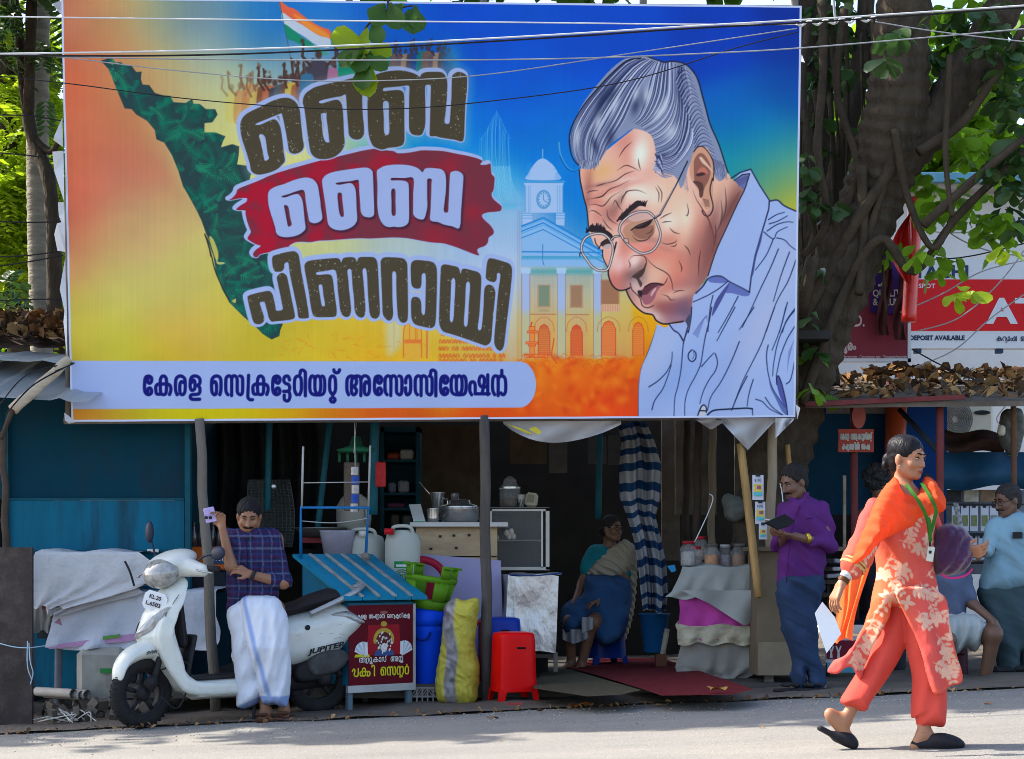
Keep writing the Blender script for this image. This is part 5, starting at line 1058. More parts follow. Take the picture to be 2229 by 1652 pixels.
# red flag tube and its flag
fp = thing('red_flag_pole',at(1990,1000,14.2),'glossy red post with a red flag wrapped round its top','pole')
g = MB();g.tube([at(1945,1300,14.3),at(1948,1000,14.3),at(1952,830,14.3)],.085,14);g.build('lower_post',mat('orange_red_paint',(.42,.07,.02),.35,.12,spec=.6),fp)
REDP = mat('red_plastic_sheet',(.62,.02,.015),.28,.1,bump=.2,bscale=14,spec=.6)
g = MB();g.tube(spline([at(1978,700,14.25),at(1986,560,14.25),at(1992,430,14.25)],6),.06,12);g.build('upper_post',REDP,fp)
g = MB();g.grid(lambda a,b: at(1984-44*math.sin(math.pi*min(b,.98))*a,470+b*170-10*a,14.2-.06*math.sin(a*6+b*3)),8,12);g.build('flag',REDP,fp)
du = MB();du.grid(lambda a,b: at(1915+a*22+6*math.sin(b*6),560+b*170,14.9+.03*math.sin(a*9+b*7)),5,12);du.grid(lambda a,b: at(1950+a*24+7*math.sin(b*5+1),590+b*150,14.88+.03*math.sin(a*8+b*9)),5,12)
tag(du.build('dried_garland',mat('dry_maroon_leaves',(.07,.025,.025),.9,.4),None,at(1930,600,14.9)),'withered dark garland hanging over the maroon board','garland')

# ------------------------------------------------------------------ dry leaf litter
LIT = [mat('dry_leaf_brown',(.17,.085,.035),.8,.4,6),mat('dry_leaf_tan',(.32,.19,.08),.8,.4,6),mat('dry_leaf_dark',(.07,.045,.03),.85,.4,6)]
def litter(name,label,fn,n,size,parent=None):
    rr_ = np.random.default_rng(n);C,D,Nn = [],[],[]
    for k in range(n):
        a,b = rr_.random(2);C.append(fn(a,b));an = rr_.random()*6.28;D.append((math.cos(an),math.sin(an),rr_.uniform(-.3,.7)));Nn.append((rr_.normal()*.5,rr_.normal()*.5,1))
    C = np.array(C);root = C.mean(0);vs = [];o = None
    third = [slice(i,None,3) for i in range(3)]
    V,Fq,mi = [],[],[]
    C,D,Nn = np.array(C),np.array(D),np.array(Nn);Sz = rr_.uniform(.6,1.2,n)*size
    o = leaves(name,C,D,Nn,Sz,None,parent,.6,.55,-.25,root if parent is None else None)
    for m_ in LIT: o.data.materials.append(m_)
    k = len(o.data.polygons);half = k//2;idx = rr_.integers(0,3,half);o.data.polygons.foreach_set('material_index',np.concatenate([idx,idx]).astype(np.int32))
    tag(o,kind='stuff')
    if label: o['label'] = label
    return o

# ------------------------------------------------------------------ left: blue kiosk with tin roofs
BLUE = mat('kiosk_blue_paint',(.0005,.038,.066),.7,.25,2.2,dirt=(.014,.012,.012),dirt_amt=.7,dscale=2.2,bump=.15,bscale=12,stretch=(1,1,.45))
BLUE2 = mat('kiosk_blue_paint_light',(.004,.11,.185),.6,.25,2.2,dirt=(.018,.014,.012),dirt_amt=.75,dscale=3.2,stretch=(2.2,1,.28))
DARKM = mat('dark_iron',(.025,.03,.035),.7,.3)
TIN = mat('tin_sheet',(.42,.45,.47),.42,.2,3,metal=.6,dirt=(.16,.15,.14),dirt_amt=.6,dscale=1.5,stretch=(2,.5,1))
KI = thing('blue_kiosk',(-4.0,13.1,gz(-4.0)),'closed blue painted metal kiosk left of the tea stall','kiosk')
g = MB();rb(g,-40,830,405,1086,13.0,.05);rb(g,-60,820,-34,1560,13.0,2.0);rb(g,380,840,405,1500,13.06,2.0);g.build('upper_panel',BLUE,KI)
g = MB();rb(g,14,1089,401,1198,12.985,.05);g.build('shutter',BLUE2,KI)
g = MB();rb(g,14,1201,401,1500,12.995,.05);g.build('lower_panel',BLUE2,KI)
g = MB();rb(g,402,900,414,1500,12.95,.07);rb(g,10,900,17,1500,12.95,.05);rb(g,14,1084,400,1088,12.975,.02);rb(g,14,1197,400,1202,12.975,.02);g.build('frame',mat('kiosk_teal_edge',(.006,.07,.1),.6,.3),KI)
g = MB();g.ellip(at(596/2.966*1+395,1900/1.7945,12.98),(.018,.012,.018));rb(g,320,1195,345,1202,12.96,.03);g.build('latch',mat('steel',(.5,.5,.5),.35,.1,metal=.8),KI)
def sheet(g,p00,p10,p01,p11,rib=.02,nr=8,nv=4):
    p00,p10,p01,p11 = (np.asarray(p,float) for p in (p00,p10,p01,p11));nu = nr*4
    def fn(a,b):
        p = (p00*(1-a)+p10*a)*(1-b)+(p01*(1-a)+p11*a)*b;return p+np.array((0,0,rib*(max(0,math.sin(a*nr*2*math.pi))**2)))
    g.grid(fn,nu,nv,False)
g = MB();sheet(g,(-5.0,12.35,2.22),(-2.98,12.35,2.10),(-5.0,13.35,2.54),(-2.72,13.35,2.50));sheet(g,(-5.0,12.75,2.50),(-2.75,12.8,2.40),(-5.0,13.5,2.62),(-2.60,13.5,2.55),.015,6);g.build('tin_roof',TIN,KI)
g = MB();sheet(g,(-6.0,13.45,2.60),(-1.5,13.45,2.62),(-6.0,15.6,3.0),(-1.5,15.6,3.0),.03,16);g.build('rear_roof',mat('rust_roof',(.12,.08,.06),.9,.4),KI)
litter('leaf_litter','thick drift of dry brown leaves on the left roof',lambda a,b: np.array((-5.4+2.9*a,13.5+1.9*b,2.66+.34*b+.20*fbm(a*9,b*5,2)*(.4+b))),2600,.13)
g = MB();pole(g,(28,892),(150,782),12.3,12.5,.04,.034,10,.006);tag(g.build('bamboo_pole',mat('bamboo_split',(.45,.37,.27),.8,.3,6,stretch=(.5,.5,3),dirt=(.18,.14,.1),dirt_amt=.6),None,at(28,892,12.3)),'split bamboo pole tied under the left tin roof','pole')
g = MB();pole(g,(8,940),(14,1250),12.5,12.5,.022,.03,8,.01);pole(g,(28,890),(2,955),12.3,12.4,.02,.014,8);tag(g.build('lashed_post',mat('dark_wood',(.06,.045,.035),.9,.4),None,at(14,1250,12.5)),'thin dark lashed post at the far left edge','post')


c_ = MB();c_.tube(spline([at(14,900,12.2),at(70,840,12.25),at(140,800,12.4)],8),.006,6);c_.tube(spline([at(0,880,12.2),at(60,815,12.3),at(160,790,12.5),at(120,808,12.3)],8),.005,6);tag(c_.build('loose_wire',CAB,None,at(14,900,12.2)),'loose black wires drooping over the left tin roof','wire')
# dark board at the far left
g = MB();g.box((at(30,1400,12.2)[0],12.2,(1.01+(1215-1192)/314.7+gz(-3.4))/2+.0),(.26,.05,1.24),rotz(.05));bd = g.build('iron_board',mat('rusty_iron',(.055,.042,.038),.85,.4,4,dirt=(.16,.13,.11),dirt_amt=.5,dscale=5,bump=.2),None,(at(30,1400,12.2)[0],12.2,gz(-3.4)));tag(bd,'tall dark rusty board standing at the bottom left edge','board')
g = MB();g.tube(spline([at(-10,1398,12.15),at(30,1408,12.12),at(62,1410,12.12),at(95,1406,12.2),at(100,1405,12.3)],6),.004,5);g.tube(spline([at(63,1400,12.12),at(66,1440,12.1),at(72,1465,12.1),at(66,1490,12.1)],6),.004,5);g.tube(spline([at(60,1395,12.12),at(60,1450,12.1),at(70,1480,12.1)],6),.004,5);tag(g.build('blue_twine',mat('twine_blue',(.35,.5,.6),.8),None,at(62,1410,12.12)),'pale blue twine knotted round the dark rusty board','twine')

# cloth covered cart
CLOTH = mat('dusty_white_sheet',(.50,.50,.51),.8,.12,3,dirt=(.32,.29,.27),dirt_amt=.5,dscale=3,bump=.7,bscale=17)
MARO = mat('maroon_trim',(.14,.025,.03),.8,.2)
CT = thing('covered_cart',(at(200,1500,12.5)[0],12.6,gz(-3.0)),'low vendor cart covered with dusty white sheets beside the scooter','cart')
def drape(name,rows,m,Y,depth=.5,fold=.03,seed=0,nu=34,parent=CT):
    """cloth hung over a box: front outline rows [(xl,xr,y)], with a top that runs back"""
    g = MB();R_ = np.array(rows,float);k = len(R_)
    def fn(a,b):
        t = b*(k)-1
        if t < 0:
            xl,xr,y = R_[0];p = at(xl+(xr-xl)*a,y,Y);p[1] += depth*(-t);p[2] += .02*(-t)+.012*math.sin(a*11+seed);p[0] += .04*(-t);return p
        xl,xr,y = (np.interp(t,range(k),R_[:,i]) for i in range(3))
        p = at(xl+(xr-xl)*a,y,Y);d = min(t/(k-1),1)
        p[1] += -fold*(fbm(a*7+seed,d*2.2,seed)-.35)*2*d-.012*math.sin(a*26+seed+d*3)*d;p[2] += .012*math.sin(a*17+seed*2)*d
        return p
    g.grid(fn,nu,26);return g.build(name,m,parent)
drape('top_sheet',[(78,300,1200),(68,330,1222),(64,342,1240),(66,332,1262),(70,300,1280),(68,240,1300),(66,150,1322)],CLOTH,12.62,.6,.045,1)
drape('maroon_cloth',[(84,300,1262),(84,310,1274),(86,300,1286),(88,210,1304),(92,140,1324)],MARO,12.66,.4,.02,2)
drape('striped_hem',[(90,302,1282),(92,312,1288),(94,300,1294),(98,220,1312),(104,130,1338)],mat('striped_hem',(.4,.4,.42),.8,.1),12.65,.3,.03,3)
drape('side_sheet',[(122,470,1286),(120,470,1300),(116,470,1340),(110,480,1370),(104,480,1395),(100,470,1412)],mat('grey_white_sheet',(.46,.48,.53),.75,.1,3,bump=.6,bscale=15,dirt=(.3,.28,.27),dirt_amt=.3),12.7,.7,.09,4)
drape('grey_sheet',[(72,130,1300),(74,140,1340),(76,142,1375)],mat('grey_sack',(.2,.19,.17),.85,.2,bump=.3,bscale=9),12.75,.3,.03,5)
g = MB();rb(g,80,1290,345,1390,12.82,.5);g.build('box',DARKM,CT)
pinkh = MB();pinkh.add([at(106,1405,12.66),at(106,1413,12.66),at(280,1396,12.66),at(340,1384,12.66),at(338,1372,12.66),at(250,1385,12.66)],[(0,1,2,3,4,5)]);pinkh.add([at(118,1355,12.64),at(130,1345,12.4),at(136,1362,12.64)],[(0,1,2)]);pinkh.build('pink_hem',mat('pink_hem',(.45,.25,.42),.7),CT)
gh = MB();gh.add([at(224,1385,12.645),at(262,1380,12.645),at(262,1387,12.645),at(224,1393,12.645)],[(0,1,2,3)]);gh.build('green_label',mat('green_label',(.1,.25,.06),.6),CT)
for x in (128,330): g = MB();pole(g,(x,1400),(x-2,1550 if x < 200 else 1542),12.72,12.72,.028,.026,10);g.build('leg',mat('grey_pipe',(.12,.13,.15),.6,.3,dirt=(.05,.04,.04),dirt_amt=.5),CT)
g = MB();g.tube(spline([at(272,1222,12.58),at(283,1245,12.55),at(292,1275,12.57)],6),.008,6);g.build('strap',DARKM,CT)
# drum and pipes under the cart
dr = thing('plastic_drum',at(225,1540,12.85),'dirty white plastic drum lying under the covered cart','drum')
g = MB();g.box(at(232,1470,12.8),(.36,.4,.42),None,.05);g.build('drum_body',mat('dirty_plastic',(.3,.29,.25),.6,.25,dirt=(.1,.085,.07),dirt_amt=.7),dr)
g = MB();rb(g,218,1455,250,1465,12.585,.01);g.build('green_label',mat('green_label2',(.03,.2,.05),.6),dr)
for i,(x,y) in enumerate(((160,1510),(178,1514),(190,1512))):
    g = MB();a = at(x,y,12.45);q_ = a+np.array((-.35,.35,-.01));g.tube([a,q_],.034,12,False);g.tube([a,q_],.027,12,False);tag(g.build('plastic_pipe',mat('pipe_grey',(.33,.31,.28),.6,.2),None,a),['grey pipe stub lying leftmost under the cart','grey pipe stub lying between two others under the cart','grey pipe stub lying nearest the drum'][i],'pipe','pipe stubs under the cart')
rub = MB();rr_ = np.random.default_rng(4)
for k in range(60): rub.box(at(rr_.uniform(70,330),rr_.uniform(1530,1560),rr_.uniform(12.2,12.9)),rr_.uniform(.02,.09,3),euler(*rr_.uniform(0,3,3)))
tag(rub.build('rubble',mat('rubble',(.1,.085,.07),.95,.4)),kind='stuff')
st_ = MB()
for k in range(9):
    p = at(rr_.uniform(120,170),rr_.uniform(1545,1568),12.2);p[2] = gz(p[0])+.02;st_.tube(spline([p,p+rr_.normal(size=3)*np.array((.08,.05,.02))+np.array((0,0,.06)),p+rr_.normal(size=3)*np.array((.15,.06,.0))],6),.004,5)
tag(st_.build('plastic_straps',mat('plastic_strap',(.5,.48,.44),.6),None,at(140,1555,12.2)),'tangle of pale plastic packing straps under the cart','straps')

# ------------------------------------------------------------------ tea stall in the middle
TEAL = mat('teal_pipe',(.012,.10,.13),.5,.3,dirt=(.03,.05,.05),dirt_amt=.5,dscale=6)
BLACKI = mat('dark_brown_wall',(.03,.025,.02),.95,.3,3)  # dark brown for the inner stall walls
TS = thing('tea_stall',(-.2,13.2,gz(0)),'dark open fronted tea stall under the banner','stall')
g = MB();g.box((-.3,14.0,2.62),(5.2,2.6,.06));g.build('roof',mat('tarred_roof',(.03,.028,.027),.9,.3),TS)
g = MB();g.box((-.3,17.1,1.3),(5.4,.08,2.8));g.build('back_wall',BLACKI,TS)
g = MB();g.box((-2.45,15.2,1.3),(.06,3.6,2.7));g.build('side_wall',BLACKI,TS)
g = MB();rb(g,905,925,1062,1112,15.2,.05);rb(g,1110,925,1190,1010,15.0,.04);g.build('brown_partition',mat('brown_board',(.085,.06,.038),.9,.35),TS)
g = MB();rb(g,1470,915,1560,1120,15.4,.05);rb(g,1440,915,1480,1220,15.8,.05);rb(g,1600,915,1700,1250,15.4,.05);g.build('rear_boards',mat('grey_brown_board',(.17,.14,.11),.9,.35),TS)
g = MB();pole(g,(434,912),(470,1556),12.6,12.5,.034,.04,10,.008);g.build('post',WOODG,TS)
g = MB();pole(g,(1054,905),(1061,1528),12.62,12.55,.038,.042,10,.006);g.build('post',mat('dark_wood_post',(.07,.062,.055),.85,.35,6,bump=.4,dirt=(.15,.13,.11),dirt_amt=.35,stretch=(3,3,.4)),TS)
for (p,q,Y_,r) in (((586,915),(582,1110),13.6,.026),((718,915),(692,1150),13.6,.024),((816,915),(812,1120),13.3,.036),((1306,915),(1302,1130),14.6,.028)): g = MB();pole(g,p,q,Y_,Y_,r,r,10);g.build('teal_pipe',TEAL,TS)
g = MB();rb(g,404,995,446,1170,13.6,.03);g.build('pale_board',mat('pale_board',(.2,.18,.14),.8,.2),TS)
g = MB();g.box((.15,14.4,.06),(6.0,3.6,.10));g.build('plinth',mat('cement_plinth',(.075,.068,.06),.95,.3,3),TS)
# net curtain and netted chair backs
NET = mat('dark_net',(.02,.022,.024),.9,.4,30)
g = MB();g.grid(lambda a,b: at(452+a*250+6*math.sin(b*5),915+b*290,14.4+.06*math.sin(a*38)),60,6);tag(g.build('net_curtain',NET,None,at(560,1200,14.4)),'black net curtain hanging behind the man on the scooter','curtain')
def netted(x0,y0,x1,y1,Y,label):
    g = MB();n = 13
    f_ = lambda a,b: at(x0+(x1-x0)*a+(14*math.sin(b*2.6)*(a-.2)),y0+(y1-y0)*b,Y+.10*math.sin(a*3.1))
    for i in range(n): g.tube([f_(i/(n-1),j/14) for j in range(15)],.0045,4)
    for j in range(22): g.tube([f_(i/12,j/21) for i in range(13)],.0045,4)
    g.grid(lambda a,b: f_(a,b)+np.array((0,.03,0)),6,6)
    return tag(g.build('net_sack',mat('net_grey',(.09,.10,.10),.8,.2),None,at(x0,y1,Y)),label,'net sack')
netted(540,1045,630,1190,13.9,'grey netted sack standing just behind the man on the scooter')
wc = thing('cooler_jug',at(760,1170,14.0),'white plastic jug standing behind the blue rack','jug');g = MB();g.lathe(at(770,1158,14.0),[(.09,0),(.13,.03),(.14,.1),(.14,.2),(.1,.27),(.06,.3)],18);g.build('jug_body',mat('white_plastic_old',(.42,.41,.36),.5,.1),wc)
g = MB();g.tube(spline([at(782,1120,13.95),at(795,1105,13.9),at(798,1140,13.9),at(786,1152,13.95)],6),.012,6);g.build('jug_handle',mat('white_plastic_old',(.42,.41,.36)),wc)
bsk = thing('bowl_stack',at(700,1200,13.7),'dark red tray with a metal sieve behind the blue rack','tray');g = MB();rb(g,655,1170,745,1182,13.6,.3);g.build('tray',mat('red_tray',(.2,.03,.03),.6),bsk);g = MB();g.lathe(at(700,1168,13.7),[(.15,0),(.2,.06),(.21,.07),(.2,.062)],20);g.build('sieve',mat('steel_dull',(.22,.21,.2),.45,.2,metal=.7),bsk)
g = MB();g.lathe(at(735,1215,13.3),[(.10,0),(.135,.2),(.14,.21),(.13,.2)],16,sy=.6);tag(g.build('clear_bag',mat('clear_tub',(.3,.29,.36),.3,.3,spec=.7),None,at(735,1215,13.3)),'pale clear tub standing behind the blue rack post','tub')
g = MB();rb(g,655,1195,760,1290,13.9,.4);tag(g.build('dark_cabinet',mat('dark_cabinet',(.02,.018,.018),.8),None,at(700,1290,13.9)),'low dark cabinet behind the blue ticket booth','cabinet')
# bottle crate
cr = thing('bottle_crate',at(440,1250,13.2),'orange crate of dark bottles behind the wooden post','crate')
g = MB();rb(g,414,1190,492,1240,13.15,.3,.01);g.build('crate_box',mat('orange_crate',(.5,.10,.015),.55,.1),cr)
g = MB();rb(g,456,1198,488,1228,13.142,.008);g.build('crate_label',NAVY,cr)
g = MB();put_text(g,'MODI',at(459,1220,13.139),sU,sV,13*13.14/F,.001,fit=26*13.14/F);g.build('crate_lettering',SIGNW,cr)
GLD = mat('dark_bottle_glass',(.05,.045,.05),.15,.2,spec=.7)
for i in range(5):
    g = MB();g.lathe(at(422+i*14,1192,13.25+.04*(i % 2)),[(.028,0),(.028,.09),(.012,.14),(.011,.17),(.015,.18),(.013,.19)],10);g.build('bottle',GLD,cr)
g = MB();rb(g,410,1245,490,1290,13.2,.3);tag(g.build('crate_stand',DARKM,None,at(450,1290,13.2)),'dark stand carrying the orange bottle crate','stand')
# teal shelf with goods
sh_ = thing('teal_shelf',at(870,1140,14.8),'teal shelf unit stacked with packets behind the jerrycans','shelf')
g = MB();rb(g,828,930,836,1150,14.6,.35);rb(g,905,930,914,1150,14.6,.35);rb(g,828,930,914,940,14.6,.35);rb(g,828,1150,914,1160,14.6,.35);rb(g,836,930,905,1150,14.93,.02);g.build('shelf_frame',mat('teal_board',(.008,.04,.055),.7,.3),sh_)
for y in (1000,1072,1105): g = MB();rb(g,836,y,905,y+6,14.6,.34);g.build('shelf_board',mat('teal_board'  ,(0,0,0)),sh_)
gs = [(842,985,868,1000,(.2,.03,.02)),(870,978,900,1000,(.25,.24,.22)),(845,1050,862,1072,(.1,.12,.16)),(866,1046,890,1072,(.18,.18,.2)),(842,1095,880,1105,(.12,.03,.06)),(850,1120,868,1150,(.08,.06,.04)),(875,1122,895,1150,(.1,.09,.08))]
for i,(x0,y0,x1,y1,c) in enumerate(gs): g = MB();rb(g,x0,y0,x1,y1,14.62,.15,.015);tag(g.build('goods_packet',mat('packet%d' % i,c,.5),None,at((x0+x1)/2,y1,14.62)),['red packet on the upper board of the teal shelf','pale bundle on the upper board of the teal shelf','small dark packet on the middle teal board','white packet on the middle teal board','flat maroon packet on the lower teal board','brown jar on the bottom of the teal shelf','grey jar on the bottom of the teal shelf'][i],'packet','goods on the teal shelf')
# counter with glass cabinet
WD = mat('counter_wood',(.40,.30,.18),.7,.22,4,dirt=(.2,.11,.085),dirt_amt=.6,dscale=3,stretch=(.6,1,2.6))
co = thing('tea_counter',at(1000,1330,13.5),'worn wooden tea counter with a white slab top','counter')
g = MB();rb(g,905,1147,1082,1210,13.45,.55);rb(g,905,1213,1082,1460,13.46,.5);g.build('front_board',WD,co)
g = MB();rb(g,892,1136,1106,1147,13.38,.7,.006);g.build('slab_top',mat('white_slab',(.5,.49,.46),.4,.08),co)
g = MB();g.grid(lambda a,b: at(918+a*172+8*a*b,1206+14*a+b*(1450-1206),13.40-.012*math.sin(a*9+b*2)),16,12);g.build('lilac_sheet',mat('lilac_sheet',(.33,.31,.48),.75,.08,2,bump=.2,bscale=5),co)
for (x,y) in ((955,1165),(985,1163),(1018,1162),(990,1190),(935,1192)): g = MB();rb(g,x,y,x+6,y+5,13.44,.02);g.build('hook',DARKM,co)
STEEL = mat('steel_bright',(.55,.54,.52),.25,.12,metal=.9)
gc = thing('glass_cabinet',at(1130,1245,14.0),'glass fronted snack cabinet with an aluminium frame on the counter','cabinet')
g = MB();Yc = 13.85
for (x0,y0,x1,y1) in ((1066,1106,1196,1112),(1066,1234,1196,1241),(1188,1106,1196,1240),(1178,1112,1182,1236),(1066,1106,1071,1240)): rb(g,x0,y0,x1,y1,Yc,.03)
rb(g,1066,1110,1196,1113,Yc+.35,.03);g.build('frame',mat('aluminium',(.4,.39,.36),.4,.1,metal=.6),gc)
g = MB();rb(g,1068,1111,1194,1238,Yc+.36,.02);g.build('back_panel',mat('cabinet_dark',(.035,.033,.03),.6),gc)
g = MB();rb(g,1070,1175,1180,1178,Yc+.02,.33);rb(g,1066,1236,1196,1242,Yc+.02,.36);rb(g,1066,1104,1196,1108,Yc+.0,.38);g.build('shelf',mat('glass_shelf',(.16,.155,.14),.3),gc)
gl = mat('glass_pane',(.9,.9,.9),.05,0,spec=.6,alpha=.05);g = MB();rb(g,1071,1112,1179,1235,Yc+.01,.004);g.build('glass_pane',gl,gc)
EGG = mat('egg_shell',(.62,.56,.47),.6,.05)
for i,(x,y) in enumerate(((1036+40,1168),(1052+32,1170),(1098,1168),(1108,1168),(1093,1160),(1103,1157))):
    x += 10 if i > 1 else -4;g = MB();g.ellip(at(x,y,Yc+.15),(.022,.022,.027));tag(g.build('egg',EGG,None,at(x,y+6,Yc+.15)),'boiled egg piled on the glass cabinet shelf','egg','eggs in the glass cabinet')
g = MB();g.box(at(1130,1400,14.0),(.45,.4,.8));tag(g.build('cabinet_stand',mat('dark_cabinet',(0,0,0)),None,at(1130,1440,14.0)),'dark stand below the glass cabinet behind the foil box','stand')
# things on the counter
def pot(name,label,cat,x,y,Y,prof,m=STEEL,n=20):
    t = thing(name,at(x,y,Y),label,cat);g = MB();g.lathe(at(x,y,Y),prof,n);g.build('body',m,t);return t
t_ = pot('steel_pot','wide steel pot with a domed lid on the tea counter','pot',1000,1136,13.65,[(.13,0),(.15,.02),(.15,.10),(.155,.11)]);g = MB();g.lathe(at(1000,1136,13.65)+np.array((0,0,.108)),[(.155,0),(.14,.02),(.09,.035),(.085,.06),(.07,.062)],20);g.build('lid',STEEL,t_);g = MB();g.tube([at(960,1128,13.6),at(944,1128,13.55)],.012,8);g.build('spout',STEEL,t_)
pot('steel_cup','steel tumbler set on top of the wide pot lid','cup',990,1100,13.65,[(.028,0),(.034,.09),(.036,.092),(.032,.088)])
t_ = pot('steel_jug','tall flared steel jug on the left of the counter','jug',952,1118,13.7,[(.03,0),(.04,.02),(.06,.16),(.064,.165),(.055,.155)]);g = MB();g.tube(spline([at(962,1085,13.65),at(974,1088,13.6),at(972,1105,13.6)],6),.006,6);g.build('handle',STEEL,t_);g = MB();g.tube([at(942,1082,13.7),at(912,1050,13.75)],.006,6);g.build('spoon',STEEL,t_)
pot('ribbed_tumbler','ribbed steel tumbler in front of the flared jug','tumbler',943,1136,13.5,[(.042,0),(.045,.03),(.045,.10),(.047,.105),(.04,.1)])
t_ = thing('payment_stand',at(907,1137,13.5),'leaning white payment card stand at the counter left end','stand');a,b = at(901,1138,13.45),at(890,1098,13.6);g = MB();g.add([a,a+np.array((.09,0,.004)),b+np.array((.09,0,.004)),b,a+np.array((0,.01,0)),a+np.array((.09,.01,.004)),b+np.array((.09,.01,.004)),b+np.array((0,.01,0))],[(0,1,2,3),(7,6,5,4),(0,4,5,1),(1,5,6,2),(2,6,7,3),(3,7,4,0)]);g.build('card',mat('card_white',(.5,.52,.5),.5),t_)
g = MB();g.add([a+np.array((.005,-.003,.004)),a+np.array((.085,-.003,.004)),a+np.array((.085,-.003,.012)),a+np.array((.005,-.003,.012))],[(0,1,2,3)]);g.build('card_foot',mat('green_label3',(.02,.25,.08),.5),t_)
GLASS = mat('jar_clear',(.75,.78,.78),.08,.05,spec=.7,alpha=.12)
t_ = thing('glass_jar',at(1110,1104,14.1),'big clear jar on top of the glass cabinet','jar');g = MB();g.lathe(at(1110,1104,14.1),[(.07,0),(.085,.02),(.085,.15),(.06,.18),(.055,.2)],20);g.build('jar_body',GLASS,t_);g = MB();g.lathe(at(1110,1104,14.1)+np.array((0,0,.2)),[(.05,0),(.055,.015),(.03,.035),(.012,.05)],16);g.build('lid',GLASS,t_);g = MB();g.lathe(at(1110,1102,14.1),[(.06,0),(.06,.05),(.03,.07)],14);g.build('contents',mat('brown_snack',(.1,.06,.035),.7,.4,40),t_);g = MB();g.lathe(at(1110,1104,14.1)+np.array((0,0,.15)),[(.087,0),(.087,.012)],20,cap=False);g.build('rim_band',STEEL,t_)
t_ = thing('cup_holder',at(1135,1104,14.05),'wire holder of stacked paper cups on the glass cabinet','cup holder');g = MB();g.lathe(at(1135,1104,14.05),[(.02,0),(.032,.10),(.03,.1)],14);g.build('paper_cups',mat('paper_white',(.55,.54,.52),.7),t_);g = MB();[g.tube([at(1135,1104,14.05)+np.array((.034*math.cos(q),.034*math.sin(q),0)),at(1135,1104,14.05)+np.array((.036*math.cos(q+.5),.036*math.sin(q+.5),.06))],.003,5) for q in np.linspace(0,6,10)];g.build('wire_frame',DARKM,t_)
t_ = thing('sound_box',at(1158,1104,14.0),'cream payment speaker box leaning on the cabinet top','speaker');g = MB();g.box(at(1157,1088,14.0),(.10,.05,.115),euler(.25,.12,0),.02);g.build('case',mat('cream_plastic',(.5,.46,.33),.5),t_);g = MB();g.box(at(1155,1085,13.965),(.055,.012,.06),euler(.25,.12,0));g.build('screen',mat('screen_grey',(.25,.24,.17),.5),t_)
# hanging packet strip and rack goods
for (nm,lab,x,y0,n,c,Y_) in (('snack_sachet','blue sachet in the strip hanging before the blue rack',772,1016,5,(.02,.05,.25),12.9),):
    for i in range(n):
        y = y0+i*20;g = MB();g.grid(lambda a,b: at(x-8+16*a+1.5*math.sin(i),y+18*b,Y_-.02*math.sin(a*3.1)),4,4);o = g.build(nm,mat('sachet_blue' if i % 2 else 'sachet_silver',(.02,.06,.3) if i % 2 else (.35,.33,.34),.3,.3,30,metal=.3),None,at(x,y,Y_));tag(o,['topmost silver sachet of the hanging strip','second sachet, blue, of the hanging strip','middle silver sachet of the hanging strip','fourth sachet, blue, of the hanging strip','lowest silver sachet of the hanging strip'][i],'sachet','sachets hanging before the blue rack')
g = MB();g.tube([at(772,915,12.9),at(773,1016,12.9)],.003,5);g.tube([at(776,915,12.92),at(770,985,12.9)],.002,5);tag(g.build('hanging_string',CAW,None,at(772,915,12.9)),'thin pale string holding the sachet strip','string')
g = MB();g.lathe(at(775,985,13.3),[(.13,0),(.15,.02),(.05,.05),(.03,.12)],14);[g.tube([at(775+k*9,985,13.3),at(775+k*9,1006,13.3)],.012,6) for k in (-4,-2,0,2,4)];tag(g.build('clip_hanger',mat('green_plastic',(.02,.14,.07),.5),None,at(775,1000,13.3)),'round green clip hanger under the stall roof','hanger')
for (x0,y0,x1,y1,c,lab) in ((748,1006,782,1112,(.12,.09,.07),'brown paper packet hung behind the sachet strip'),(817,1005,840,1060,(.35,.02,.02),'red packet hung beside the teal pipe')): g = MB();rb(g,x0,y0,x1,y1,13.25 if x0 < 800 else 13.1,.03,.008);tag(g.build('hung_packet',mat('hung_%d' % x0,c,.45,.3,20),None,at(x0,y0,13.2)),lab,'packet')
for (x0,y0,x1,y1,lab) in ((1195,940,1235,1030,'grey calendar hung left on the dark stall wall'),(1280,950,1320,1010,'left grey notice beside the inner teal pipe'),(1324,948,1350,1012,'right grey notice beside the inner teal pipe')): g = MB();rb(g,x0,y0,x1,y1,15.0,.01);tag(g.build('wall_notice',mat('grey_paper',(.10,.095,.09),.9,.25,14),None,at(x0,y1,15.0)),lab,'notice')
# striped cloth
g = MB();R_ = np.array([(1345,1405,920),(1352,1425,960),(1348,1440,1010),(1350,1438,1080),(1365,1428,1120),(1380,1440,1170),(1390,1452,1230),(1396,1455,1290),(1400,1450,1330)],float)
def fst(a,b):
    t = b*8;xl,xr,y = (np.interp(t,range(9),R_[:,i]) for i in range(3));p = at(xl+(xr-xl)*a,y+3.5*math.sin(a*7+b*3)+2*math.sin(a*17+b*9),14.1);p[1] += .07*math.sin(a*12+b*3)+.03*math.sin(a*31);return p
g.grid(fst,36,150);o = g.build('striped_cloth',mat('cloth_white_stripe',(.3,.31,.33),.85,.2,5),None,at(1400,1330,14.1));o.data.materials.append(mat('cloth_navy_stripe',(.012,.045,.12),.85,.2,5))
mi = [1 if ((i//36) % 12) < 5 else 0 for i in range(36*150)];o.data.polygons.foreach_set('material_index',np.array(mi,np.int32));tag(o,'navy and white striped cloth bunched and hung beside the seated woman','cloth')

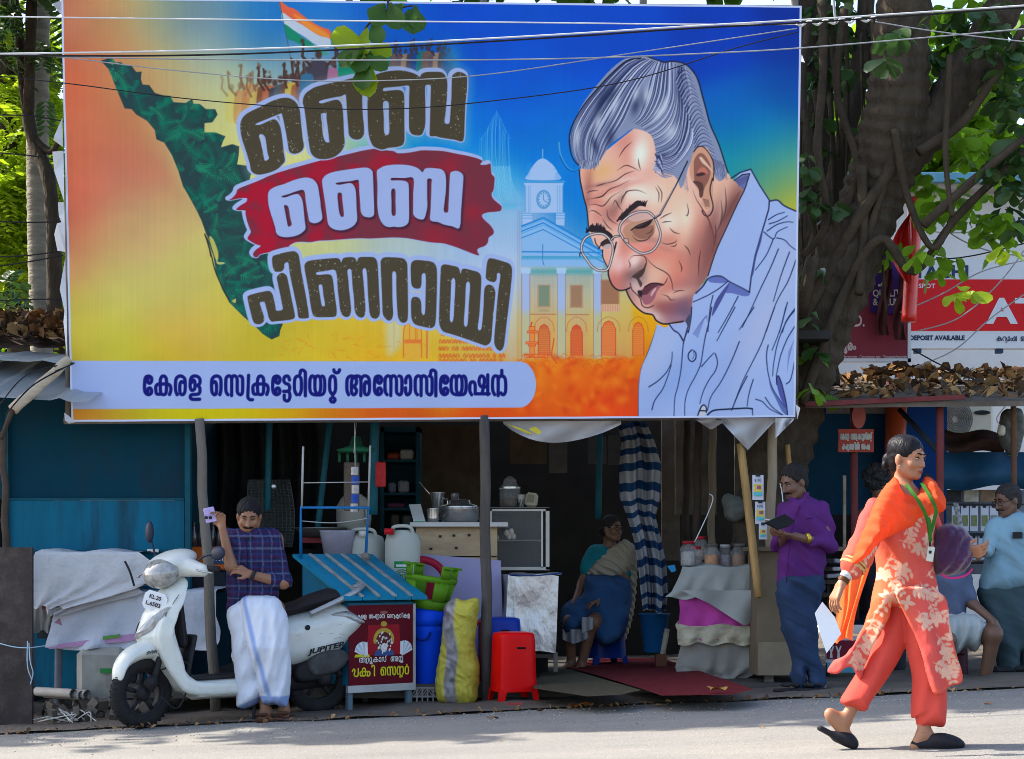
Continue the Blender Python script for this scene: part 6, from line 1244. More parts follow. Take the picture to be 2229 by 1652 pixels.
# ------------------------------------------------------------------ lottery ticket booth
def floorz(p): return gz(p[0])
BO = np.array(((758-CX)*12.2/F,12.2,0.0));wx_ = np.array((.80,.60,0));wd_ = np.array((-.62,.785,0))     # front left foot, width and depth directions
bz = gz(BO[0]);LBX = thing('ticket_booth',BO+np.array((0,0,bz)),'small blue lottery booth with a slanting lid and a red painted front','booth')
def bp(a,d,z): return BO+wx_*a+wd_*d+np.array((0,0,z))
zb_,zf,zr_ = 1.01+(1215-1493)/315.0,1.01+(1215-1306)/312.0,1.01
BW,BD = .54,.60
def hexa(g,P): g.add(P,[(0,1,2,3),(7,6,5,4),(0,4,5,1),(1,5,6,2),(2,6,7,3),(3,7,4,0)])
g = MB();hexa(g,[bp(0,0,zb_),bp(BW,0,zb_),bp(BW,0,zf-.02),bp(0,0,zf-.02),bp(0,BD,zb_),bp(BW,BD,zb_),bp(BW,BD,zr_-.02),bp(0,BD,zr_-.02)]);g.build('box',mat('booth_blue',(.01,.13,.22),.5,.25,4,dirt=(.02,.05,.06),dirt_amt=.6,dscale=4),LBX)
LID = mat('lid_blue',(.004,.18,.30),.45,.22,5,dirt=(.02,.05,.06),dirt_amt=.7,dscale=5,bump=.1,bscale=20)
lw = lambda a,d,h=0: bp(a,d,zf+(zr_-zf)*(d+.08)/(BD+.08)+h)
lid = MB();n_ = 5
for i in range(n_):
    a0,a1 = -.07+i*(BW+.14)/n_,-.07+(i+1)*(BW+.14)/n_-.006
    hexa(lid,[lw(a0,-.08),lw(a1,-.08),lw(a1,BD+.02),lw(a0,BD+.02),lw(a0,-.08,.022),lw(a1,-.08,.022),lw(a1,BD+.02,.022),lw(a0,BD+.02,.022)])
lo = lid.build('lid',LID,LBX)
ba = MB()
for i in range(1,n_):
    a0 = -.07+i*(BW+.14)/n_-.016;hexa(ba,[lw(a0,-.078,.023),lw(a0+.026,-.078,.023),lw(a0+.026,BD,.023),lw(a0,BD,.023),lw(a0,-.078,.034),lw(a0+.026,-.078,.034),lw(a0+.026,BD,.034),lw(a0,BD,.034)])
ba.build('batten',mat('grey_batten',(.28,.28,.26),.7,.3,8,dirt=(.05,.05,.05),dirt_amt=.6,dscale=9),lo)
g = MB();hexa(g,[bp(.0,-.006,zb_),bp(BW,-.006,zb_),bp(BW,-.006,zf-.035),bp(0,-.006,zf-.035),bp(0,-.001,zb_),bp(BW,-.001,zb_),bp(BW,-.001,zf-.035),bp(0,-.001,zf-.035)]);fp_ = g.build('front_panel',mat('booth_maroon',(.10,.003,.010),.5,.2,3),LBX)
g = MB();hexa(g,[bp(BW-.008,-.012,zb_),bp(BW+.012,-.012,zb_),bp(BW+.012,-.012,zf-.03),bp(BW-.008,-.012,zf-.03),bp(BW-.008,0,zb_),bp(BW+.012,0,zb_),bp(BW+.012,0,zf-.03),bp(BW-.008,0,zf-.03)]);hexa(g,[bp(-.01,-.015,zb_-.05),bp(BW+.01,-.015,zb_-.05),bp(BW+.01,-.015,zb_),bp(-.01,-.015,zb_),bp(-.01,.01,zb_-.05),bp(BW+.01,.01,zb_-.05),bp(BW+.01,.01,zb_),bp(-.01,.01,zb_)]);g.build('metal_edging',mat('grey_edging',(.4,.4,.4),.5,.2,metal=.4),LBX)
for (a,d) in ((.02,.02),(BW-.03,.02),(.02,BD-.03),(BW-.03,BD-.03)): p = bp(a,d,0);g = MB();g.box((p[0],p[1],(gz(p[0])+zb_)/2),(.035,.035,zb_-gz(p[0])),rotz(.64));g.build('leg',mat('booth_leg',(.1,.15,.18),.6,.3),LBX)
FO = bp(0,-.0075,zb_);fh = zf-.035-zb_
W_ = mat('paint_white',(.62,.6,.56),.6,.06);Y_ = mat('paint_yellow',(.55,.5,.02),.6,.08);GD = mat('paint_gold',(.42,.28,.04),.6,.25,40)
def fpt(x,y): return (x-.0)*BW,y*fh
g = MB();sign_words(g,'e2 ka ra la2 sp sa m stha aa na sp bha aa gya ku rra i ka ll',FO+wx_*.09*BW+np.array((0,0,.835*fh)),wx_,sV,.84*BW,.042*fh,.2,.002);g.build('white_lettering',W_,fp_);g = MB();sign_words(g,'A ttu ka aa l sp a mma',FO+wx_*.16*BW+np.array((0,0,.285*fh)),wx_,sV,.66*BW,.055*fh,.17,.002);g.build('white_lettering',W_,fp_)
g = MB();sign_words(g,'la kka i sp e1 sa nta r',FO+wx_*.05*BW+np.array((0,0,.115*fh)),wx_,sV,.86*BW,.095*fh,.2,.002);g.build('yellow_lettering',Y_,fp_)
N_ = -np.cross(wx_,sV)*-1
def art(poly,m,lift,name='painted_emblem'):
    g = MB();g.prism([(a*BW,b*fh) for a,b in poly],FO+np.array((0,0,0)),wx_,sV,.0006*lift+.0004);return g.build(name,m,fp_)
cxm = .53
arc = [(cxm+.16*math.cos(t),.56+.15*math.sin(t)) for t in np.linspace(-.3,math.pi+.3,16)]
art([(cxm-.26,.37),(cxm+.26,.37),(cxm+.24,.75),(cxm-.24,.75)],mat('paint_red',(.26,.008,.015),.5),1)
art(arc,GD,2);art([(cxm+.05*math.cos(t),.76+.035*math.sin(t)) for t in np.linspace(0,6.2,10)],GD,3)
art([(cxm+.12*math.cos(t),.55+.11*math.sin(t)) for t in np.linspace(0,6.1,14)],mat('paint_dark_red',(.1,.02,.02),.6),4)
g = MB();rr_ = np.random.default_rng(9)
for k in range(46):
    t = rr_.random()*6.28;r = rr_.uniform(.3,1);a,b = cxm+.13*r*math.cos(t),.53+.14*r*math.sin(t)*1.05;p = FO+wx_*(a*BW)+np.array((0,0,b*fh));g.ellip(p+np.cross(wx_,sV)*.004,(.006,.002,.009),6,4)
g.build('painted_garland',W_,fp_)
art([(cxm-.15,.36),(cxm+.16,.36),(cxm+.13,.43),(cxm-.12,.43)],mat('paint_blue',(.04,.08,.22),.6),5);art([(cxm+.05*math.cos(t),.46+.06*math.sin(t)) for t in np.linspace(0,6.1,10)],W_,6)
FANB = mat('paint_pale_blue',(.36,.46,.6),.6,.2,60)
for side in (1,-1):
    for i in range(7):
        t = math.radians(20+i*13);o_ = (cxm+side*.27,.37);d = (side*math.cos(t+.35)*-.0+side*math.sin(1.75-t)*.17,math.cos(1.75-t)*.0+math.sin(t+.1)*.17)
        w0 = (-d[1]*.13,d[0]*.13*1.0);art([(o_[0]-w0[0],o_[1]-w0[1]),(o_[0]+d[0]-w0[0],o_[1]+d[1]-w0[1]),(o_[0]+d[0]+w0[0],o_[1]+d[1]+w0[1]),(o_[0]+w0[0],o_[1]+w0[1])],FANB if i % 2 else W_,2+i,'painted_notes')
art([(.08,.35),(.32,.35),(.30,.385),(.1,.385)],Y_,3);art([(cxm+.06*math.cos(t),.905+.02*math.sin(t)) for t in np.linspace(0,6.1,10)],mat('paint_faint_red',(.3,.1,.09),.6),3)
# rack over the booth
RB = mat('rack_blue',(.01,.14,.36),.4,.2,dirt=(.1,.08,.06),dirt_amt=.3,dscale=12)
rk = thing('blue_rack',at(725,1220,12.65),'blue pipe rack with string rails standing over the booth','rack');g = MB();g.tube([at(655,1222,12.6),at(655,1105,12.6),at(802,1105,12.75),at(796,1212,12.75)],.012,8);g.tube([at(802,1105,12.75),at(803,1110,12.75)],.012,8);g.build('frame',RB,rk);g = MB();g.tube([at(657,1105,12.6),at(660,972,12.6)],.008,7);g.tube([at(802,1105,12.75),at(806,970,12.75)],.008,7);g.tube([at(658,1051,12.6),at(803,1049,12.75)],.004,6);g.tube(spline([at(657,1134,12.6),at(730,1138,12.68),at(802,1128,12.75)],6),.004,6);g.build('rails',mat('rack_grey',(.35,.34,.31),.6,.2),rk);g = MB();g.lathe(at(796,1212,12.75),[(.03,-.02),(.034,0),(.02,.03)],10);g.build('socket',WOODG,rk)
# jerrycans
def jerry(x0,x1,y0,y1,Y,label,red=False):
    c = at((x0+x1)/2,y1,Y);t = thing('jerrycan',c,label,'jerrycan','white water jerrycans by the booth');w = (x1-x0)*Y/F;h = (y1-y0)*Y/F
    g = MB();g.lathe(c,[(.46*w,0),(.5*w,.03*h),(.5*w,.45*h),(.49*w,.5*h),(.5*w,.55*h),(.5*w,.84*h),(.45*w,.93*h),(.3*w,.97*h),(.28*w,.99*h)],24,sy=.8);g.build('can',mat('jerry_white',(.52,.54,.48),.45,.08,3,dirt=(.38,.37,.3),dirt_amt=.3,dscale=3,transl=.2),t)
    g = MB();g.tube(spline([c+np.array((-.3*w,-.05,.93*h)),c+np.array((-.22*w,-.07,1.03*h)),c+np.array((.2*w,-.07,1.03*h)),c+np.array((.3*w,-.05,.93*h))],6),.014,8);g.build('handle',mat('jerry_white',0),t)
    g = MB();k = -.36*w if red else .0;g.lathe(c+np.array((k,-.1,.93*h)),[(.035,0),(.036,.04),(.03,.045)],14);g.build('cap',mat('cap_red',(.5,.01,.02),.4) if red else mat('cap_white',(.55,.54,.5),.5),t)
    return t,c,w,h
jerry(748,838,1158,1310,13.4,'left white jerrycan behind the blue rack, with a pale cap')
t_,c_,w_2,h_2 = jerry(838,916,1152,1320,13.2,'right white jerrycan with a red cap and green label',True)
rl = .80*w_2*.5+.002
def onface(a,z): th = (a)/(w_2*.5);return c_+np.array((w_2*.502*math.sin(th),-w_2*.402*math.cos(th),z))
g = MB();g.grid(lambda a,b: onface(-.02+.12*a-.04,h_2*(.50+.085*b)),6,2);g.build('green_label',mat('label_green',(.01,.22,.06),.5),t_)
g = MB();g.grid(lambda a,b: onface(-.015+.08*a-.03,h_2*(.515+.03*b))+np.array((0,-.002,0)),6,1);g.build('label_strip',W_,t_)
g = MB();[g.tube([onface(.0+r*math.cos(q_)*1.2,h_2*.40+r*math.sin(q_))+np.array((0,-.001,0)) for q_ in np.linspace(0,6.3,14)],.003,4) for r in (.03,.045)];sign_words(g,'ra gya',onface(-.025,h_2*.37)+np.array((0,-.002,0)),sU,sV,.055,.03,.16);g.build('green_print',mat('label_green',0),t_)
# red chair back, green stand, blue bin, crate, sack
g = MB();P_ = [at(920+55*math.cos(q_)-4,1270-52*math.sin(q_),13.2) for q_ in np.linspace(-.9,2.9,18)];g.tube(P_,.03,10);g.tube([at(968,1290,13.2),at(978,1340,13.2)],.03,8)
g.grid(lambda a,b: at(880+90*a,1262+80*b,13.24-.03*math.sin(a*3)),6,6);tag(g.build('plastic_chair',mat('chair_red',(.28,.012,.03),.4,.1),None,at(930,1340,13.2)),'dark red plastic chair back rising behind the green cylinder stand','chair')
GRN = mat('green_plastic_bright',(.12,.30,.015),.45,.15,5,transl=.25,dirt=(.1,.16,.03),dirt_amt=.4,dscale=5)
gs_ = thing('cylinder_stand',at(930,1322,12.75),'bright green plastic gas cylinder stand upturned on the blue bin','stand');c_ = at(930,1322,12.75);tl = euler(0,math.radians(8),0)
def gring(a0,a1,z0,z1,r0,r1,n=10,th=.008):
    g_ = [];
    for j in range(n+1):
        a = a0+(a1-a0)*j/n
        for (r,z) in ((r0,z0),(r1,z1),(r1-th,z1),(r0-th,z0)): g_.append(tl @ np.array((r*math.cos(a),r*math.sin(a),z))+c_)
    F_ = [(j*4+i,j*4+(i+1) % 4,j*4+4+(i+1) % 4,j*4+4+i) for j in range(n) for i in range(4)];F_ += [(3,2,1,0),(n*4,n*4+1,n*4+2,n*4+3)]
    return g_,F_
g = MB();g.add(*gring(0,6.2832,-.01,.055,.135,.15,26),True);g.add(*gring(0,6.2832,.185,.225,.185,.192,26),True)
for k in range(4):
    a = -2.55+k*1.5708;g.add(*gring(a-.38,a+.38,.05,.19,.15,.185,8),True);g.add(*gring(a-.2,a+.2,.22,.30,.195,.205,6),True)
    b_ = MB
g.build('ring_body',GRN,gs_)
g = MB()
for k in range(4): a = -2.55+k*1.5708;p0 = tl @ np.array((.2*math.cos(a),.2*math.sin(a),.302))+c_;g.box(p0,(.07,.05,.016),tl @ rotz(a))
g.build('foot_pads',GRN,gs_)
bn = thing('blue_bin',at(932,1492,12.75),'tall blue lidded bin standing on a grey crate','bin');c_ = at(930,1492,12.75);hb = (1492-1325)*12.75/F
g = MB();g.lathe(c_,[(.088,0),(.094,.01),(.12,.72*hb),(.125,.80*hb)],24);g.build('bin_body',mat('bin_blue',(.003,.07,.75),.45,.1,4),bn);g = MB();g.lathe(c_+np.array((0,0,.79*hb)),[(.135,0),(.138,.05),(.128,.10),(.118,.12),(.10,.115)],24);g.build('lid',mat('bin_blue',0),bn);g = MB();g.tube(spline([c_+np.array((-.085,-.11,.70*hb)),c_+np.array((-.06,-.14,.62*hb)),c_+np.array((0,-.145,.615*hb)),c_+np.array((.03,-.125,.70*hb))],6),.007,7);g.build('handle',mat('bin_handle',(.004,.02,.16),.5),bn)
gcr = thing('grey_crate',at(932,1540,12.7),'grey slatted crate under the blue bin','crate');g = MB();c_ = at(931,1540,12.55);w,h = .115,.145
for z in (0,h*.5,h-.01): g.box(c_+np.array((0,0,z+.006)),(2*w,.012,.012));g.box(c_+np.array((0,.28,z+.006)),(2*w,.012,.012));[g.box(c_+np.array((sx*w,.14,z+.006)),(.012,.28,.012)) for sx in (-1,1)]
for i in range(7): x = -w+i*w/3;g.box(c_+np.array((x,0,h/2)),(.009,.01,h))
for i in range(12): x = -w+.01+i*.019;g.box(c_+np.array((x+.008,.004,h*.75)),(.006,.008,h*.45),euler(0,.6 if i < 6 else -.6,0))
g.box(c_+np.array((0,.14,.01)),(2*w,.28,.012));g.box(c_+np.array((0,.14,h-.004)),(2*w-.03,.26,.006));g.build('crate_body',mat('crate_grey',(.22,.21,.2),.7,.2,dirt=(.1,.09,.08),dirt_amt=.5),gcr)
YEL = mat('sack_yellow',(.42,.37,.07),.5,.2,6,bump=.5,bscale=14,transl=.15,dirt=(.3,.27,.1),dirt_amt=.5,stretch=(1,1,3))
sk_ = thing('yellow_sack',at(998,1536,12.5),'crumpled yellow plastic sack with a clear side standing by the post','sack')
def px(pts,Y): return [(at(x,y,Y)[0],at(x,y,Y)[2]) for x,y in pts]
s_ = SDF();s_.infl(px([(968,1318),(990,1302),(1010,1306),(1036,1300),(1044,1312),(1040,1350),(1034,1400),(1044,1450),(1042,1500),(1034,1530),(1000,1536),(965,1532),(950,1520),(948,1470),(960,1400),(964,1350)],12.5),12.5,.13,.14)
def sdisp(X,Y,Z): return .020*(fbm(X*9+Z*2,Z*16+X*5,3)-.45)+.010*np.abs(np.sin(Z*30+X*26+7*vnoise(X*11,Z*9,1)))+.006*np.sin(Z*60+X*20)*np.clip(vnoise(X*8,Z*5,2)-.3,0,1)+.010*np.sin(X*34+2*np.sin(Z*9))*np.clip((Z-.60)*3,0,1)
def scol(V):
    u = V[:,0]-at(990,1400,12.5)[0]+.10*(V[:,2]-.6)*.25;clear = np.clip((.040-np.abs(u+.035+.012*np.sin(V[:,2]*14)))*60+.5,0,1)*(V[:,1] < 12.5)
    base = np.array((.47,.41,.06))*(.8+.4*vnoise(V[:,0]*12,V[:,2]*9,3))[:,None];g2 = np.array((.24,.22,.23))*(.5+1.1*vnoise(V[:,0]*40,V[:,2]*26,5))[:,None];return base*(1-clear[:,None])+g2*clear[:,None]
sdf_obj('sack_body',s_,.009,mat('sack_print',None,.42,.1,8,vcol=True,bump=.9,bscale=19,transl=.12),sk_,scol,sdisp,1)
# stools
def stool(name,x0,x1,y0,y1,Y,c,label,yaw=.25,rim=None):
    t = thing('plastic_stool',at((x0+x1)/2,y1,Y),label,'stool');b = at((x0+x1)/2,y1,Y);h = (y1-y0)*Y/F;w = (x1-x0)*Y/F/2;R = rotz(yaw);m = mat('stool_'+name,c,.34,.06,3,spec=.12)
    def ring(k,z,r,sq): 
        out = []
        for j in range(28):
            a = 2*math.pi*j/28;e = (abs(math.cos(a))**sq+abs(math.sin(a))**sq)**(-1/sq);out.append(R @ np.array((r*e*math.cos(a),r*e*math.sin(a),z))+b)
        return out
    g = MB();L = [ring(0,.16*h,w*.97,5),ring(0,.5*h,w*.94,4.5),ring(0,.9*h,w*.92,4),ring(0,.955*h,w*.91,3.6),ring(0,.985*h,w*.86,3.4),ring(0,h,w*.62,3),ring(0,.992*h,w*.1,2)]
    V = [p for r in L for p in r];Fq = [(k*28+j,k*28+(j+1) % 28,(k+1)*28+(j+1) % 28,(k+1)*28+j) for k in range(6) for j in range(28)];Fq.append(tuple(6*28+j for j in range(28)));g.add(V,Fq,True);so_ = g.build('seat_shell',m,t)
    for (sx,sy) in ((1,1),(1,-1),(-1,-1),(-1,1)):
        g = MB();p = R @ np.array((sx*w*.86,sy*w*.86,0));V = []
        for z,k in ((0,1.06),(.2*h,.985)):
            for (ux,uy) in ((0,0),(-.34,0),(-.30,-.05),(-.05,-.05),(-.05,-.30),(0,-.34)): V.append(R @ np.array((sx*w*(k*.92+ux*(1 if z else .7)),sy*w*(k*.92+uy*(1 if z else .7)),z))+b)
        g.add(V,[(i,(i+1) % 6,6+(i+1) % 6,6+i) for i in range(6)]+[(0,1,2,3,4,5),(11,10,9,8,7,6)]);g.build('leg',m,t)
    g = MB();q_ = R @ np.array((.1*w,-.935*w,.78*h))+b;g.box(q_,(.065,.012,.014),R,.004);g.build('hand_slot',mat('slot_dark',(.02,.005,.005),.8),so_);return t
stool('red',1071,1164,1375,1528,12.4,(.62,.001,.002),'bright red plastic stool at the front beside the dark post',.3)
stool('blue',1040,1134,1343,1470,13.1,(.008,.035,.30),'glossy blue plastic stool behind the red one',.2)
g = MB();P_ = [at(1032,1360,12.9),at(1050,1352,12.9),at(1052,1400,12.9),at(1050,1500,12.9)];g.tube(P_,.03,8);tag(g.build('maroon_tub',mat('tub_maroon',(.25,.015,.03),.4),None,at(1040,1500,12.9)),'dark red plastic edge between the yellow sack and the post','chair part')
# foil wrapped box
FOIL = mat('crinkled_foil',(.50,.50,.50),.36,.12,5,metal=.75,bump=.6,bscale=18,dirt=(.35,.34,.3),dirt_amt=.4,stretch=(1,1,.5))
fx_ = thing('foil_box',at(1150,1450,13.3),'box wrapped in dented silver foil on a wooden trestle','box')
g = MB();Yf = 13.2
def foil(a,b):
    l,r = 1118+(1-b)*14-4*b,1224+0*b;x = 1106+b*-8+(1216-1106+b*2)*a;y = 1252+b*168+3*math.sin(a*7);p = at(x,y,Yf);p[1] += .018*(fbm(a*4,b*5,5)-.45)+.012*max(0,1-((a-.45)**2+(b-.45)**2)*14);return p
g.grid(foil,20,24);g.grid(lambda a,b: at(1108+114*a,1252-5*b,Yf+.45*b)+np.array((0,0,.006*math.sin(a*9))),10,4);g.grid(lambda a,b: at(1108-20*a,1250+168*b,Yf+.30*a)+np.array((.02*math.sin(b*6)*a,0,0)),6,14);g.grid(lambda a,b: at(1216,1252+168*b,Yf+.4*a),4,8);g.build('foil_wrap',FOIL,fx_)
g = MB();g.tube(spline([at(1108,1250,Yf-.005),at(1160,1253,Yf-.005),at(1223,1247,Yf-.005)],4),.006,6);g.build('tape_edge',mat('tape_blue',(.03,.06,.2),.5),fx_)
for x in (1100,1205): g = MB();rb(g,x,1420,x+9,1462,Yf+.02,.05);g.build('trestle_leg',WOODG,fx_)
g = MB();rb(g,1085,1424,1214,1432,Yf+.03,.3);rb(g,1085,1255,1094,1430,Yf+.32,.05);g.build('trestle_board',mat('dark_wood',0),fx_)
# sweet table
TBL = thing('sweet_table',at(1560,1480,13.5),'cloth covered sweet stall table crowded with jars','table');Yt = 13.2
drape('pink_cloth',[(1478,1652,1300),(1480,1652,1330),(1478,1654,1350),(1480,1650,1378),(1500,1648,1396)],mat('pink_print_sheet',(.42,.05,.26),.6,.3,4),Yt-.02,.3,.05,7,28,TBL)
drape('pink_hem',[(1470,1650,1362),(1474,1652,1372),(1474,1650,1388),(1476,1648,1402)],mat('cream_fringe',(.42,.38,.27),.8,.3,9,dirt=(.18,.1,.04),dirt_amt=.6,dscale=4),Yt-.05,.2,.05,8,28,TBL)
drape('lower_cloth',[(1486,1640,1390),(1478,1646,1420),(1470,1650,1450),(1474,1640,1468),(1500,1620,1480)],mat('grey_sheet_low',(.25,.235,.2),.8,.2,3,bump=.4,bscale=6),Yt,.5,.08,9,28,TBL)
drape('top_cloth',[(1486,1646,1232),(1482,1648,1246),(1476,1650,1262),(1462,1650,1290),(1448,1648,1302)],mat('grey_green_sheet',(.31,.325,.30),.7,.15,3,bump=.4,bscale=6,dirt=(.24,.22,.17),dirt_amt=.4),Yt-.04,.5,.03,10,28,TBL)
g = MB();g.grid(lambda a,b: at(1482+(168*(1-b)+110*b)*a+b*(60*1),1285+b*78*(1-abs(a-.72)*.9),Yt-.10-.03*math.sin(a*8+b*3)),20,10);g.build('hanging_flap',mat('grey_green_sheet',0),TBL)
g = MB();g.box(at(1566,1360,13.55),(.5,.5,.75));g.build('table_body',mat('dark_wood',0),TBL);g = MB();g.add([at(1452,1232,13.1),at(1468,1229,13.1),at(1472,1242,13.1),at(1462,1246,13.1)],[(0,1,2,3)]);g.build('blue_corner',mat('blue_scrap',(.02,.2,.4),.6),TBL)
jl = [(1480,1516,'clear jar of pale sweets at the left end of the table',(.3,.28,.25),(.3,.02,.03),1176,1232),(1500,1530,'bottle shaped jar with a red lid and white label',(.4,.3,.24),(.45,.02,.03),1188,1240),(1532,1566,'jar of orange snacks in the middle of the table',(.42,.16,.03),(.1,.09,.08),1182,1240),(1563,1594,'clear jar with a pink sweet base',(.3,.24,.24),(.4,.4,.38),1184,1240),(1592,1626,'jar of brown snacks right of the clear jar',(.2,.09,.03),(.12,.1,.09),1182,1236),(1612,1646,'ribbed jar of dark ribbed snacks at the right end',(.16,.08,.035),(.4,.03,.02),1178,1240),(1512,1540,'back jar with a red lid behind the front row',(.3,.2,.15),(.4,.02,.03),1166,1220)]
for i,(x0,x1,lab,c,lc,y0,y1) in enumerate(jl):
    Yj = 13.35+.12*(i % 2)+(.3 if i == 6 else 0);b = at((x0+x1)/2,y1,Yj);w = (x1-x0)*Yj/F/2;h = (y1-y0)*Yj/F;t = thing('sweet_jar',b,lab,'jar','sweet jars on the table')
    g = MB();g.lathe(b,[(w*.92,0),(w,.01),(w,h*.7),(w*.8,h*.8),(w*.66,h*.86)],18);g.build('jar_body',GLASS,t);g = MB();g.lathe(b+np.array((0,0,.004)),[(w*.86,0),(w*.9,.01),(w*.88,h*.5),(w*.5,h*.56)],14,jig=lambda a,z: 1+.05*math.sin(a*5+z*60));g.build('contents',mat('sweets%d' % i,c,.6,.5,60),t);g = MB();g.lathe(b+np.array((0,0,h*.85)),[(w*.74,0),(w*.76,h*.10),(w*.7,h*.13)],16);g.build('lid',mat('lid%d' % i,lc,.4),t)
g = MB();g.add([at(1534,1226,13.30),at(1544,1225,13.30),at(1544,1240,13.30),at(1534,1240,13.30)],[(0,1,2,3)]);
# bucket, mats, block, leaf
bk = thing('blue_bucket',at(1422,1420,14.3),'plain blue bucket standing under the striped cloth','bucket');g = MB();b = at(1424,1420,14.3);g.lathe(b,[(.085,0),(.09,.01),(.118,.30),(.128,.305),(.128,.318),(.118,.318),(.1,.29)],24);g.build('bucket_body',mat('bucket_blue',(.01,.10,.26),.4,.08),bk)
g = MB();g.tube([at(1452,1370,14.1),at(1440,1438,14.0)],.022,8);tag(g.build('bamboo_stick',mat('bamboo_split',0),None,at(1440,1438,14.0)),'short bamboo stick leaning beside the blue bucket','stick');g = MB();rb(g,1428,1425,1452,1452,13.9,.14);tag(g.build('brick',mat('brick',(.16,.07,.04),.9,.3),None,at(1440,1452,13.9)),'dull red brick below the bamboo stick','brick')
def floorpt(x,y,z): 
    # where the sight line meets a level sheet z above the climbing ground
    Y = 12.0
    for _ in range(30): X = (x-CX)*Y/F;Y = F*(CZ-(gz(X)+z))/(y-HY)
    return np.array(((x-CX)*Y/F,Y,gz((x-CX)*Y/F)+z))
g = MB();P_ = [floorpt(x,y,.105) for x,y in ((1232,1452),(1300,1432),(1440,1432),(1640,1500),(1590,1512),(1440,1514),(1400,1500),(1300,1470))];g.add(P_,[tuple(range(8))]);mt = g.build('red_mat',mat('red_mat',(.12,.014,.017),.95,.25,14,bump=.3,bscale=80),None,P_[0]);tag(mt,'long dull red floor mat in front of the seated woman','mat')
g = MB();P_ = [floorpt(x,y,.118) for x,y in ((1180,1464),(1240,1456),(1300,1474),(1396,1502),(1350,1512),(1280,1516),(1160,1498))];g.add(P_,[tuple(range(7))]);tag(g.build('jute_mat',mat('jute_mat',(.07,.06,.036),.95,.3,30,bump=.4,bscale=90),None,P_[0]),'dirty jute mat lying left of the red mat','mat')
LF = [mat('fallen_leaf_orange',(.40,.12,.02),.7,.35,12),mat('fallen_leaf_yellow',(.38,.24,.05),.7,.3,12),mat('fallen_leaf_tan',(.22,.13,.06),.8,.3,12)]
def fallen(x,y,wpx,m,label,z=.03,seed=0):
    c = floorpt(x,y,z);w = wpx*c[1]/F/2;rr2 = np.random.default_rng(seed+5);out = [];n = 12;g = MB();V = [c+np.array((0,0,.02))]
    for ring_,rk_ in ((.5,.03),(1,.0)):
        for j in range(n):
            a = 2*math.pi*j/n;r = w*ring_*(1+.25*math.sin(3*a+seed)+.1*rr2.normal());V.append(c+np.array((r*math.cos(a),r*.8*math.sin(a),max(.004,rk_*w*4+w*.5*abs(math.sin(a*1.5+seed))*ring_))))
    Fq = [(0,1+j,1+(j+1) % n) for j in range(n)]+[(1+j,1+n+j,1+n+(j+1) % n,1+(j+1) % n) for j in range(n)];g.add(V,Fq,True);tag(g.build('fallen_leaf',m,None,c),label,'leaf','fallen leaves on the road edge')
for i,q_ in enumerate(((1262,1541,48,0,'curled orange leaf on the road edge below the jute mat'),(1562,1504,40,1,'broad yellow leaf on the red mat below the sweet table'),(1112,1538,22,2,'small tan leaf right of the red stool feet'),(1072,1565,24,2,'dry tan leaf lying on the road below the yellow sack'),(50,1598,24,2,'small brown leaf at the bottom left road edge'),(2150,1534,16,0,'little reddish leaf on the road at the far right'),(1660,1585,12,2,'tiny tan leaf on the sunlit road left of the walking woman'),(1090,1615,10,2,'tiny tan leaf on the sunlit road near the bottom middle'))): fallen(q_[0],q_[1],q_[2],LF[q_[3]],q_[4],.0 if q_[1] > 1530 else .12,i)
g = MB();P_ = floorpt(1120,1532,.02);g.box(P_,(.10,.04,.012),rotz(.2));tag(g.build('wrapper',mat('wrapper_red',(.4,.05,.05),.4,.5,30),None,P_),'flattened red and white wrapper in front of the red stool','wrapper')
gr = MB();rr_ = np.random.default_rng(31)
litter('verge_litter',None,lambda a,b: np.array((-3.4+7.6*a,11.45+.3*b*b-.2*(b > .8),gz(-3.4+7.6*a)+.014)),170,.045)
for k in range(900):
    x = rr_.uniform(-3.2,4.2);y = rr_.normal(11.3,.5);r = rr_.uniform(.002,.008);gr.ellip((x,y,gz(x)+r*.4),(r,r,r*.7),5,3)
tag(gr.build('grit',mat('grit',(.35,.31,.25),.9,.4)),kind='stuff')

# ------------------------------------------------------------------ right hand ticket stall
RS_ = thing('corner_stall',at(1950,1500,13.6),'open stall with a leaf strewn plank roof right of the tree','stall')
PLK = mat('roof_plank',(.13,.105,.085),.9,.35,4,dirt=(.06,.05,.04),dirt_amt=.6,bump=.3)
MAR = mat('maroon_post',(.14,.03,.03),.6,.3,dirt=(.06,.04,.035),dirt_amt=.5)
g = MB();V = [at(1752,876,12.9),at(2240,872,12.9),at(2230,828,15.2),at(1800,822,15.2)];g.add(V+[v-np.array((0,0,.04)) for v in V],[(0,1,2,3),(7,6,5,4),(0,4,5,1),(1,5,6,2),(2,6,7,3),(3,7,4,0)]);g.build('plank_roof',PLK,RS_)
g = MB();a,b = at(1752,880,12.88),at(2100,864,12.88);g.box((a+b)/2,(b[0]-a[0],.03,.035),euler(0,-math.atan2(b[2]-a[2],b[0]-a[0]),0));g.build('roof_fascia',MAR,RS_)
def rfl(a,b): p = (V[0]*(1-a)+V[1]*a)*(1-b)+(V[3]*(1-a)+V[2]*a)*b;return p+np.array((0,0,.02+.06*max(0,fbm(a*7,b*4,9)-.35)*2*b+.03*b*a*rngv.random()))
litter('leaf_litter','dry brown leaves scattered over the plank roof right of the tree',rfl,420,.11)
litter('leaf_litter','bank of dry leaves along the back of the plank roof',lambda a,b: V[3]*(1-a)+V[2]*a+np.array((.3,-.5*b,.0+.04*b*fbm(a*8,1,4))),300,.11)
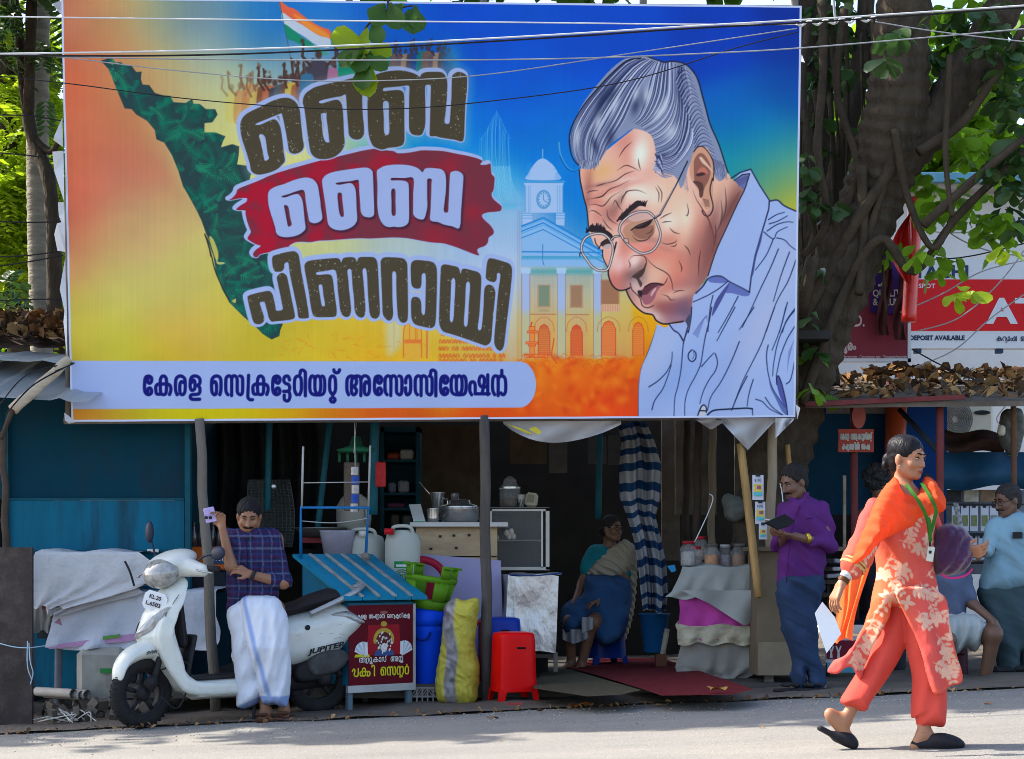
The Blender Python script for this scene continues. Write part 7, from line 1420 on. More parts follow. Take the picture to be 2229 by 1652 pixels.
BLW = mat('stall_blue_wall',(.006,.06,.125),.55,.35,2,dirt=(.01,.02,.03),dirt_amt=.7);BLB = mat('stall_bright_blue',(.008,.06,.26),.5,.2,2)
g = MB();rb(g,1700,872,1936,1360,14.6,.05);g.build('blue_wall',BLW,RS_);g = MB();rb(g,1936,885,2062,1360,14.5,.05);g.build('blue_board',BLB,RS_)
g = MB();rb(g,1800,876,1936,900,14.4,.04);g.build('upper_rail',mat('grey_rail',(.2,.19,.17),.8),RS_)
g = MB();pole(g,(2046,862),(2046,1560),13.0,12.9,.028,.028,8);g.build('post',MAR,RS_)
g = MB();pole(g,(1858,866),(1862,1350),13.4,13.4,.028,.03,8);g.build('post',MAR,RS_)
g = MB();pole(g,(2206,880),(2208,1080),13.2,13.2,.022,.022,8);g.build('post',mat('rust_post',(.12,.06,.035),.8,.3),RS_)
g = MB();g.tube([at(1958,892,13.6),at(2040,980,13.0)],.02,6);g.build('brace',DARKM,RS_)
g = MB();rb(g,1780,1120,1865,1330,14.2,.3);rb(g,1830,1160,2060,1330,14.3,.3);g.build('dark_back',mat('dark_cabinet',0),RS_)
g = MB();rb(g,1836,1035,1842,1300,13.8,.03);g.build('thin_lath',mat('bamboo_split',0),RS_)
sb = thing('union_sign',at(1863,984,13.3),'small red two line sign board nailed to a maroon post','sign');q3 = 13.3/F
g = MB();rb(g,1825,934,1902,984,13.32,.02);g.build('board',mat('sign_board_red',(.33,.055,.035),.6,.2,5),sb)
g = MB();sign_words(g,'e2 ka ra la2 sp e1 sa rr ka e2 tta rra i ya rr2',at(1829,956,13.312),sU,sV,69*q3,11*q3,.2);sign_words(g,'E m pla aa ya i s sp sa m gha',at(1833,978,13.312),sU,sV,60*q3,11*q3,.2);g.build('board_lettering',mat('paint_grey',(.42,.4,.36),.6),sb)
em = thing('gear_emblem',at(1869,930,13.3),'oval red and white gear emblem above the two line sign','emblem');g = MB();g.prism([(15*q3*math.cos(t),26*q3*math.sin(t)) for t in np.linspace(0,6.1,22)],at(1869,907,13.33),sU,sV,.012);g.build('disc',mat('emblem_red',(.36,.10,.085),.6,.1),em)
g = MB();g.prism([((-3+11.5*(1 if k % 2 else .8)*math.cos(t))*q3*1.0,(1+20*(1 if k % 2 else .86)*math.sin(t))*q3) for k,t in enumerate(np.linspace(1.5,4.9,17))]+[(0,-12*q3),(-3*q3,0),(0,14*q3)],at(1869,907,13.326),sU,sV,.004);g.prism([(0,-8*q3),(5*q3,-6*q3),(6*q3,8*q3),(2*q3,10*q3)],at(1871,905,13.326),sU,sV,.004);g.build('gear_mark',W_,em)
# air conditioner on the white wall
ac = thing('air_conditioner',at(2105,950,16.5),'cream outdoor air conditioner unit under the plank roof','air conditioner');g = MB();rb(g,2050,868,2162,952,16.4,.5,.02);g.build('case',mat('ac_cream',(.5,.47,.37),.5,.06),ac)
g = MB()
for k in range(9): g.tube([at(2080+(8+k*3.6)*math.cos(t),912+(9+k*4)*math.sin(t),16.38) for t in np.linspace(0,6.3,20)],.006,4)
g.build('fan_grille',mat('grille_grey',(.2,.19,.17),.6),ac);g = MB();g.prism([(18*16.3/F*math.cos(t),5*16.3/F*math.sin(t)) for t in np.linspace(0,6.1,18)],at(2138,898,16.39),sU,sV,.004);put_text(g,'FOSTAF',at(2124,901,16.37),sU,sV,6*16.3/F,.001,fit=27*16.3/F);g.build('badge',DARKM,ac)
# awning with things on top and ticket rack
aw = thing('blue_awning',at(2130,1065,13.9),'sagging dark blue tarpaulin awning at the right edge','awning');g = MB();g.grid(lambda a,b: at(2052+(180)*a,984+b*(78+6*math.sin(a*7)),13.7-.16*math.sin(b*2.4)+.04*math.sin(a*9)),18,10);g.build('tarpaulin',mat('tarp_blue',(.012,.05,.095),.5,.3,5,bump=.3,bscale=8),aw)
g = MB();g.grid(lambda a,b: at(2056+130*a,934+46*b+10*a+6*math.sin(a*7),13.8+.1*math.sin(b*5+a*3)),14,8);tag(g.build('rolled_sheet',mat('rolled_brown',(.05,.025,.02),.9,.4,8,bump=.5),None,at(2120,980,13.8)),'dark brown rolled sheet lying on the blue awning','sheet')
g = MB();s_ = SDF();s_.infl(px([(2180,900),(2200,890),(2225,892),(2229,940),(2215,990),(2190,985),(2172,950)],13.5),13.5,.07,.06);sdf_obj('bag_bundle',s_,.009,mat('bag_grey',(.12,.125,.105),.5,.5,16,transl=.3),None,None,lambda X,Y,Z: .035*(fbm(X*26,Z*26,2)-.45));o = bpy.context.scene.objects[-1] if False else None
for ob_i in COL.objects:
    if ob_i.name.startswith('bag_bundle'): tag(ob_i,'bundle of crumpled plastic bags hanging at the right edge','bag')
g = MB();rb(g,2196,935,2216,992,13.65,.02);tag(g.build('green_card',mat('green_frame',(.02,.2,.1),.5),None,at(2206,992,13.65)),'green card hanging behind the plastic bags','card')
g = MB();g.lathe(at(2180,948,13.4),[(.02,0),(.03,.02),(.03,.06),(.012,.08)],10);g.tube(spline([at(2192,880,13.4),at(2170,910,13.4),at(2180,930,13.4)],6),.004,5);tag(g.build('lamp_holder',mat('ac_cream',0),None,at(2180,940,13.4)),'unlit bulb holder hanging from the plank roof','lamp holder')
tr_ = thing('ticket_rack',at(2120,1265,13.7),'display rack hung with rows of lottery tickets at right','rack');g = MB();rb(g,2060,1066,2229,1068,14.0,.02);rb(g,2060,1068,2229,1250,14.02,.02);g.build('rack_board',mat('rack_board',(.14,.15,.17),.7,.5,7),tr_);g = MB();rb(g,2060,1096,2229,1100,13.7,.02);rb(g,2060,1160,2229,1166,13.7,.02);rb(g,2060,1222,2229,1228,13.7,.02);g.build('rail',mat('rail_dark',(.03,.03,.035),.6),tr_)
TK = [mat('ticket_paper',(.55,.56,.62),.6,.1),mat('ticket_olive',(.20,.22,.10),.6,.5,50),mat('ticket_pink',(.32,.10,.2),.6,.4,50),mat('ticket_yellow',(.6,.48,.1),.6,.4,50),mat('ticket_cyan',(.1,.45,.5),.6,.4,50)]
def ticket(x,y,w,h,Y,c,label,group,number=None):
    t = thing('lottery_ticket',at(x+w/2,y+h,Y),label,'ticket',group);g = MB();rb(g,x,y,x+w,y+h,Y,.006);g.build('slip',TK[0],t);g = MB();rb(g,x+w*.12,y+h*.36,x+w*.88,y+h*.80,Y-.003,.002);g.build('printed_panel',TK[c],t)
    g = MB();rb(g,x+w*.3,y-3,x+w*.7,y+3,Y-.01,.02);g.build('clip',DARKM,t)
    if number: g = MB();put_text(g,number,at(x+w*.18,y+h*.30,Y-.005),sU,sV,h*.17*Y/F,0,fit=w*.62*Y/F);g.build('pencilled_number',NAVY,t)
    return t
for i in range(5): ticket(2072+i*20+(3 if i > 2 else 0),1102,17,54,13.66,1,'olive printed lottery slip clipped in the upper row of the right rack','upper row of lottery slips')
for i in range(6): ticket(2066+i*16,1168,13,50,13.66,2,'pink printed lottery slip in the lower row of the right rack','lower row of lottery slips')
g = MB();rb(g,2066,1160,2140,1166,13.64,.02);g.build('shelf_edge',DARKM,tr_)
for (x0,x1,c,lab) in ((2062,2092,(.03,.03,.03),'dark packet hung left under the blue awning'),(2098,2130,(.35,.32,.25),'pale photo card hung under the blue awning'),(2134,2166,(.2,.13,.08),'brown printed packet hung under the blue awning')): g = MB();rb(g,x0,1006+60,x1,1092,13.75,.02);tag(g.build('hung_packet',mat('hp%d' % x0,c,.5,.6,14),None,at(x0,1092,13.75)),lab,'packet')
g = MB();g.tube(spline([at(2080,1095,13.5),at(2092,1150,13.45),at(2098,1180,13.4)],6),.02,8);tag(g.build('umbrella',mat('print_bw',(.3,.3,.3),.6,.9,40),None,at(2098,1180,13.4)),'folded black and white printed umbrella by the ticket rack','umbrella')
# ticket desk with number slips
dk = thing('ticket_desk',at(1700,1510,12.7),'brown plywood ticket desk behind the man in purple','desk');PLY = mat('brown_ply',(.15,.115,.075),.75,.2,4,dirt=(.09,.07,.05),dirt_amt=.4)
g = MB();rb(g,1648,1198,1760,1470,12.75,.5);g.build('side_panel',PLY,dk);g = MB();rb(g,1640,1190,1850,1199,12.7,.6);g.build('desk_top',PLY,dk);g = MB();rb(g,1650,1398,1760,1470,12.735,.02);g.build('lower_panel',mat('ply_light',(.2,.16,.11),.75,.2),dk)
for x in (1666,1740): g = MB();rb(g,x,1470,x+18,1520,12.8,.06);g.build('leg',WOODG,dk)
g = MB();pole(g,(1612,966),(1652,1300),12.85,12.6,.03,.03,4);tag(g.build('timber_prop',mat('new_timber',(.36,.22,.085),.7,.25,5,stretch=(4,4,.5)),None,at(1652,1300,12.6)),'yellowish timber prop leaning before the desk, hung with number slips','prop')
g = MB();pole(g,(1682,915),(1672,1400),13.0,13.0,.036,.036,9,.006);tag(g.build('bamboo_post',mat('bamboo_post',(.28,.22,.15),.75,.3,5,stretch=(3,3,.4)),None,at(1672,1400,13.0)),'upright bamboo post behind the number slips','post')
g = MB();pole(g,(1714,968),(1722,1060),13.1,13.1,.02,.02,4);tag(g.build('timber_batten',mat('new_timber',0),None,at(1722,1060,13.1)),'short yellowish batten above the head of the man in purple','batten')
for (x,y,w,h,n,c,lab) in ((1638,1034,24,54,'9193',3,'upper number slip hung on the timber prop'),(1644,1092,22,48,'9197',3,'lower number slip hung on the timber prop'),(1652,1140,18,34,None,3,'yellow slip hung lowest on the timber prop')):
    t = ticket(x,y,w,h,12.58,c,lab,'number slips on the prop',n);g = MB();rb(g,x+w*.4,y+h*.42,x+w*.75,y+h*.56,12.574,.002);g.build('pink_spot',TK[2],t);g = MB();rb(g,x+w*.15,y+h*.68,x+w*.85,y+h*.84,12.574,.002);g.build('cyan_band',TK[4],t)
g = MB();g.tube(spline([at(1665,1130,12.55),at(1690,1134,12.5),at(1706,1130,12.55),at(1703,1080,12.7),at(1698,1052,12.7)],6),.004,5);tag(g.build('white_wire',CAW,None,at(1690,1134,12.5)),'loose white cord between the slips and the man in purple','cord')
g = MB();s_ = SDF();s_.ell(at(1600,1108,13.3),(.09,.07,.10));s_.ell(at(1584,1090,13.3),(.05,.04,.06));o = sdf_obj('plastic_bag',s_,.012,mat('bag_grey',0),None,None,lambda X,Y,Z: .02*(fbm(X*22,Z*22,7)-.45));tag(o,'grey plastic bag hanging behind the timber prop','bag')
g = MB();g.tube(spline([at(1512,1180,13.2),at(1540,1120,13.2),at(1552,1085,13.2),at(1544,1075,13.2)],6),.004,5);tag(g.build('thin_string',CAW,None,at(1540,1120,13.2)),'thin string slanting above the sweet jars','string')
for (x,Y_,m_,lab) in ((1520,14.0,'dark_wood','dark upright pole left behind the sweet jars'),(1552,14.2,'bamboo_post','pale upright pole behind the sweet jars'),(1496,14.6,'dark_wood','dark upright pole beside the striped cloth')): g = MB();pole(g,(x,905),(x-4,1230),Y_,Y_,.03,.03,8,.006);tag(g.build('upright_pole',mat(m_,0),None,at(x-4,1230,Y_)),lab,'pole')
# newspapers, bench and posters behind the walking woman
bn2 = thing('slatted_bench',at(1840,1360,13.3),'dark slatted bench stacked with newspapers behind the walking woman','bench');g = MB();[rb(g,1790,y,1870,y+9,13.2,.35) for y in (1262,1290,1318)];rb(g,1800,1262,1806,1480,13.3,.04);g.build('slats',mat('dark_wood',0),bn2)
for i,(x,y,lab) in enumerate(((1796,1252,'lowest folded newspaper on the slatted bench'),(1800,1238,'middle folded newspaper on the slatted bench'),(1794,1222,'topmost folded newspaper on the slatted bench'))): g = MB();g.box(at(x+26,y,13.3),(.2,.26,.03),euler(0,.08*(i-1),.2*i),.008);tag(g.build('newspaper',mat('newsprint%d' % i,((.35,.36,.4),(.4,.4,.42),(.3,.33,.42))[i],.8,.4,30),None,at(x+26,y+4,13.3)),lab,'newspaper','newspapers on the bench')
ps = thing('poster',at(1835,1470,13.2),'torn poster with white figures on maroon behind the walking woman','poster');g = MB();rb(g,1797,1385,1866,1442,13.2,.02);g.build('sheet',mat('poster_paper',(.5,.5,.55),.7,.1),ps);g = MB();rb(g,1800,1394,1866,1434,13.19,.008);g.build('maroon_field',mat('poster_maroon',(.2,.02,.04),.7),ps);g = MB();[g.prism([(x,0),(x+.022,0),(x+.018,.04),(x+.034,.09),(x+.024,.09),(x+.011,.06),(x-.002,.09),(x-.012,.09),(x+.004,.04)],at(1806,1432,13.186),sU,sV,.002) for x in (0,.055)];g.build('white_figures',W_,ps);g = MB();rb(g,1800,1442,1868,1464,13.2,.02);g.build('blue_strip',mat('poster_blue',(.1,.35,.45),.7,.3,12),ps)

# ------------------------------------------------------------------ white scooter
TH = math.radians(26);SO_ = np.array(((500-CX)/321,11.95,0.0));SF = np.array((-math.cos(TH),-math.sin(TH),0));SL = np.array((math.sin(TH),-math.cos(TH),0))
def sx(V):
    V = np.atleast_2d(np.asarray(V,float));Wd = SO_+V[:,:1]*SF+V[:,1:2]*SL;Wd[:,2] = V[:,2]+gz(Wd[:,0]);return Wd
STA = math.radians(22)
def steer(V):
    V = np.atleast_2d(np.asarray(V,float)).copy();x = V[:,0]-.42;y = V[:,1].copy();V[:,0] = .42+x*math.cos(STA)-y*math.sin(STA);V[:,1] = x*math.sin(STA)+y*math.cos(STA);return V
sxs = lambda V: sx(steer(V))
SC = thing('scooter',(SO_[0],SO_[1],gz(SO_[0])),'scratched white scooter parked at the road edge with a man leaning on it','scooter')
SWH = mat('scooter_white',(.58,.60,.555),.28,.06,3,spec=.5,coat=.15,dirt=(.3,.28,.24),dirt_amt=.28,dscale=7)
SBK = mat('scooter_black',(.022,.022,.024),.55,.2,12);TYR = mat('tyre_rubber',(.022,.021,.021),.85,.2,20,bump=.3,bscale=70);SGR = mat('scooter_grey',(.32,.33,.34),.35,.1,metal=.5);LENS = mat('lamp_lens',(.26,.26,.25),.06,.55,26,spec=.8,coat=.5)
def mbx(g,f): g.v = [tuple(p) for p in f(np.array(g.v))];return g
def wheel(x,f):
    g = MB();g.lathe((x,0,.236),[(.150,-.035),(.185,-.047),(.215,-.043),(.232,-.022),(.236,0),(.232,.022),(.215,.043),(.185,.047),(.150,.035),(.148,0),(.150,-.035)],40,axis=(0,1,0),cap=False)
    for k in range(40):
        a = k*2*math.pi/40
        for sg in (-1,1): g.box((x+.2265*math.cos(a+.04*sg),sg*.02,.236+.2265*math.sin(a+.04*sg)),(.02,.03,.006),euler(0,-a,.5*sg))
    w = mbx(g,f).build('wheel',TYR,SC)
    g = MB();g.lathe((x,0,.236),[(.150,-.034),(.140,-.03),(.138,.03),(.150,.034)],32,axis=(0,1,0),cap=False);g.lathe((x,0,.236),[(.04,-.05),(.055,-.03),(.055,.03),(.04,.05)],18,axis=(0,1,0))
    for k in range(5): a = k*2*math.pi/5+.3;g.tube([(x+.04*math.cos(a),0,.236+.04*math.sin(a)),(x+.145*math.cos(a),0,.236+.145*math.sin(a))],.016,8)
    mbx(g,f).build('rim',SBK,w);return w
wheel(.64,sxs);wheel(-.635,sx)
def spart(name,s_,h,m,f=sx,col=None,disp=None,par=SC,sm=1): return sdf_obj(name,s_,h,m,par,col,disp,sm,f)
s_ = SDF();s_.infl([(.845,.33),(.84,.42),(.79,.50),(.70,.555),(.56,.585),(.44,.58),(.37,.50),(.40,.43),(.52,.44),(.64,.45),(.76,.41),(.81,.33)],0,.082,.06);spart('front_fender',s_,.007,SWH,sxs)
g = MB();[g.tube([(.62,y,.24),(.50,y,.60)],.022,8) for y in (-.075,.075)];g.lathe((.62,.078,.30),[(.045,-.01),(.05,0),(.045,.02)],12,axis=(0,1,0));mbx(g,sxs).build('fork',SBK,SC)
half = [(0,.99),(.07,.985),(.14,.94),(.185,.84),(.20,.72),(.19,.60),(.16,.50),(.145,.38),(.15,.26),(.10,.22)];ap = half+[(-a,b) for a,b in half[::-1][:-1]]
apx = lambda a,b: np.interp(b,[.2,.3,.45,.6,.75,.9,1.0],[.34,.40,.54,.60,.55,.44,.34])-3.6*np.asarray(a)**2
s_ = SDF();s_.infl(ap,.45,.042,.07,plane='yz',curve=lambda A,B: apx(A,B)-.45);[s_.infl([(.52,.70),(.45,.70),(.37,.46),(.27,.29),(-.28,.27),(-.28,.20),(.26,.19),(.42,.30),(.53,.52)],y_,.030,.03,.05) for y_ in (.158,-.158)];spart('front_apron',s_,.007,SWH)
s_ = SDF();s_.ell((.39,0,1.09),(.175,.155,.075),euler(0,.25,0));s_.ell((.45,0,1.03),(.11,.13,.085));s_.cap((.36,-.10,1.07),.055,(.33,-.25,1.045),.028);s_.cap((.38,.08,1.06),.075,(.335,.26,1.02),.042);s_.cap((.38,0,1.0),.07,(.36,0,.93),.06);spart('headlight_cowl',s_,.006,SWH,sxs)
s_ = SDF();s_.ell((.49,.015,1.015),(.112,.140,.100),euler(0,.45,0),.005);hl = spart('headlight',s_,.006,LENS,sxs)
s_ = SDF();s_.box_ = None;s_.infl([(.34,.22),(.34,.30),(-.30,.30),(-.34,.22),(-.28,.16),(.26,.16)],0,.17,.03,smooth=False);spart('side_skirt',s_,.008,SWH)
g = MB();g.box((.04,0,.305),(.60,.30,.02),None,.006);g.box((.30,0,.45),(.03,.28,.30),euler(0,-.2,0),.01);g.box((.36,0,.72),(.05,.24,.42),euler(0,.12,0),.02);mbx(g,sx).build('floorboard',SBK,SC)
RP = [(-.13,.36),(-.14,.60),(-.30,.665),(-.55,.715),(-.78,.755),(-.93,.66),(-.95,.60),(-.86,.50),(-.70,.37),(-.48,.33),(-.28,.32)]
s_ = SDF();s_.infl(RP,0,.165,.13);s_.infl([(-.84,.70),(-.95,.64),(-.97,.59),(-.88,.56)],0,.08,.05);spart('rear_panel',s_,.007,SWH)
s_ = SDF();s_.infl([(-.08,.70),(-.09,.75),(-.25,.775),(-.42,.775),(-.55,.82),(-.72,.86),(-.80,.83),(-.80,.76),(-.55,.71),(-.30,.665),(-.14,.655)],0,.145,.07);spart('seat',s_,.008,mat('seat_vinyl',(.022,.018,.02),.5,.2,20,bump=.2,bscale=60))
for sg in (1,):
    g = MB();g.tube(spline([(-.52,.15,.69),(-.68,.17,.755),(-.84,.15,.82),(-.93,.08,.865),(-.95,0,.87),(-.93,-.08,.865),(-.84,-.15,.82),(-.68,-.17,.755)],6),.021,10);g.box((-.90,0,.865),(.05,.16,.02),euler(0,.3,0),.008);mbx(g,sx).build('grab_rail',SGR,SC)
s_ = SDF();s_.infl([(-.66,.675),(-.80,.70),(-.93,.62),(-.90,.60),(-.80,.62)],.115,.045,.03);spart('tail_lamp',s_,.006,LENS)
s_ = SDF();s_.cap((-.30,.02,.24),.09,(-.62,.03,.26),.08);s_.infl([(-.42,.33),(-.60,.40),(-.76,.42),(-.80,.34),(-.66,.25),(-.45,.23)],.12,.04,.03);s_.cap((-.28,0,.36),.11,(-.55,0,.38),.10);s_.cap((-.05,.05,.2),.03,(-.3,.05,.2),.04);s_.cap((-.635,.05,.24),.06,(-.635,.12,.24),.05);spart('engine',s_,.009,SBK)
s_ = SDF();s_.infl([(-.50,.37),(-.62,.43),(-.76,.43),(-.80,.36),(-.70,.28),(-.54,.27)],.155,.03,.03);spart('air_filter_cover',s_,.007,mat('filter_grey',(.05,.05,.05),.6,.4,12,dirt=(.14,.13,.12),dirt_amt=.5,dscale=8))
s_ = SDF();s_.infl([(-.80,.46),(-.88,.47),(-1.02,.20),(-.98,.18)],0,.07,.02,smooth=False);spart('mudflap',s_,.008,SBK)
g = MB();g.tube([(-.15,.1,.2),(-.10,.22,.01)],.012,7);mbx(g,sx).build('side_stand',SBK,SC);g = MB();g.tube([(-.75,.12,.26),(-.60,.12,.46)],.02,8);g.tube([(-.2,-.16,.2),(-.75,-.16,.26)],.045,10);mbx(g,sx).build('shock_and_exhaust',SBK,SC)
for (nm,y0,y1) in (('grip',.24,.37),('grip',-.24,-.37)): g = MB();g.tube([(.33,y0,1.04),(.29,y1,1.025)],[.019,.02],10);mbx(g,sxs).build(nm,SBK,SC)
g = MB();g.tube(spline([(.37,.24,1.03),(.40,.30,1.02),(.37,.40,1.0)],5),.006,6);mbx(g,sxs).build('brake_lever',SGR,SC);g = MB();g.tube(spline([(.37,-.24,1.03),(.40,-.30,1.02),(.37,-.40,1.0)],5),.006,6);g.ellip((.37,-.4,1.0),(.012,.012,.012));mbx(g,sxs).build('brake_lever',SGR,SC)
for sg in (1,-1):
    tip = (.30,sg*.37+(.0),1.13) if sg > 0 else (.36,-.29,1.30);g = MB();g.tube(spline([(.33,sg*.18,1.06),(.33,sg*.25,1.11),tip],5),.007,7);g.ellip(tip,(.022,.075,.048) if sg > 0 else (.022,.04,.075),16,10);mbx(g,sxs).build('mirror',mat('mirror_blue_black',(.012,.018,.04),.45,.1,spec=.25),SC)
PK = .80;pl = [(-.085,-.045),(-.06,-.08),(.06,-.08),(.085,-.045),(.085,.045),(.06,.08),(-.06,.08),(-.085,.045)]
def lp(y,z,off=0): return np.array((float(apx(np.array(y),np.array(z)))+.042+off,y,z))
Pc = np.array((.60,.03,.835));Un = sx([Pc+np.array((0,.1,0))])[0]-sx([Pc])[0];Un /= np.linalg.norm(Un);PO = sx([Pc])[0]+np.array((.085,-.03,0));PV = np.array((.10,.06,.99));Un = np.array((.93,-.20,-.28));Un /= np.linalg.norm(Un);PV = np.cross(np.cross(Un,PV),Un);PV /= np.linalg.norm(PV)
g = MB();g.prism([(a*1.2*PK,b*PK) for a,b in pl],PO,Un,PV,-.006);pt = g.build('number_plate',mat('plate_white',(.62,.64,.66),.5,.08),SC)
g = MB();put_text(g,'KL.20',PO+Un*-.043+PV*.014,Un,PV,.027,.001,fit=.084,lift=.008);put_text(g,'L.6503',PO+Un*-.054+PV*-.033,Un,PV,.028,.001,fit=.104,lift=.008);g.build('plate_lettering',SBK,pt)
for (pts,nm,m_,dy) in (([(.02,.60),(.10,.72),(.165,.79),(.172,.77),(.168,.71),(.13,.64),(.06,.60)],'indicator_lens',LENS,.014),([(-.045,.675),(-.015,.70),(-.03,.625)],'front_mark',SBK,.004),([(-.035,.965),(.02,.975),(.02,.955),(-.035,.947)],'badge',SBK,.004)):
    P_ = spline(pts,3,True) if nm == 'indicator_lens' else np.array(pts);g = MB();n = len(P_);mid = P_.mean(0);V = [lp(a,b,dy) for a,b in P_]+[lp(a,b,-.03) for a,b in P_]+[lp(*mid,dy*2.2)]+[lp(*(mid+(q_-mid)*.6),dy*2) for q_ in P_];g.add(sx(V),[(2*n,2*n+1+i,2*n+1+(i+1) % n) for i in range(n)]+[(2*n+1+i,i,(i+1) % n,2*n+1+(i+1) % n) for i in range(n)]+[(i,(i+1) % n,n+(i+1) % n,n+i) for i in range(n)]);g.build(nm,m_,SC)
def side_text(body,x,z,y,h,fit,slope,m_,f=sx,name='side_lettering'):
    V,Fq = text_mesh(body,h,.002);V[:,0] *= fit/V[:,0].max();g = MB();g.add(f([(x-v[0]-.25*v[1],y,z+v[1]+slope*v[0]) for v in V]),Fq);return g.build(name,m_,SC)
side_text('JUPITER',-.50,.415,.169,.036,.27,.16,SBK);side_text('SVMC',.66,.487,.0845,.02,.10,.10,mat('decal_grey',(.12,.12,.12),.5),sxs)
g = MB();g.lathe((-.50,.166,.60),[(.018,-.002),(.018,.004),(.008,.004)],14,axis=(0,1,0));mbx(g,sx).build('round_badge',SBK,SC)
g = MB();rr_ = np.random.default_rng(2)
for k in range(9):
    x,z = rr_.uniform(-.85,-.4),rr_.uniform(.4,.62);L = rr_.uniform(.02,.06);dz = rr_.uniform(-.012,.012);g.add(sx([(x,.1665,z),(x-L,.1665,z+dz),(x-L,.1665,z+dz+.0014),(x,.1665,z+.0014)]),[(0,1,2,3)])
for k in range(16): z = rr_.uniform(.34,.9);y = float(np.interp(z,[.3,.5,.6,.8],[.14,.15,.18,.18]));g.add(sx([lp(y,z,.003),lp(y-.004,z+.004,.003),lp(y-.006,z+.03,.003),lp(y-.003,z+.03,.003)]),[(0,1,2,3)])
g.build('scratches',mat('scratch_dark',(.10,.09,.08),.8),SC)
g = MB();g.tube(spline([(.55,.10,.38),(.40,.16,.42),(.36,.15,.30),(.45,.14,.12),(.55,.10,.20)],6),.006,6);mbx(g,sxs).build('brake_cable',SBK,SC)

# ------------------------------------------------------------------ people
def head(S,c,size,yaw,pitch,roll=0.0,fem=False):
    """adds a head to S; yaw 0 faces the street (-Y), + turns to the right of the picture. returns local->world"""
    k = size/.235;R = np.array(Matrix.Rotation(yaw,3,'Z') @ Matrix.Rotation(roll,3,'Y') @ Matrix.Rotation(-pitch,3,'X')) @ np.diag((1,-1,1)) ;c = np.asarray(c,float)
    Rr = R.copy();T = lambda x,y,z: c+Rr @ (np.array((x,y,z))*k)
    Q = R @ np.diag((1,-1,1)) @ np.diag((1,1,1))
    def E(p,r,kk=.018,sub=False): S.ell(T(*p),np.array(r)*k,Q,kk*k,sub)
    E((0,-.012,.028),(.074,.094,.084));E((0,.022,-.03),(.06,.072,.082));E((0,.045,-.078),(.04,.042,.03));E((0,.074,-.098),(.02,.017,.014))
    S.cap(T(0,.090,.012),.008*k,T(0,.105 if fem else .114,-.03),(.0105 if fem else .0125)*k,.01*k);E((.013,.1,-.034),(.009,.011,.008),.008);E((-.013,.1,-.034),(.009,.011,.008),.008)
    S.cap(T(-.036,.078,.024),.011*k,T(.036,.078,.024),.011*k,.016*k)
    for s_ in (-1,1): E((s_*.036,.06,-.028),(.024,.026,.024));E((s_*.03,.094,.003),(.014,.012,.009),.012,True);E((s_*.075,-.008,-.012),(.011,.021,.032),.008);S.cap(T(s_*.056,.0,-.06),.02*k,T(s_*.028,.06,-.092),.016*k,.02*k)
    E((0,.088,-.060),(.023,.012,.0065),.008);E((0,.087,-.0715),(.019,.012,.007),.008)
    T.k = k;T.Q = Q;T.inv = lambda V: ((V-c) @ Rr)/k
    return T
def face_bits(T,par,iris=(.02,.012,.01),brow=(.012,.01,.01),moustache=None,glasses=False,closed=.45):
    g = MB();
    for s_ in (-1,1): g.ellip(T(s_*.030,.082,.004),np.array((.0135,.009,.0065*closed*1.6))*T.k,10,6,T.Q)
    g.build('eyes',mat('eye_white',(.42,.38,.35),.3),par)
    g = MB()
    for s_ in (-1,1): g.ellip(T(s_*.029,.0885,.003),np.array((.006,.004,.006*closed*1.5))*T.k,8,6,T.Q)
    g.build('iris',mat('iris_dark',iris,.2),par)
    g = MB()
    for s_ in (-1,1): g.tube([T(s_*a,b,d) for a,b,d in ((.012,.093,.026),(.028,.092,.032),(.046,.076,.026))],np.array((.004,.0048,.0025))*T.k,6)
    g.build('eyebrows',mat('brow_hair',brow,.9),par)
    g = MB()
    for s_ in (-1,1): g.tube([T(s_*a,b,d) for a,b,d in ((.017,.0865,.007),(.03,.0905,.0105),(.044,.08,.006))],np.array((.0022,.003,.002))*T.k,5)
    g.build('eyelids',mat('lash_dark',(.035,.02,.015),.8),par)
    if moustache is not None: g = MB();g.tube([T(a,b,d) for a,b,d in ((-.034,.078,-.058),(-.018,.099,-.048),(0,.105,-.046),(.018,.099,-.048),(.034,.078,-.058))],np.array((.004,.0085,.008,.0085,.004))*T.k,8);g.build('moustache',mat('moust_%s' % str(moustache[0]),moustache,.9,.4,60),par)
    if glasses:
        g = MB()
        for s_ in (-1,1): g.tube([T(s_*.032+.022*math.cos(a),.1-.2*abs(s_*.032+.022*math.cos(a))**1.6,.0+.017*math.sin(a)) for a in np.linspace(0,6.3,16)],.0022*T.k,5);g.tube([T(s_*.053,.088,.004),T(s_*.078,.0,.004)],.002*T.k,5)
        g.tube([T(-.01,.102,.002),T(.01,.102,.002)],.002*T.k,5);g.build('spectacles',mat('spec_frame',(.04,.03,.03),.3,metal=.5),par)
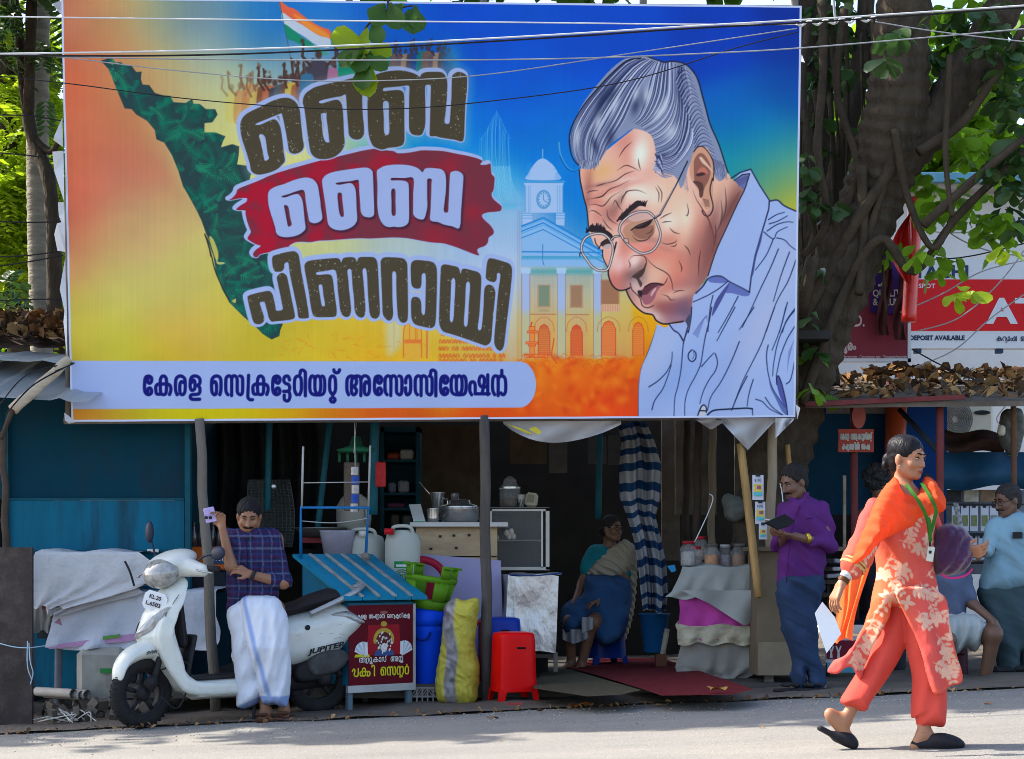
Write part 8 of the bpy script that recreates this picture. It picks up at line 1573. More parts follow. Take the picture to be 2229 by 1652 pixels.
def hair_cap(T,par,name,m,line=.03,back=.0,full=1.0,extra=None,h=.006,noise=.006):
    S = SDF();k = T.k;S.ell(T(0,-.018,.034),np.array((.083*full,.1,.09*full))*k,T.Q,.02*k);S.ell(T(0,-.045,-.02),np.array((.072,.062,.075))*k,T.Q,.03*k)
    if extra: extra(S,T)
    S.ell(T(0,.095,-.045+line*.2),np.array((.085,.085,.092+line))*k,T.Q,.012*k,True);
    for s_ in (-1,1): S.ell(T(s_*.075,.02,-.055),np.array((.03,.045,.055))*k,T.Q,.01*k,True)
    def d(X,Y,Z): q = T.inv(np.stack([X,Y,Z],-1));return noise*(np.sin(q[...,0]*260+8*np.sin(q[...,2]*30))*.5+fbm(q[...,0]*60,q[...,2]*60+q[...,1]*40,3)-.4)
    return sdf_obj(name,S,h,m,par,None,d)
def hand(S,w,d,n,thumb,size=.18,curl=.5,r=.0088,spread=.10):
    """w wrist, d toward the knuckles, n palm direction, thumb +1/-1 along d x n"""
    w = np.asarray(w,float);d = np.asarray(d,float);d /= np.linalg.norm(d);n = np.asarray(n,float);n = n-d*np.dot(n,d);n /= np.linalg.norm(n);s_ = np.cross(d,n)*thumb;L = size
    for q in (-.32,-.1,.12,.32): S.cap(w+s_*q*L*.30+d*.01,.013,w+d*L*.46+s_*q*L*.58,.0125,.014)
    for i,(q,l) in enumerate(((.34,.42),(.115,.47),(-.11,.44),(-.33,.34))):
        p = w+d*L*.46+s_*q*L*.58;a = 0;e = d*math.cos(0)+s_*q*spread
        for j,f in enumerate((.46,.30,.24)):
            a += curl*(.8,1.0,.7)[j]*(1+.12*i);v = (e*math.cos(a)+n*math.sin(a));v /= np.linalg.norm(v);p2 = p+v*L*l*f;S.cap(p,r*(1-.1*j),p2,r*(.92-.1*j),.004);p = p2
    p = w+d*L*.10+s_*L*.17;p2 = p+(d*.55+s_*.55+n*.35)*L*.22;p3 = p2+(d*.85+s_*.1+n*.5)*L*.2;S.cap(p,.013,p2,.0105,.012);S.cap(p2,.0105,p3,.0085,.006)
def foot(S,ank,d,L=.24,up=None):
    ank = np.asarray(ank,float);d = np.asarray(d,float);d /= np.linalg.norm(d);u = np.array((0,0,1.0)) if up is None else np.asarray(up,float);s_ = np.cross(d,u)
    S.cap(ank,.036,ank-u*.045-d*.03,.033,.02);S.cap(ank-u*.02,.036,ank-u*.055+d*L*.45,.028,.025);S.cap(ank-u*.06-d*.03,.026,ank-u*.066+d*L*.5,.024,.02)
    for i,q in enumerate((-.034,-.016,0,.016,.032)): b = ank-u*.068+d*L*.5+s_*q;S.cap(b,.013,b+d*L*(.2-.02*abs(i-1)),.009,.008)
class Px:
    def __init__(s,Y): s.Y = Y;s.s = F/Y
    def __call__(s,x,y,d=0.0): return np.array(((x-CX)/s.s,s.Y+d,CZ+(HY-y)/s.s))
    def poly(s,*p): return [((p[i]-CX)/s.s,CZ+(HY-p[i+1])/s.s) for i in range(0,len(p),2)]
def skin(name,c): return mat(name,c,.5,.10,9,spec=.4)
def cloth(name,c,**k): k['bump'] = .5;k['bscale'] = 12;k['stretch'] = (1,1,.5);return mat(name,c,k.pop('rough',.85),k.pop('var',.14),4,**k)
def folds(a=.007,fx=26,fz=10,seed=1,tilt=0.0):
    a *= 1.45;return lambda X,Y,Z: a*(fbm(X*fx*.5+Z*tilt+Y*6,Z*fz+X*tilt,seed,3)-.45)*2+a*.5*np.sin((X+Y*.5)*fx*2.2+Z*tilt*3+3*vnoise(Z*4,X*5,seed))
def grow(S_,rows,k=.03):
    for a,ra,b,rb_ in rows: S_.cap(a,ra,b,rb_,k)
    return S_

# ---- man leaning on the scooter
p = Px(11.85);M1 = thing('person',p(585,1560)*np.array((1,1,0))+np.array((0,0,gz(p(585,0)[0]))),'man in navy checked shirt and white dhoti leaning on the scooter with a phone','person')
SK1 = skin('skin_brown',(.25,.118,.066));S_ = SDF();T = head(S_,p(543,1122,-.02),.232,.10,-.42,.02)
grow(S_,[(p(543,1140,.03),.052,p(543,1175,.06),.058),(p(543,1175,.06),.09,p(548,1300,.05),.11),(p(500,1172,.06),.05,p(596,1174,.06),.05),(p(494,1172,.04),.045,p(508,1232,-.10),.038),(p(508,1232,-.10),.038,p(491,1150,-.13),.026),(p(599,1174,.04),.046,p(618,1268,-.03),.04),(p(618,1268,-.03),.04,p(553,1250,-.15),.028),(p(553,1330,.05),.09,p(560,1420,.0),.05),(p(556,1420,.0),.045,p(580,1545,-.02),.036),(p(590,1330,.05),.09,p(600,1420,.0),.05),(p(600,1420,.0),.045,p(618,1545,.04),.036)])
hand(S_,p(491,1150,-.13),(-.10,-.12,.9),(-.5,-.7,0),-1,.175,.75);hand(S_,p(553,1250,-.15),(-.75,-.1,.35),(.1,.6,-.8),1,.17,.6)
foot(S_,p(580,1546,-.02),(-.15,-1,0));foot(S_,p(616,1546,.03),(.25,-1,0));b = sdf_obj('body',S_,.0075,SK1,M1)
face_bits(T,M1,moustache=(.012,.010,.010),closed=.25);hair_cap(T,M1,'hair',mat('hair_black',(.012,.011,.013),.5,.3,40,bump=.35,bscale=120,stretch=(1,1,.3)),.01)
def plaid(V):
    u,z = V[:,0]+.25*V[:,2]*0,V[:,2];base = np.tile(np.array((.016,.018,.062)),(len(V),1));q = lambda a,w,o: np.clip(1.4-np.abs(((a*w+o) % 1)-.5)/.11,0,1)[:,None]
    uu = V[:,0]+.6*V[:,1]
    for f,c,a in ((q(uu,13,0),(.05,.014,.05),.8),(q(z,12,.2),(.05,.014,.06),.8),(q(uu,26,.3)*.8,(.01,.035,.13),.6),(q(z,24,.6),(.012,.04,.15),.7),((q(uu,13,.45) > .9)*1.,(.15,.15,.22),.4),((q(z,12,.6) > .9)*1.,(.15,.15,.22),.4)): base = base*(1-f*a)+np.array(c)*f*a
    return base
VC = mat('woven_print',None,.85,.06,20,vcol=True,bump=.5,bscale=12,stretch=(1,1,.6))
S_ = SDF();S_.infl(p.poly(512,1150,492,1156,480,1172,484,1210,492,1250,494,1300,492,1328,520,1326,533,1312,548,1322,590,1308,606,1296,604,1262,606,1210,606,1172,590,1156,562,1148),11.88,.125,.11)
grow(S_,[(p(498,1170,.03),.062,p(507,1218,-.06),.056),(p(596,1170,.03),.06,p(616,1262,-.01),.055),(p(616,1262,-.01),.055,p(600,1264,-.06),.048),(p(522,1158,-.03),.03,p(543,1166,-.085),.022),(p(564,1158,-.03),.03,p(545,1170,-.085),.022)],.025);sdf_obj('shirt',S_,.0075,VC,M1,plaid,folds(.010,20,14,3,6))
WHD = cloth('dhoti_white',(.56,.60,.68),bump=.15,bscale=30)
def dcol(V): 
    u = (V[:,0]-p(540,1310)[0])-(p(1310-0,0)[0]*0)-(1.01+(1215-1310)/p.s-V[:,2])*.26;f = np.clip(1.5-np.abs(u)/.016,0,1)[:,None]*(V[:,1] < 11.9)[:,None];hz = CZ+(HY-np.where(V[:,0] > p(571,0)[0],1517,1544-.45*(V[:,0]-p(514,0)[0])*p.s))/p.s;f = np.maximum(f,np.clip((hz+.02-V[:,2])/.004,0,1)[:,None]);return np.array((.60,.63,.70))*(1-f)+np.array((.26,.36,.62))*f
S_ = SDF();S_.infl(p.poly(494,1328,530,1300,560,1310,566,1400,574,1516,519,1542,514,1503,506,1426,502,1380),11.86,.13,.10,.01);S_.infl(p.poly(532,1298,600,1298,620,1322,632,1358,635,1443,629,1534,600,1530,572,1526,560,1465,540,1390,530,1340),11.79,.12,.10,.006,curve=lambda A,B: -.06*np.clip(1-np.abs(B-.42)/.3,0,1));sdf_obj('dhoti',S_,.008,mat('dhoti_print',None,.85,.05,20,vcol=True,bump=.6,bscale=13,stretch=(1.4,1.4,.3)),M1,dcol,lambda X,Y,Z: .013*np.sin((X-.24*Z)*52+3.5*np.sin(Z*5+X*6))*np.clip(1.1-Z,.2,1)+.03*(fbm(X*9-Z*2,Z*5,4)-.45)+.016*np.abs(((X-.26*Z)*17) % 1-.5)*np.clip(1.2-np.abs(X-.26*Z+1.62)*4,0,1))
for x,d in ((576,-.02),(620,.03)): g = MB();q = p(x,1561,d-.09);q[2] = gz(q[0])+.012;g.box(q,(.09,.26,.02),rotz(.15 if x < 600 else -.25),.008);q2 = q+np.array((0,-.04,.035));g.box(q2,(.085,.05,.02),rotz(.1),.008);g.build('sandal',mat('sandal_brown',(.07,.03,.02),.7),M1)
g = MB();q = p(559,1251,-.16);g.lathe(q,[(.031,-.012),(.034,0),(.031,.012)],16,axis=(.85,.1,-.35));g.build('watch',SBK,M1)
def seam(pts,m,par,r=.0028,name='placket'): g = MB();g.tube(spline([p(*q) for q in pts],5),r,5);return g.build(name,m,par)
seam([(541,1170,-.12),(545,1220,-.118),(545,1290,-.115),(547,1318,-.10)],mat('seam_navy',(.008,.008,.03),.9),M1)
PH1 = thing('phone',p(466,1135,-.15),'purple backed phone held up by the man on the scooter','phone');g = MB();R_ = euler(0,-.22,.25);g.box(p(466,1122,-.16),(.072,.009,.10),R_,.006);g.build('case',mat('phone_lilac',(.40,.33,.58),.3,.35,40),PH1);g = MB();q = p(463,1128,-.168)
for a,c in ((-.014,.0),(.014,.0)): g.lathe(q+np.array((a,0,c)),[(.011,0),(.011,.004)],12,axis=(0,-1,0))
g.build('camera_lens',SBK,PH1)

# ---- man in purple with a wallet
p = Px(12.25);M2 = thing('person',p(1740,1515)*np.array((1,1,0))+np.array((0,0,gz(p(1740,0)[0]))),'man in purple shirt and dark jeans looking into a black wallet','person')
S_ = SDF();T = head(S_,p(1727,1048),.235,-.95,-.42)
grow(S_,[(p(1738,1070,.02),.052,p(1750,1100,.05),.06),(p(1752,1110,.05),.1,p(1752,1270,.03),.11),(p(1788,1112,.0),.042,p(1804,1188,-.06),.032),(p(1804,1188,-.06),.031,p(1722,1168,-.20),.028),(p(1716,1108,.1),.04,p(1698,1188,.04),.032),(p(1698,1188,.04),.031,p(1700,1166,-.14),.028),(p(1740,1290),.06,p(1742,1390,.0),.04),(p(1742,1390,.0),.035,p(1742,1500,.0),.032),(p(1768,1290),.06,p(1750,1390,-.02),.04),(p(1750,1390,-.02),.04,p(1784,1492,-.06),.036)])
hand(S_,p(1722,1168,-.20),(-.9,-.05,.06),(0,.35,.9),1,.17,.35);hand(S_,p(1700,1166,-.12),(-.7,-.5,.1),(0,0,1),-1,.16,.5);foot(S_,p(1738,1500,0),(-.9,-.4,0));foot(S_,p(1782,1494,-.06),(-.85,-.5,0))
sdf_obj('body',S_,.0075,skin('skin_dark',(.135,.066,.040)),M2);face_bits(T,M2,moustache=(.009,.008,.008),closed=.3);hair_cap(T,M2,'hair',mat('hair_dark',(.018,.015,.014),.55,.3,40,bump=.35,bscale=120,stretch=(1,1,.3)),.02)
S_ = SDF();S_.infl(p.poly(1722,1088,1706,1098,1694,1122,1696,1180,1694,1240,1694,1280,1722,1284,1756,1280,1790,1268,1796,1240,1800,1190,1808,1140,1800,1106,1776,1088,1750,1078),12.28,.12,.11)
grow(S_,[(p(1788,1110,.0),.055,p(1806,1188,-.05),.047),(p(1806,1188,-.05),.047,p(1764,1180,-.14),.038),(p(1710,1108,.1),.05,p(1694,1190,.06),.044),(p(1692,1190,.06),.05,p(1694,1172,-.04),.042),(p(1722,1086,-.02),.026,p(1736,1100,-.06),.02),(p(1752,1080,-.03),.028,p(1738,1100,-.07),.02)],.025);sdf_obj('shirt',S_,.0075,cloth('shirt_purple',(.085,.02,.125),bump=.1,bscale=40),M2,None,folds(.011,16,13,7,8))
seam([(1737,1100,-.10),(1722,1140,-.105),(1712,1200,-.105),(1706,1276,-.085)],mat('seam_purple',(.05,.01,.08),.9),M2);seam([(1748,1130,-.125),(1764,1128,-.125)],mat('seam_purple',0),M2,.004,'pocket')
S_ = SDF();S_.infl(p.poly(1698,1256,1788,1250,1784,1320,1766,1370,1772,1430,1796,1478,1790,1492,1764,1494,1756,1460,1752,1500,1734,1506,1726,1490,1722,1430,1704,1370,1696,1320),12.26,.125,.075);grow(S_,[(p(1750,1290),.10,p(1748,1385,-.05),.075),(p(1748,1385,-.05),.075,p(1780,1482,-.06),.055)],.03);sdf_obj('jeans',S_,.008,cloth('jeans_navy',(.022,.04,.085),bump=.2,bscale=60),M2,None,folds(.013,14,18,9,10))
for x,y,d,a in ((1722,1521,-.06,1.15),(1768,1519,-.12,1.05)): g = MB();q = p(x,y,d);q[2] = gz(q[0])+.012;g.box(q,(.10,.27,.022),rotz(-a),.01);g.box(q+np.array((-.05,-.02,.035)),(.09,.04,.025),rotz(-a),.01);g.box(q+np.array((.02,.0,.035)),(.09,.03,.025),rotz(-a),.01);g.build('sandal',SBK,M2)
g = MB();g.lathe(p(1750,1172,-.165),[(.033,-.012),(.036,0),(.033,.012)],16,axis=(1,.35,.1));g.build('watch',mat('gold_watch',(.5,.36,.05),.3,.1,metal=.7),M2)
WL = thing('wallet',p(1690,1150,-.26),'open black wallet in the hands of the man in purple','wallet');g = MB();g.prism([(-.11,.01),(.03,.07),(.10,.02),(.06,-.01),(-.02,-.035)],p(1684,1144,-.30),(1,.1,0),(0,.3,1),.018);g.build('cover',mat('wallet_black',(.012,.012,.013),.6),WL)

# ---- old woman on a blue stool
p = Px(14.6);fl_ = gz(p(1300,0)[0])+.11;M3 = thing('person',(p(1310,0)[0],14.5,fl_),'old woman in teal blouse and cream shawl seated in the shadowed stall','person')
S_ = SDF();T = head(S_,p(1332,1150),.215,.75,-.05,0,True);SK3 = skin('skin_umber',(.19,.095,.056))
grow(S_,[(p(1326,1170,.03),.046,p(1328,1196,.05),.055),(p(1330,1210,.06),.11,p(1320,1310,.08),.13),(p(1290,1204,.04),.046,p(1266,1272,-.02),.036),(p(1266,1272,-.02),.034,p(1246,1316,-.20),.025),(p(1362,1206,.04),.046,p(1356,1262,-.06),.038),(p(1356,1262,-.06),.036,p(1300,1300,-.28),.025),(p(1320,1330,.05),.13,p(1240,1352,-.28),.07),(p(1330,1330,.05),.13,p(1290,1352,-.32),.07),(p(1238,1356,-.28),.055,p(1242,1442,-.18),.034),(p(1284,1356,-.32),.055,p(1262,1446,-.26),.034)])
hand(S_,p(1246,1316,-.20),(-.3,-.2,-.9),(.3,.9,0),1,.16,.3);hand(S_,p(1300,1300,-.28),(-.8,-.2,-.5),(0,.3,-.9),1,.16,.25);foot(S_,p(1242,1438,-.18),(-.6,-.8,0),.22);foot(S_,p(1262,1440,-.26),(-.3,-.95,0),.22);sdf_obj('body',S_,.0085,SK3,M3)
face_bits(T,M3,glasses=True,closed=.5);hair_cap(T,M3,'hair',mat('hair_grey_black',(.03,.028,.028),.7,.4,40),.015,extra=lambda S,T: S.ell(T(0,-.115,-.02),np.array((.04,.035,.04))*T.k,T.Q,.02))
S_ = SDF();S_.infl(p.poly(1290,1190,1276,1212,1276,1260,1280,1320,1366,1320,1372,1260,1376,1210,1364,1190,1330,1184),14.66,.13,.12);grow(S_,[(p(1290,1204,.04),.062,p(1278,1240,.0),.056),(p(1362,1206,.03),.062,p(1362,1244,-.02),.056)],.03);sdf_obj('blouse',S_,.009,cloth('blouse_teal',(.012,.18,.21)),M3,None,folds(.008,18,12,2))
S_ = SDF();S_.infl(p.poly(1374,1182,1384,1200,1376,1240,1330,1262,1278,1252,1280,1240,1310,1206,1342,1184,1360,1174),14.58,.11,.10);S_.infl(p.poly(1366,1186,1386,1196,1386,1270,1378,1340,1362,1392,1352,1394,1356,1340,1366,1260),14.62,.07,.05);sdf_obj('shawl',S_,.008,cloth('shawl_cream',(.38,.33,.24)),M3,None,lambda X,Y,Z: .010*np.sin((X*.8+Z)*95+2*np.sin(X*20)))
S_ = SDF();S_.infl(p.poly(1282,1254,1362,1258,1372,1300,1366,1340,1352,1380,1312,1402,1292,1380,1284,1340,1262,1366,1226,1372,1220,1330,1240,1306,1268,1290),14.5,.2,.13,curve=lambda A,B: -.9*np.clip(.62-B,0,.3)*.8);sdf_obj('saree',S_,.009,cloth('saree_blue',(.028,.08,.18)),M3,None,folds(.013,14,12,5,7));g = MB();g.grid(lambda a,b: p(1222+62*a,1366+(16+14*math.sin(a*3+.4))*b,-.34+.05*math.sin(a*14)),16,4);g.grid(lambda a,b: p(1262+24*a,1340+34*b*(1-.3*a),-.42+.03*math.sin(a*6)),6,6);g.build('underskirt',cloth('underskirt_white',(.36,.36,.37)),M3)
stool('deep_blue',1276,1358,1342,1448,14.6,(.006,.03,.20),'blue plastic stool carrying the old woman',.3)

# ---- man in light blue shirt, seated man and curly haired person
p = Px(13.0);M4 = thing('person',p(2190,1505)*np.array((1,1,0))+np.array((0,0,gz(p(2190,0)[0]))),'grey haired man in light blue shirt buying tickets at the far right','person');S_ = SDF();T = head(S_,p(2193,1088),.235,-1.15,-.3)
grow(S_,[(p(2200,1110,.02),.052,p(2212,1136,.04),.06),(p(2210,1150,.04),.10,p(2208,1290,.04),.09),(p(2168,1140,-.02),.048,p(2150,1192,-.08),.04),(p(2150,1192,-.08),.038,p(2122,1204,-.2),.027),(p(2246,1140,.04),.05,p(2262,1220,.08),.04),(p(2262,1220,.08),.04,p(2268,1280,.1),.03),(p(2180,1300),.06,p(2190,1400,.0),.04),(p(2190,1400,.0),.04,p(2196,1490,0),.036),(p(2226,1300),.06,p(2236,1400,.02),.04),(p(2236,1400,.02),.04,p(2240,1490,.04),.036)])
hand(S_,p(2122,1204,-.2),(-.9,-.2,.0),(0,.8,-.3),1,.17,.6);foot(S_,p(2196,1488),(-.9,-.4,0));foot(S_,p(2240,1488,.04),(-.9,-.3,0));sdf_obj('body',S_,.0085,mat('skin_dark',0),M4);face_bits(T,M4,moustache=(.03,.028,.026),glasses=True,closed=.4);hair_cap(T,M4,'hair',mat('hair_grey_black',0),.02)
S_ = SDF();S_.infl(p.poly(2184,1126,2164,1132,2152,1180,2142,1240,2134,1284,2160,1292,2230,1284,2270,1270,2276,1180,2262,1136,2230,1118,2206,1112),13.03,.15,.13);grow(S_,[(p(2166,1142,-.02),.062,p(2148,1190,-.07),.056),(p(2148,1190,-.07),.056,p(2134,1198,-.14),.05),(p(2248,1142,.03),.062,p(2258,1210,.0),.06)],.03);sdf_obj('shirt',S_,.009,cloth('shirt_light_blue',(.20,.33,.40)),M4,None,folds(.011,15,12,8,7))
S_ = SDF();S_.infl(p.poly(2136,1276,2268,1270,2266,1360,2262,1470,2258,1500,2230,1500,2222,1420,2214,1498,2180,1500,2172,1440,2150,1350),13.03,.11,.08);sdf_obj('trousers',S_,.009,cloth('trousers_teal_grey',(.045,.075,.085)),M4,None,folds(.011,12,16,4,6))
for x,d in ((2185,-.05),(2232,0)): g = MB();q = p(x,1504,d);q[2] = gz(q[0])+.03;g.box(q,(.25,.10,.05),rotz(.4),.02);g.build('shoe',SBK,M4)
g = MB();rb(g,2205,1158,2226,1172,12.855,.012,.003);tag(g.build('phone',SBK,None,p(2215,1172,-.14)),'dark phone tucked in the light blue shirt pocket','phone')
p = Px(12.9);M5 = thing('person',p(2080,1500)*np.array((1,1,0))+np.array((0,0,gz(p(2080,0)[0]))),'seated man in slate shirt and folded white dhoti half hidden by the walking woman','person');S_ = SDF();T = head(S_,p(2056,1196),.225,.4,-.1)
grow(S_,[(p(2058,1216,.02),.05,p(2062,1240,.04),.06),(p(2062,1262,.04),.12,p(2066,1360,.06),.14),(p(2100,1262,.02),.048,p(2112,1312,-.05),.04),(p(2112,1312,-.05),.036,p(2148,1352,-.2),.027),(p(2032,1262,.04),.048,p(2014,1320,-.03),.04),(p(2014,1320,-.03),.036,p(2030,1360,-.2),.028),(p(2085,1375,.0),.10,p(2142,1378,-.25),.065),(p(2142,1378,-.25),.058,p(2128,1482,-.18),.04),(p(2050,1375,.0),.10,p(2040,1390,-.3),.065),(p(2040,1390,-.3),.055,p(2020,1486,-.25),.038)])
hand(S_,p(2148,1352,-.2),(.35,-.2,-.9),(-.3,.8,-.3),-1,.17,.3);foot(S_,p(2126,1484,-.18),(.55,-.8,0));foot(S_,p(2020,1488,-.25),(-.2,-1,0));sdf_obj('body',S_,.009,mat('skin_dark',0),M5);face_bits(T,M5,moustache=(.012,.010,.0101));hair_cap(T,M5,'hair',mat('hair_dark',0),.02)
S_ = SDF();S_.infl(p.poly(2036,1240,2022,1262,2026,1340,2034,1372,2096,1366,2104,1320,2106,1262,2090,1240,2062,1232),12.93,.15,.13);grow(S_,[(p(2098,1262,.02),.064,p(2106,1298,-.03),.062),(p(2032,1262,.03),.064,p(2020,1300,.0),.06)],.03);sdf_obj('shirt',S_,.009,cloth('shirt_slate',(.09,.115,.185)),M5,None,folds(.011,15,12,6,6))
S_ = SDF();S_.infl(p.poly(2034,1346,2096,1334,2130,1352,2134,1366,2118,1404,2104,1416,2090,1404,2068,1424,2040,1410,2026,1380),12.76,.16,.10);sdf_obj('folded_dhoti',S_,.008,cloth('dhoti_dull_white',(.33,.36,.35)),M5,None,lambda X,Y,Z: .014*np.sin((X-Z*.4)*70+2*np.sin(Z*11)));stool('maroon',2050,2104,1400,1505,13.0,(.06,.02,.03),'dark maroon stool under the seated man in slate shirt',.2)
p = Px(13.7);M6 = thing('person',p(1920,1500)*np.array((1,1,0))+np.array((0,0,gz(p(1920,0)[0]))),'curly haired person in dark clothes mostly hidden behind the walking woman','person');S_ = SDF();T = head(S_,p(1910,1044),.23,2.4,-.1)
grow(S_,[(p(1912,1070,.0),.05,p(1916,1100,.0),.06),(p(1918,1115),.12,p(1925,1270),.12),(p(1880,1118),.045,p(1884,1230),.038),(p(1958,1118),.045,p(1966,1230),.038),(p(1908,1290),.09,p(1912,1480),.04),(p(1942,1290),.09,p(1946,1480),.04)]);foot(S_,p(1912,1476),(-.3,-1,0));foot(S_,p(1948,1476),(.3,-1,0));hand(S_,p(1884,1230),(0,0,-1),(1,0,0),1,.17,.4);hand(S_,p(1966,1230),(0,0,-1),(-1,0,0),-1,.17,.4);sdf_obj('body',S_,.0095,mat('skin_dark',0),M6);face_bits(T,M6)
def curls(S,T):
    r2 = np.random.default_rng(6)
    for k in range(60): a = rand_dirs(1,r2)[0];S.ell(T(a[0]*.095,-.02+a[1]*.1,.02+a[2]*.095),np.array((.024,.024,.024))*T.k,None,.006)
hair_cap(T,M6,'curly_hair',mat('hair_curly',(.03,.03,.032),.6,.4,50),.02,extra=curls,noise=.008);S_ = SDF();S_.infl(p.poly(1880,1108,1868,1200,1880,1300,1890,1470,1926,1470,1928,1330,1934,1470,1966,1470,1972,1300,1974,1200,1960,1108,1920,1094),13.7,.13,.1);sdf_obj('dark_clothes',S_,.011,cloth('clothes_dark',(.03,.03,.04)),M6,None,folds(.01,14,12))

# ---- the walking woman in the foreground
p = Px(8.6);M7 = thing('person',p(1930,1630)*np.array((1,1,0))+np.array((0,0,gz(p(1930,0)[0]))),'woman in orange floral tunic and scarf walking along the sunlit road','person')
SKW = skin('skin_warm',(.33,.15,.078));S_ = SDF();T = head(S_,p(1976,996),.210,.74,-.16,0,True);J = gz(p(1930,0)[0])
sh_r,el_r,wr_r = p(1900,1112,-.10),p(1858,1205,-.16),p(1816,1268,-.20);sh_l,el_l,wr_l = p(2028,1106,.12),p(2052,1196,.10),p(2092,1200,-.04)
an_f,an_b = p(2008,1592,-.04),p(1842,1574,.06)
grow(S_,[(p(1966,1030,.02),.036,p(1962,1068,.03),.044),(p(1964,1090,.02),.10,p(1976,1230,.02),.10),(p(1976,1230,.02),.09,p(1972,1290,.04),.075),(sh_r,.042,el_r,.034),(el_r,.033,wr_r,.022),(sh_l,.04,el_l,.033),(el_l,.032,wr_l,.022),(p(1985,1310,.0),.055,p(2004,1450,.0),.04),(p(2004,1450,.0),.036,an_f,.03),(p(1962,1310,.06),.055,p(1922,1440,.07),.04),(p(1922,1440,.07),.036,an_b,.03)])
hand(S_,wr_r,(-.42,-.05,-.85),(.75,.25,-.3),-1,.17,.38);hand(S_,wr_l,(.9,-.4,.0),(-.2,.6,.5),1,.16,.55)
S_.cap(an_f,.031,an_f+p(1990,1622)-p(2008,1592),.030,.02);S_.cap(an_f+np.array((0,0,-.02)),.03,p(2060,1622,-.08),.026,.03);S_.cap(an_b,.033,p(1812,1556,.06),.030,.025);S_.cap(p(1818,1566,.06),.03,p(1850,1606,.05),.028,.02)
sdf_obj('body',S_,.0062,SKW,M7);face_bits(T,M7,closed=.35)
HRW = mat('hair_black_glossy',(.012,.011,.013),.36,.25,50,bump=.3,bscale=110,stretch=(1,1,.25))
def bun(S,T):
    k = T.k;S.ell(T(-.01,-.118,-.03),np.array((.034,.034,.046))*k,T.Q,.006);S.ell(T(-.03,-.12,-.06),np.array((.02,.02,.03))*k,T.Q,.006);S.cap(T(.0,-.12,.015),.014*k,T(.02,-.135,-.04),.012*k,.008);S.ell(T(0,-.06,.05),np.array((.075,.065,.065))*k,T.Q,.02)
hair_cap(T,M7,'hair',HRW,.008,extra=bun,h=.005,noise=.0025)
g = MB()
for (a,b,d) in ((0,.086,.050),(0,.094,.027)): g.ellip(T(a,b,d),np.array((.005,.003,.006 if d > .04 else .003))*T.k,8,6,T.Q)
g.build('forehead_mark',mat('vermilion',(.25,.015,.02),.8),M7);g = MB();g.ellip(T(.074,.004,-.046),np.array((.004,.004,.005))*T.k,8,6);g.ellip(T(-.074,.004,-.046),np.array((.004,.004,.005))*T.k,8,6);g.build('earring',mat('pearl',(.6,.58,.5),.3),M7)
g = MB();g.tube([T(a,b,d) for a,b,d in ((-.019,.094,-.065),(0,.1,-.0655),(.019,.094,-.065))],np.array((.0035,.0075,.0035))*T.k,8);g.build('lips',mat('lip_rose',(.20,.06,.045),.5),M7)
# printed tunic
rw = random.Random(12);MOT = []
def in_poly(x,y,P): return sd_poly(np.array([[x]]),np.array([[y]]),[P])[0,0] > 0
def sprig(x,y,a,L,n,lw):
    for i in range(n):
        t = (i+.5)/n;bx,by = x+L*t*math.cos(a),y+L*t*math.sin(a)
        for sg in (-1,1): MOT.append((bx,by,a+sg*1.0,lw*(1.3-.6*t),lw*.24))
    MOT.append((x-L*.1,y-L*.1,a,L*1.1,1.3))
def flower(x,y,r,n=6):
    for i in range(n): a = i*6.28/n+rw.random()*.4;MOT.append((x,y,a,r,r*.25))
for (x,y) in ((1925,1300),(1952,1240),(2012,1175),(1990,1285),(2030,1210),(1918,1250),(1935,1370),(2020,1345),(2042,1420),(2030,1290),(1985,1195),(1995,1350),(1960,1310),(2055,1380),(2040,1460),(1890,1400),(1860,1430),(2012,1110)): flower(x,y,rw.uniform(15,26),rw.randint(4,6))
for (x,y,a) in ((1962,1150,1.2),(1940,1210,2.0),(2000,1220,-1.0),(1970,1280,.4),(1940,1290,2.2),(2010,1310,1.2),(2025,1380,1.0),(2044,1440,1.3),(2010,1260,-.8),(1905,1340,1.9),(1880,1400,2.2),(1915,1385,1.5),(2040,1245,1.4),(1985,1120,1.8),(2052,1350,1.2),(1890,1180,2.3),(1866,1210,2.2),(1985,1330,1.0),(1995,1270,.9),(2026,1330,.6),(2034,1400,1.1),(2050,1470,-1.2),(2014,1440,.4),(1950,1180,.3),(1930,1260,1.0),(1975,1240,2.4),(2008,1140,.6),(1896,1360,.6),(1850,1440,.2),(1872,1420,-.6)): sprig(x,y,a,rw.uniform(34,60),rw.randint(3,5),rw.uniform(10,17))
